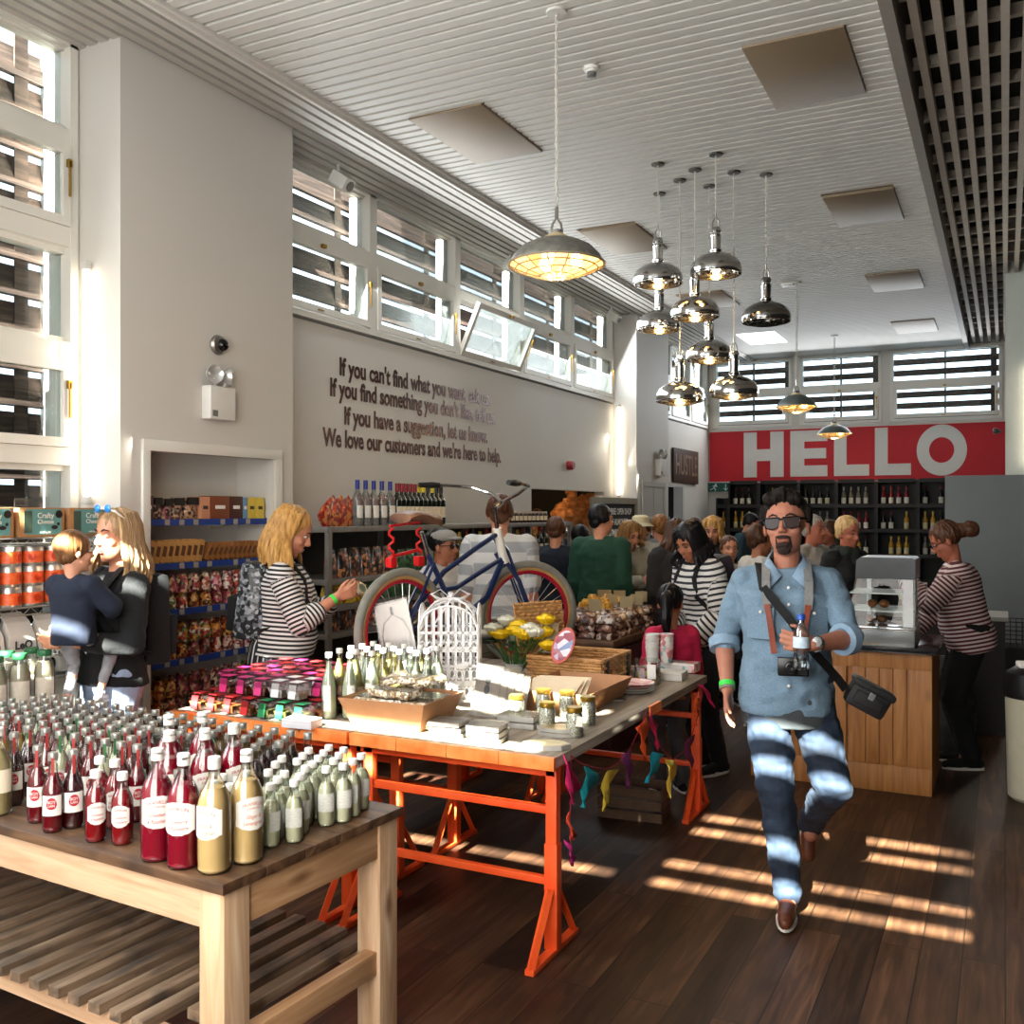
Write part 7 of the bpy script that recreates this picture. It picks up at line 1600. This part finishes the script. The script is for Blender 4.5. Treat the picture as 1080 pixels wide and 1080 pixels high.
# head: hair, goatee, sunglasses, lips
dk = hair_mat('hair_darkbrown', '0d0907', '1c130e', 0.75)
f.hair_cap(dk, r=(.082, .094, .078), c=(0, -.028, .062), extra=[((0, .03, .112), (.055, .045, .030)), ((.04, .045, .10), (.030, .035, .028)), ((-.038, .04, .098), (.032, .035, .030)), ((0, .055, .118), (.03, .03, .022)), ((.078, -.02, .04), (.014, .035, .045)), ((-.078, -.02, .04), (.014, .035, .045))], disp=.007, vox=.0045, streak=140)
f.face(lips='7e4339', brow='241812', eyes=True)
bd = M('beard', '2b1d16', 0.9, var=0.4, scale=220, bump=.6)
E = lambda c, r: ell(hp(*c), tuple(v*f.hs for v in r), hrot)
blob('goatee', [E((0, .087, -.050), (.027, .008, .0072)), E((0, .079, -.0785), (.024, .012, .0105)), E((0, .062, -.098), (.026, .021, .016)), cap(hp(.023, .078, -.052), hp(.023, .068, -.088), .003, .006), cap(hp(-.023, .078, -.052), hp(-.023, .068, -.088), .0055, .008),
                E((0, .083, -.0755), (.017, .008, .006))], bd, P, .0035, 1, None, lambda p: .0012*mnoise.noise(p*260))
mb = MB()
for sd in (1, -1):
    pts = [(sd*.006, .022), (sd*.058, .024), (sd*.062, .012), (sd*.056, -.014), (sd*.034, -.020), (sd*.012, -.014)]
    mb.tube([hp(x, .094-abs(x)*.25, z) for x, z in pts]+[hp(pts[0][0], .094, pts[0][1])], .0032, 6)
    mb.tube([hp(sd*.060, .082, .018), hp(sd*.078, .06, .016), hp(sd*.082, -.005, .012)], [.006, .005, .003], 8)
mb.tube([hp(-.008, .096, .016), hp(.008, .096, .016)], .004, 6)
sg = mb.build('sunglasses', M('black_plastic', '101010', .25, var=0), P, smooth=True)
mb = MB()
for sd in (1, -1):
    pts = [(sd*.007, .022), (sd*.058, .023), (sd*.061, .010), (sd*.055, -.013), (sd*.034, -.019), (sd*.012, -.013)]
    a = [hp(x, .0935-abs(x)*.25, z) for x, z in pts]; mb.loft([a, [p+hrot @ Vector((0, -.002, 0)) for p in a]])
mb.build('lens', M('brown_lens', '2a1712', .35, var=0, spec=.3), sg)
# camera strap, camera, bottle, bag
def strap(pts, wd, th, mat, name, parent, label=None):
    pts = [Vector(p) for p in pts]; mb = MB(); rs = []
    for i, p in enumerate(pts):
        t = (pts[min(i+1, len(pts)-1)]-pts[max(0, i-1)]).normalized(); n = Vector((p.x*.6, 1, 0)).normalized() if p.y > 0 else Vector((0, 0, 1))
        if p.y <= 0.02: n = Vector((0, -.5, 1)).normalized()
        u = t.cross(n).normalized(); n2 = u.cross(t); rs.append([p+u*wd/2+n2*th/2, p-u*wd/2+n2*th/2, p-u*wd/2-n2*th/2, p+u*wd/2-n2*th/2])
    return tag(mb.loft(rs).build(name, mat, parent, smooth=False), label)
fel = M('grey_felt', '7d7c7b', .95, var=.15, scale=120); lea = M('strap_leather', '7e351d', .5, var=.15, scale=18)
zc = 1.09
for sd in (1, -1):
    strap([(sd*.06, -.075, 1.47), (sd*.085, .0, 1.475), (sd*.088, front_y(.085, 1.38)+.018, 1.385), (sd*.084, front_y(.08, 1.27)+.014, 1.27)], .034, .004, fel, 'camera_strap', P)
    strap([(sd*.084, front_y(.08, 1.29)+.018, 1.29), (sd*.068, front_y(.07, 1.19)+.014, 1.19), (sd*.056, .225, 1.09)], .024, .004, lea, 'strap_leather', P)
t = empty('camera', (0, 0, 0), label='compact black camera hanging on a strap at the man\'s waist', cat='camera')
t.location = P.matrix_basis @ Vector((-.02, .245, 1.04)); t.rotation_euler = P.rotation_euler
mb = MB().bb(-.062, .062, -.018, .018, -.038, .038, bevel=.006); mb.bb(-.055, -.02, .018, .024, -.03, .03); mb.build('camera_body', MATS['black_plastic'], t)
MB().lathe([(.0, 0), (.026, 0), (.027, .012), (.022, .02), (.018, .021), (0, .018)], (.01, .018, 0), 20, rot=Matrix.Rotation(R(-90), 3, 'X')).build('lens', M('lens_black', '1a1a1c', .15, var=0), t)
MB().lathe([(0, 0), (.009, 0), (.009, .006), (0, .006)], (-.03, 0, .038), 12).build('dial', MATS['steel'], t)
strap([(.12, -.08, 1.43), (.115, .01, 1.455), (.10, front_y(.1, 1.36)+.02, 1.36), (0, front_y(0, 1.24)+.014, 1.24), (-.11, front_y(.11, 1.09)+.016, 1.09), (-.21, .07, .97), (-.245, .04, .92)], .036, .004, M('black_web', '0e0e10', .8, var=.1), 'bag_strap', P)
t = empty('shoulder_bag', (0, 0, 0), label='small black camera bag hanging at the striding man\'s hip', cat='bag')
t.location = P.matrix_basis @ Vector((-.33, .09, .90)); t.rotation_euler = P.rotation_euler; t.rotation_euler.rotate_axis('Y', R(-28))
bm_ = M('black_nylon', '0d0d0f', .6, var=.15, scale=50)
MB().bb(-.085, .085, -.055, .055, -.06, .05, bevel=.02).build('pouch', bm_, t)
MB().bb(-.092, .092, -.058, .066, .03, .06, bevel=.012).build('flap', bm_, t)
MB().box((0, .058, -.01), (.12, .02, .05), bevel=.006).build('front_pocket', bm_, t)
MB().bb(-.012, .012, .066, .07, .0, .03).build('buckle', MATS['steel'], t)
bt = empty('water_bottle', (0, 0, 0), label='clear plastic water bottle with blue cap in the man\'s hand', cat='bottle')
bt.location = P.matrix_basis @ Vector((-.045, .385, 1.055)); bt.rotation_euler = P.rotation_euler
MB().lathe([(0, 0), (.028, 0), (.031, .006), (.030, .03), (.031, .05), (.0295, .07), (.031, .09), (.031, .13), (.028, .155), (.016, .178), (.0125, .185), (.0125, .20), (0, .20)], seg=20).build('bottle_body', thin_glass('pet_water', 'e4eef4', .3, .05), bt)
MB().lathe([(0, .196), (.016, .196), (.016, .214), (.014, .217), (0, .217)], seg=16).build('cap', M('blue_cap', '1f4fae', .4, var=0), bt)
MB().lathe([(.0316, .085), (.0318, .086), (.0318, .128), (.0316, .129)], seg=20, cap=False).build('label', M('pale_label', 'c5d7e6', .5, var=.2, scale=40), bt)
# ================================================================ THE OTHER SHOPPERS
strip_bw = stripes('tee_navy_white', '17181c', 'd8d4d0', .0235, .5, attr='stripe')
blonde = hair_mat('hair_blonde', '8a5f30', 'cfa15c'); lblonde = hair_mat('hair_ash', '6e5238', 'b08e66'); brownh = hair_mat('hair_brown', '2e1c12', '4f321f'); blackh = hair_mat('hair_black', '08070a', '161214'); greyh = hair_mat('hair_grey', '7c7770', 'b3ada4'); redb = hair_mat('hair_chestnut', '3a2016', '62402c')
blk = M('black_cloth', '0c0c0e', .9, var=.2, scale=20); 
# --- woman in stripes with backpack, reading a small tin
f = Fig('blonde woman in black and white striped top with green wristband, looking at a small tin', 297, 5.40, 80, h=1.69, skin=('fair', 'c4876a'), lean=4, head=(24, 0, 0), voxel=.007, build=1.2, female=True, hs=1.12)
f.arm(1, f.up(.08, .30, .33), pole=(.5, -.6, -1), hd=(-.1, 1, .35), hn=(-1, 0, .5), curl=.7).arm(-1, f.up(-.05, .32, .34), pole=(-.5, -.4, -1), hd=(.3, 1, .25), hn=(1, 0, .4), curl=.75)
f.stand(.11); f.body(); f.face(iris='3a3028', lips='9a4a48')
f.clothes('striped_top', strip_bw, sleeve=.70, bottom=-.04, g=.018, belly=.05, folds=.004, vox=.007)
sk = stripes('skirt_stripe', '1b1d22', 'c9c6c4', .034, .78, attr='stripe')
o = blob('striped_skirt', [rings([(Vector((0, -.02, z)), rx, ry) for z, rx, ry in ((.60, .205, .165), (.75, .20, .165), (.88, .195, .16), (.96, .175, .145), (1.0, .15, .125))])], sk, f.root, .008, 2, lambda p: math.atan2(p.y+.02, p.x)*.17, lambda p: .004*math.sin(math.atan2(p.y, p.x)*14))
f.shoe(1, M('white_trainer', 'c9c4bc', .5, var=.05)); f.shoe(-1, MATS['white_trainer'])
f.hair_cap(blonde, r=(.083, .097, .092), c=(0, -.022, .04), disp=.004, vox=.006); f.locks(blonde, 70, .26, -108, 108, .02, .0105, .035, seed=3)
band(f, 1, .90, .031, .018, green, 'wristband', 'bright green wristband')
def backpack(fig, m_, label, w=.30, h=.42, d=.15, dy=-.105, zc=.28, patt=None, strapm=None):
    t = empty('backpack', (0, 0, 0), 0, label, 'backpack'); t.matrix_world = fig.root.matrix_basis @ fig.U @ Matrix.Translation((0, dy*fig.k-d/2+.02, zc*fig.k)); k = 1
    MB().box((0, 0, 0), (w, d, h), taper=(.78, .8), bevel=.035).build('sack', m_, t); MB().box((0, -d/2-.015, -h*.18), (w*.75, .05, h*.45), bevel=.018).build('front_pocket', strapm or m_, t)
    MB().box((0, -.01, h*.44), (w*.5, .02, .03), bevel=.008).build('grab_handle', strapm or m_, t)
    for sd in (1, -1):
        pts = [(sd*.075, -.155, .43), (sd*.085, -.08, .515), (sd*.09, .03, .515), (sd*.10, .115, .42), (sd*.125, .145, .30), (sd*.155, .06, .17), (sd*.15, -.10, .12)]
        MB().tube([fig.up(*p) for p in pts], .020, 6, flat=(1, .5)).build('backpack_strap', strapm or m_, fig.root, smooth=True)
    return t
bpm = speck('backpack_weave', ['0e0f12', '8a8f94', '1c1e22', '5c6166', '0e0f12'], 60, .9)
bp_ = backpack(f, bpm, 'black and grey speckled backpack on the striped woman\'s back', .30, .42, .17, strapm=blk)
t = empty('food_tin', f.root.matrix_basis @ f.up(.02, .42, .375), 0, 'small round pale tin held by the striped blonde woman', 'tin'); MB().lathe([(0, 0), (.036, 0), (.036, .022), (0, .022)], seg=20, rot=Matrix.Rotation(R(65), 3, 'Y')).build('can', M('pale_tin', 'a9a890', .3, .4), t); MB().lathe([(0, .0225), (.025, .0225), (.025, .024), (0, .024)], seg=18, rot=Matrix.Rotation(R(65), 3, 'Y')).build('printed_lid', M('tin_print', '5c6a58', .4), t)
# --- mother carrying a child
f = Fig('woman with long ash-blonde hair and black sweater carrying a small child', 118, 4.45, -62, h=1.70, skin=('fair', 'c4876a'), head=(4, 8, 0), voxel=.007, build=1.02, female=True, hs=1.02, lean=-3)
f.arm(1, f.up(-.02, .30, .20), pole=(1, -.3, -.6), hd=(-1, .5, .1), hn=(0, -1, .1), curl=.5).arm(-1, f.up(-.11, .25, .19), pole=(-1, -.4, -.9), hd=(.35, .9, .1), hn=(.7, -.5, .3), curl=.5)
f.stand(.10); f.body(); f.face(lips='9c4e4a', iris='3c3a36')
f.clothes('black_sweater', M('black_knit', '0e0e10', .95, var=.2, scale=80, bump=.3), sleeve=.86, bottom=-.10, g=.022, sl_g=.012, attr=False, folds=.007, vox=.007)
f.trousers(M('pale_jeans', '8e9bb5', .8, var=.08, scale=90), g=.012, attr=None)
for sd in (1, -1): f.shoe(sd, MATS['white_trainer'])
f.hair_cap(lblonde, r=(.083, .098, .092), c=(0, -.022, .04), disp=.004); f.locks(lblonde, 80, .27, -112, 112, .018, .0105, .03, seed=8)
HP = lambda *a: f.HM @ Vector(a)
mb = MB(); mb.tube([HP(-.082, .0, .07), HP(-.07, .05, .115), HP(0, .065, .13), HP(.07, .05, .115), HP(.082, .0, .07)], .005, 6); sg = mb.build('raised_sunglasses', whp, f.root, smooth=True)
mb = MB()
for sd in (1, -1): mb.ball(HP(sd*.036, .064, .128), .026, 12, 8, (1, .35, .75))
mb.build('lens', M('blue_lens', '1f7fd0', .08, var=0, coat=1), sg)
mb = MB(); Ui = f.U
for (x, z, r_) in ((-.05, .33, .035), (.0, .35, .03), (.04, .32, .036), (-.02, .28, .04), (.03, .27, .03), (-.05, .41, .018), (0, .415, .018), (.05, .41, .018)): mb.ball(f.up(x, .137 if z < .38 else .125, z), r_, 10, 6, (1, .35, 1), Ui.to_3x3())
mb.build('white_chest_print', M('print_white', 'c9c9c6', .8, var=.1), f.root)
t = empty('camera', f.root.matrix_basis @ f.up(.06, .235, .085), f.root.rotation_euler.z, 'silver compact camera hanging in front of the mother\'s black sweater', 'camera'); MB().bb(-.058, .058, -.016, .016, -.033, .033, bevel=.006).build('camera_body', M('cam_silver', 'b9b4aa', .35, .4), t); MB().lathe([(0, 0), (.024, 0), (.024, .02), (.018, .024), (0, .02)], (0, .016, 0), 18, rot=Matrix.Rotation(R(-90), 3, 'X')).build('lens', MATS['lens_black'], t)
backpack(f, blk, 'black backpack worn by the mother carrying the child', .28, .42, .14)
mum = f
class Child(Fig): pass
c = Fig('small child in navy top and grey leggings held on the mother\'s arm', 78, 4.16, 150, h=.78, skin=('childfair', 'c98f74'), head=(0, -40, 0), voxel=.006, z0=.75, build=1.05, hs=.76)
c.arm(1, c.up(.22, .30, .16), pole=(1, -.5, -.5), hn=(0, -1, 0), curl=.4, hs=.55).arm(-1, c.up(-.10, .42, .25), pole=(-1, 0, -.6), hn=(0, 0, -1), curl=.4, hs=.55)
c.leg(1, (.06, .10, .14), knee=(.3, 1, 0)).leg(-1, (-.05, .02, .10), knee=(-.2, 1, 0)); c.body(); c.face()
c.clothes('navy_top', M('navy_knit', '12192a', .9, var=.15, scale=60), sleeve=.9, bottom=-.12, g=.05, attr=False, folds=.005, vox=.006)
c.trousers(M('grey_legging', '8d8c91', .85, var=.25, scale=20), g=.0, length=.85)
for sd in (1, -1): c.shoe(sd, M('white_bootie', 'd0cbc6', .6, var=.05), L_=.27)
c.hair_cap(hair_mat('hair_child', '4a2c18', '7d5634'), r=(.086, .100, .094), c=(0, -.02, .036), extra=[((0, -.05, -.02), (.07, .05, .05))], disp=.005)
# --- helper for people seen from behind or far away
def shopper(label, px, Z, phi, top, bottom=None, h=1.7, skin=('fair', 'c4876a'), hair=None, style='short', build=1.0, female=False, head=(0, 0, 0), lean=0, sleeve=.95, legs=None, g=.02, attr=False, arms=None, face=True, hs=None, length=.2, z0=0, seed=1, beltz=-.08, feet=True):
    f = Fig(label, px, Z, phi, h=h, skin=skin, head=head, lean=lean, voxel=.0095, build=build, female=female, hs=hs, z0=z0)
    if arms:
        for sd, (p, hd, hn) in arms.items(): f.arm(sd, f.up(*p), pole=(sd*.6, -.4, -1), hd=hd, hn=hn, curl=.6)
    f.hang(); f.stand(); f.body()
    if face: f.face(far=True)
    f.clothes('top', top, sleeve=sleeve, bottom=beltz, g=g, attr=attr, folds=.006); f.trousers(bottom or blk)
    if feet:
        for sd in (1, -1): f.shoe(sd, blk)
    if style == 'short': f.hair_cap(hair or brownh, r=(.082, .096, .088), c=(0, -.024, .046), extra=[((.074, -.02, .02), (.014, .04, .04)), ((-.074, -.02, .02), (.014, .04, .04)), ((0, -.07, -.01), (.06, .035, .05))], disp=.004)
    elif style == 'bun': f.hair_cap(hair or brownh, r=(.083, .098, .090), c=(0, -.024, .046), extra=[((0, -.13, .05), (.05, .045, .05))], disp=.004)
    elif style == 'ponytail': f.hair_cap(hair or brownh, r=(.083, .098, .090), c=(0, -.024, .046), extra=[((0, -.12, .06), (.035, .04, .035)), ((0, -.13, .05), (0, -.16, -.08), .04, .035), ((0, -.16, -.08), (0, -.13, -.22), .034, .012)], disp=.007)
    elif style == 'long': f.hair_cap(hair or brownh, r=(.085, .099, .092), c=(0, -.022, .044), extra=[((0, -.07, -.03), (.075, .045, .09))], disp=.004); f.locks(hair or brownh, 50, length, -132, 132, .015, .012, .03, seed=seed)
    elif style == 'cap':
        f.hair_cap(hair or brownh, disp=.004)
    return f
navy_j = M('navy_jacket', '0d1622', .85, var=.15, scale=14); green_j = M('green_jacket', '123a2a', .85, var=.12, scale=12, bump=.2); coat_g = M('sand_coat', '8c8678', .9, var=.08, scale=14)
f = shopper('man in grey and white striped polo shirt seen from behind through the bicycle frame', 527, 6.55, 178, stripes('polo_stripe', '9a9da0', 'c9c9c6', .14, .5, attr='stripe'), M('khaki', '6a6150', .8), h=1.83, hair=redb, attr=True, sleeve=.42, build=1.1)
f = shopper('person in grey flat cap and sunglasses bending behind the bicycle', 466, 6.75, 60, M('white_vest', 'c4c0bc', .8, var=.05), M('denim2', '2a3a55', .8), h=1.58, hair=blackh, skin=('tanned', '9c6248'), sleeve=.1, style='bun', build=1.0)
MM = f.HM; rt = MM.to_3x3().normalized()
blob('flat_cap', [ell(MM @ Vector((0, -.005, .075)), (.088*f.hs, .10*f.hs, .052*f.hs), rt), ell(MM @ Vector((0, .085, .062)), (.065*f.hs, .055*f.hs, .012*f.hs), rt)], M('cap_grey', '8a8680', .9, var=.06), f.root, .006, 2)
mb = MB()
for sd in (1, -1): mb.ball(MM @ Vector((sd*.034, .085, .008)), .028*f.hs, 12, 8, (1, .3, .7), rt)
mb.tube([MM @ Vector((-.075, .0, .012)), MM @ Vector((-.06, .075, .014)), MM @ Vector((.06, .075, .014)), MM @ Vector((.075, 0, .012))], .003, 5); mb.build('sunglasses', MATS['black_plastic'], f.root)
shopper('man in dark navy jacket seen from behind near the hatch', 586, 8.45, 172, navy_j, h=1.66, hair=redb, build=1.15, head=(5, 0, 0))
shopper('tall dark-haired man in dark green jacket seen from behind', 634, 7.95, 160, green_j, h=1.77, hair=blackh, build=1.12, head=(0, -35, 0))
f = shopper('blonde woman in sand coat holding a packet beside the green-jacketed man', 664, 8.5, 25, coat_g, h=1.62, hair=hair_mat('hair_bob', '5c4024', '9a7440'), female=True, style='long', length=.06, head=(18, 10, 0), arms={1: ((.02, .30, .22), (-.5, 1, .3), (-1, 0, 0)), -1: ((-.06, .30, .22), (.4, 1, .3), (1, 0, 0))}, g=.035)
f = shopper('person in cream bucket hat behind the blonde woman in the sand coat', 676, 9.0, -20, M('cream_coat', '98948c', .9, var=.05), h=1.66, hair=brownh, g=.035)
MM = f.HM; MB().lathe([(.125, -.02), (.085, .01), (.078, .065), (.05, .082), (0, .085)], MM @ Vector((0, -.01, .06)), 24, rot=MM.to_3x3().normalized()).build('bucket_hat', M('cream_hat', 'c4b897', .85, var=.05), f.root, smooth=True)
shopper('dark-haired person hidden behind the green-jacketed man\'s left shoulder', 612, 9.0, 150, blk, h=1.58, hair=blackh, feet=True)
shopper('person in grey hooded top turned to the utensil rack', 696, 9.3, 200, M('grey_hoodie', '6b6d70', .9, var=.06), h=1.68, hair=hair_mat('hair_ginger', '5a3218', '9a6a38'), g=.03)
shopper('woman with dark hair and long dark brown coat bending over the cake table', 716, 7.7, 190, M('dark_coat', '17120f', .9, var=.2), h=1.66, hair=brownh, style='long', length=.16, female=True, g=.045, lean=10, beltz=-.12, seed=6)
f = shopper('black-haired woman in white and navy striped top leaning towards the girl', 749, 6.35, -52, stripes('stripe2', '1d1f27', 'cfcbc6', .036, .42, attr='stripe'), h=1.66, hair=blackh, skin=('olive', '9c6448'), style='long', length=.12, female=True, lean=14, head=(20, 12, 0), attr=True, g=.03, beltz=-.12, sleeve=.9, arms={1: ((.05, .26, .12), (-.4, 1, .1), (-1, 0, 0)), -1: ((-.10, .22, .02), (.2, 1, 0), (1, 0, 0))}, seed=9, build=1.05)
backpack(f, M('plum_nylon', '2e2630', .7, var=.15), 'dark plum backpack on the black-haired striped woman', .27, .42, .15, strapm=blk)
f = shopper('girl with dark ponytail and bright pink cardigan at the cake table', 708, 5.85, 205, M('pink_knit', 'b0153f', .85, var=.08, scale=60), M('grey_leggings', '4c4d52', .85, var=.05), h=1.19, hair=blackh, skin=('olive', '9c6448'), style='ponytail', head=(0, -35, 0), hs=.95, g=.03, build=1.1)
f = shopper('woman with long fair hair and dark glasses beside the boy in the aisle', 752, 9.1, -8, blk, h=1.66, hair=blonde, style='long', length=.24, female=True, head=(16, 0, 0), seed=12)
shopper('boy with short brown hair between the fair-haired woman and the man', 769, 8.5, 15, M('white_tee', 'b9b6b0', .85), h=1.46, hair=redb, hs=.94)
shopper('man in teal t-shirt bending at the wine racks', 775, 12.4, 70, M('teal_tee', '2c4652', .85, var=.06), h=1.72, hair=blackh, lean=18, head=(14, 0, 0), sleeve=.4)
shopper('brown-haired person behind the black-haired woman\'s head', 733, 10.2, 170, blk, h=1.64, hair=redb)
f = shopper('grey-haired man with glasses pushed up, behind the striding man', 857, 8.2, 55, M('pale_shirt', 'a5a19a', .85, var=.04), h=1.68, hair=greyh, skin=('ruddy', 'a8644c'))
shopper('person in pale shirt half hidden behind the striding man\'s shoulder', 800, 7.6, 120, M('pale_shirt2', 'b0aaa2', .85, var=.04), h=1.60, hair=brownh, skin=('olive', '9c6448'))
shopper('brown-haired person behind the short-haired blonde woman', 875, 9.6, -60, blk, h=1.62, hair=brownh, skin=('ruddy', 'a8644c'))
f = shopper('woman with short blonde hair and dark scarf behind the counter cabinet', 893, 7.4, 42, M('dark_top', '16181a', .9, var=.1), h=1.67, hair=hair_mat('hair_short_blonde', '9a7748', 'd4b27c'), skin=('ruddy', 'a8644c'), female=True, head=(8, 0, 0))
blob('scarf', [cap(f.up(-.04, .03, .50), f.up(.05, .05, .49), .055, .05), cap(f.up(0, .08, .47), f.up(.02, .11, .36), .04, .02), ell(f.up(0, -.02, .51), (.085, .075, .04))], M('dark_scarf', '1f2420', .95, var=.2), f.root, .008, 2, None, lambda p: .004*mnoise.noise(p*30))
f = Fig('woman in red and white striped sweater working at the till, hair tied back', 1022, 6.45, -82, h=1.62, skin=('ruddy', 'a8644c'), lean=12, head=(22, 0, 0), voxel=.0075, build=1.22, female=True, hs=1.02)
f.arm(1, f.up(.08, .36, .05), pole=(.6, -.6, -1), hd=(0, 1, -.2), hn=(-.3, 0, -1), curl=.5).arm(-1, f.up(-.02, .33, .45), pole=(-.6, -.2, -1), hd=(.3, .5, .9), hn=(.5, -.5, 0), curl=.7)
f.stand(.1); f.body(); f.face(); f.clothes('striped_sweater', stripes('stripe_maroon', '571c28', 'cdbcb8', .0262, .52, attr='stripe'), sleeve=.97, bottom=-.12, g=.028, folds=.005, vox=.008, belly=.03); f.trousers(blk, g=.02)
for sd in (1, -1): f.shoe(sd, blk)
f.hair_cap(redb, r=(.084, .098, .092), c=(0, -.024, .044), extra=[((0, -.115, .02), (.045, .05, .05)), ((.0, -.17, .0), (.06, .055, .055))], disp=.008)
MM = f.HM; mb = MB(); rt = MM.to_3x3().normalized()
for sd in (1, -1): mb.ring((0, 0, 0), .020, .0022, axis='Y', seg=16, sub=4) if False else mb.tube([MM @ Vector((sd*(.032+.022*math.cos(a)), .092, .006+.016*math.sin(a))) for a in [k*math.pi/6 for k in range(13)]], .0022, 4); mb.tube([MM @ Vector((sd*.054, .088, .010)), MM @ Vector((sd*.078, 0, .010))], .0022, 4)
mb.build('glasses', MATS['black_plastic'], f.root)
f = shopper('dark figure standing inside the hatch room at its left end', 566, 11.3, 30, M('tan_jacket', '6d4a30', .85, var=.15), h=1.74, hair=brownh, z0=0)
bpy.data.scenes.remove(WS)
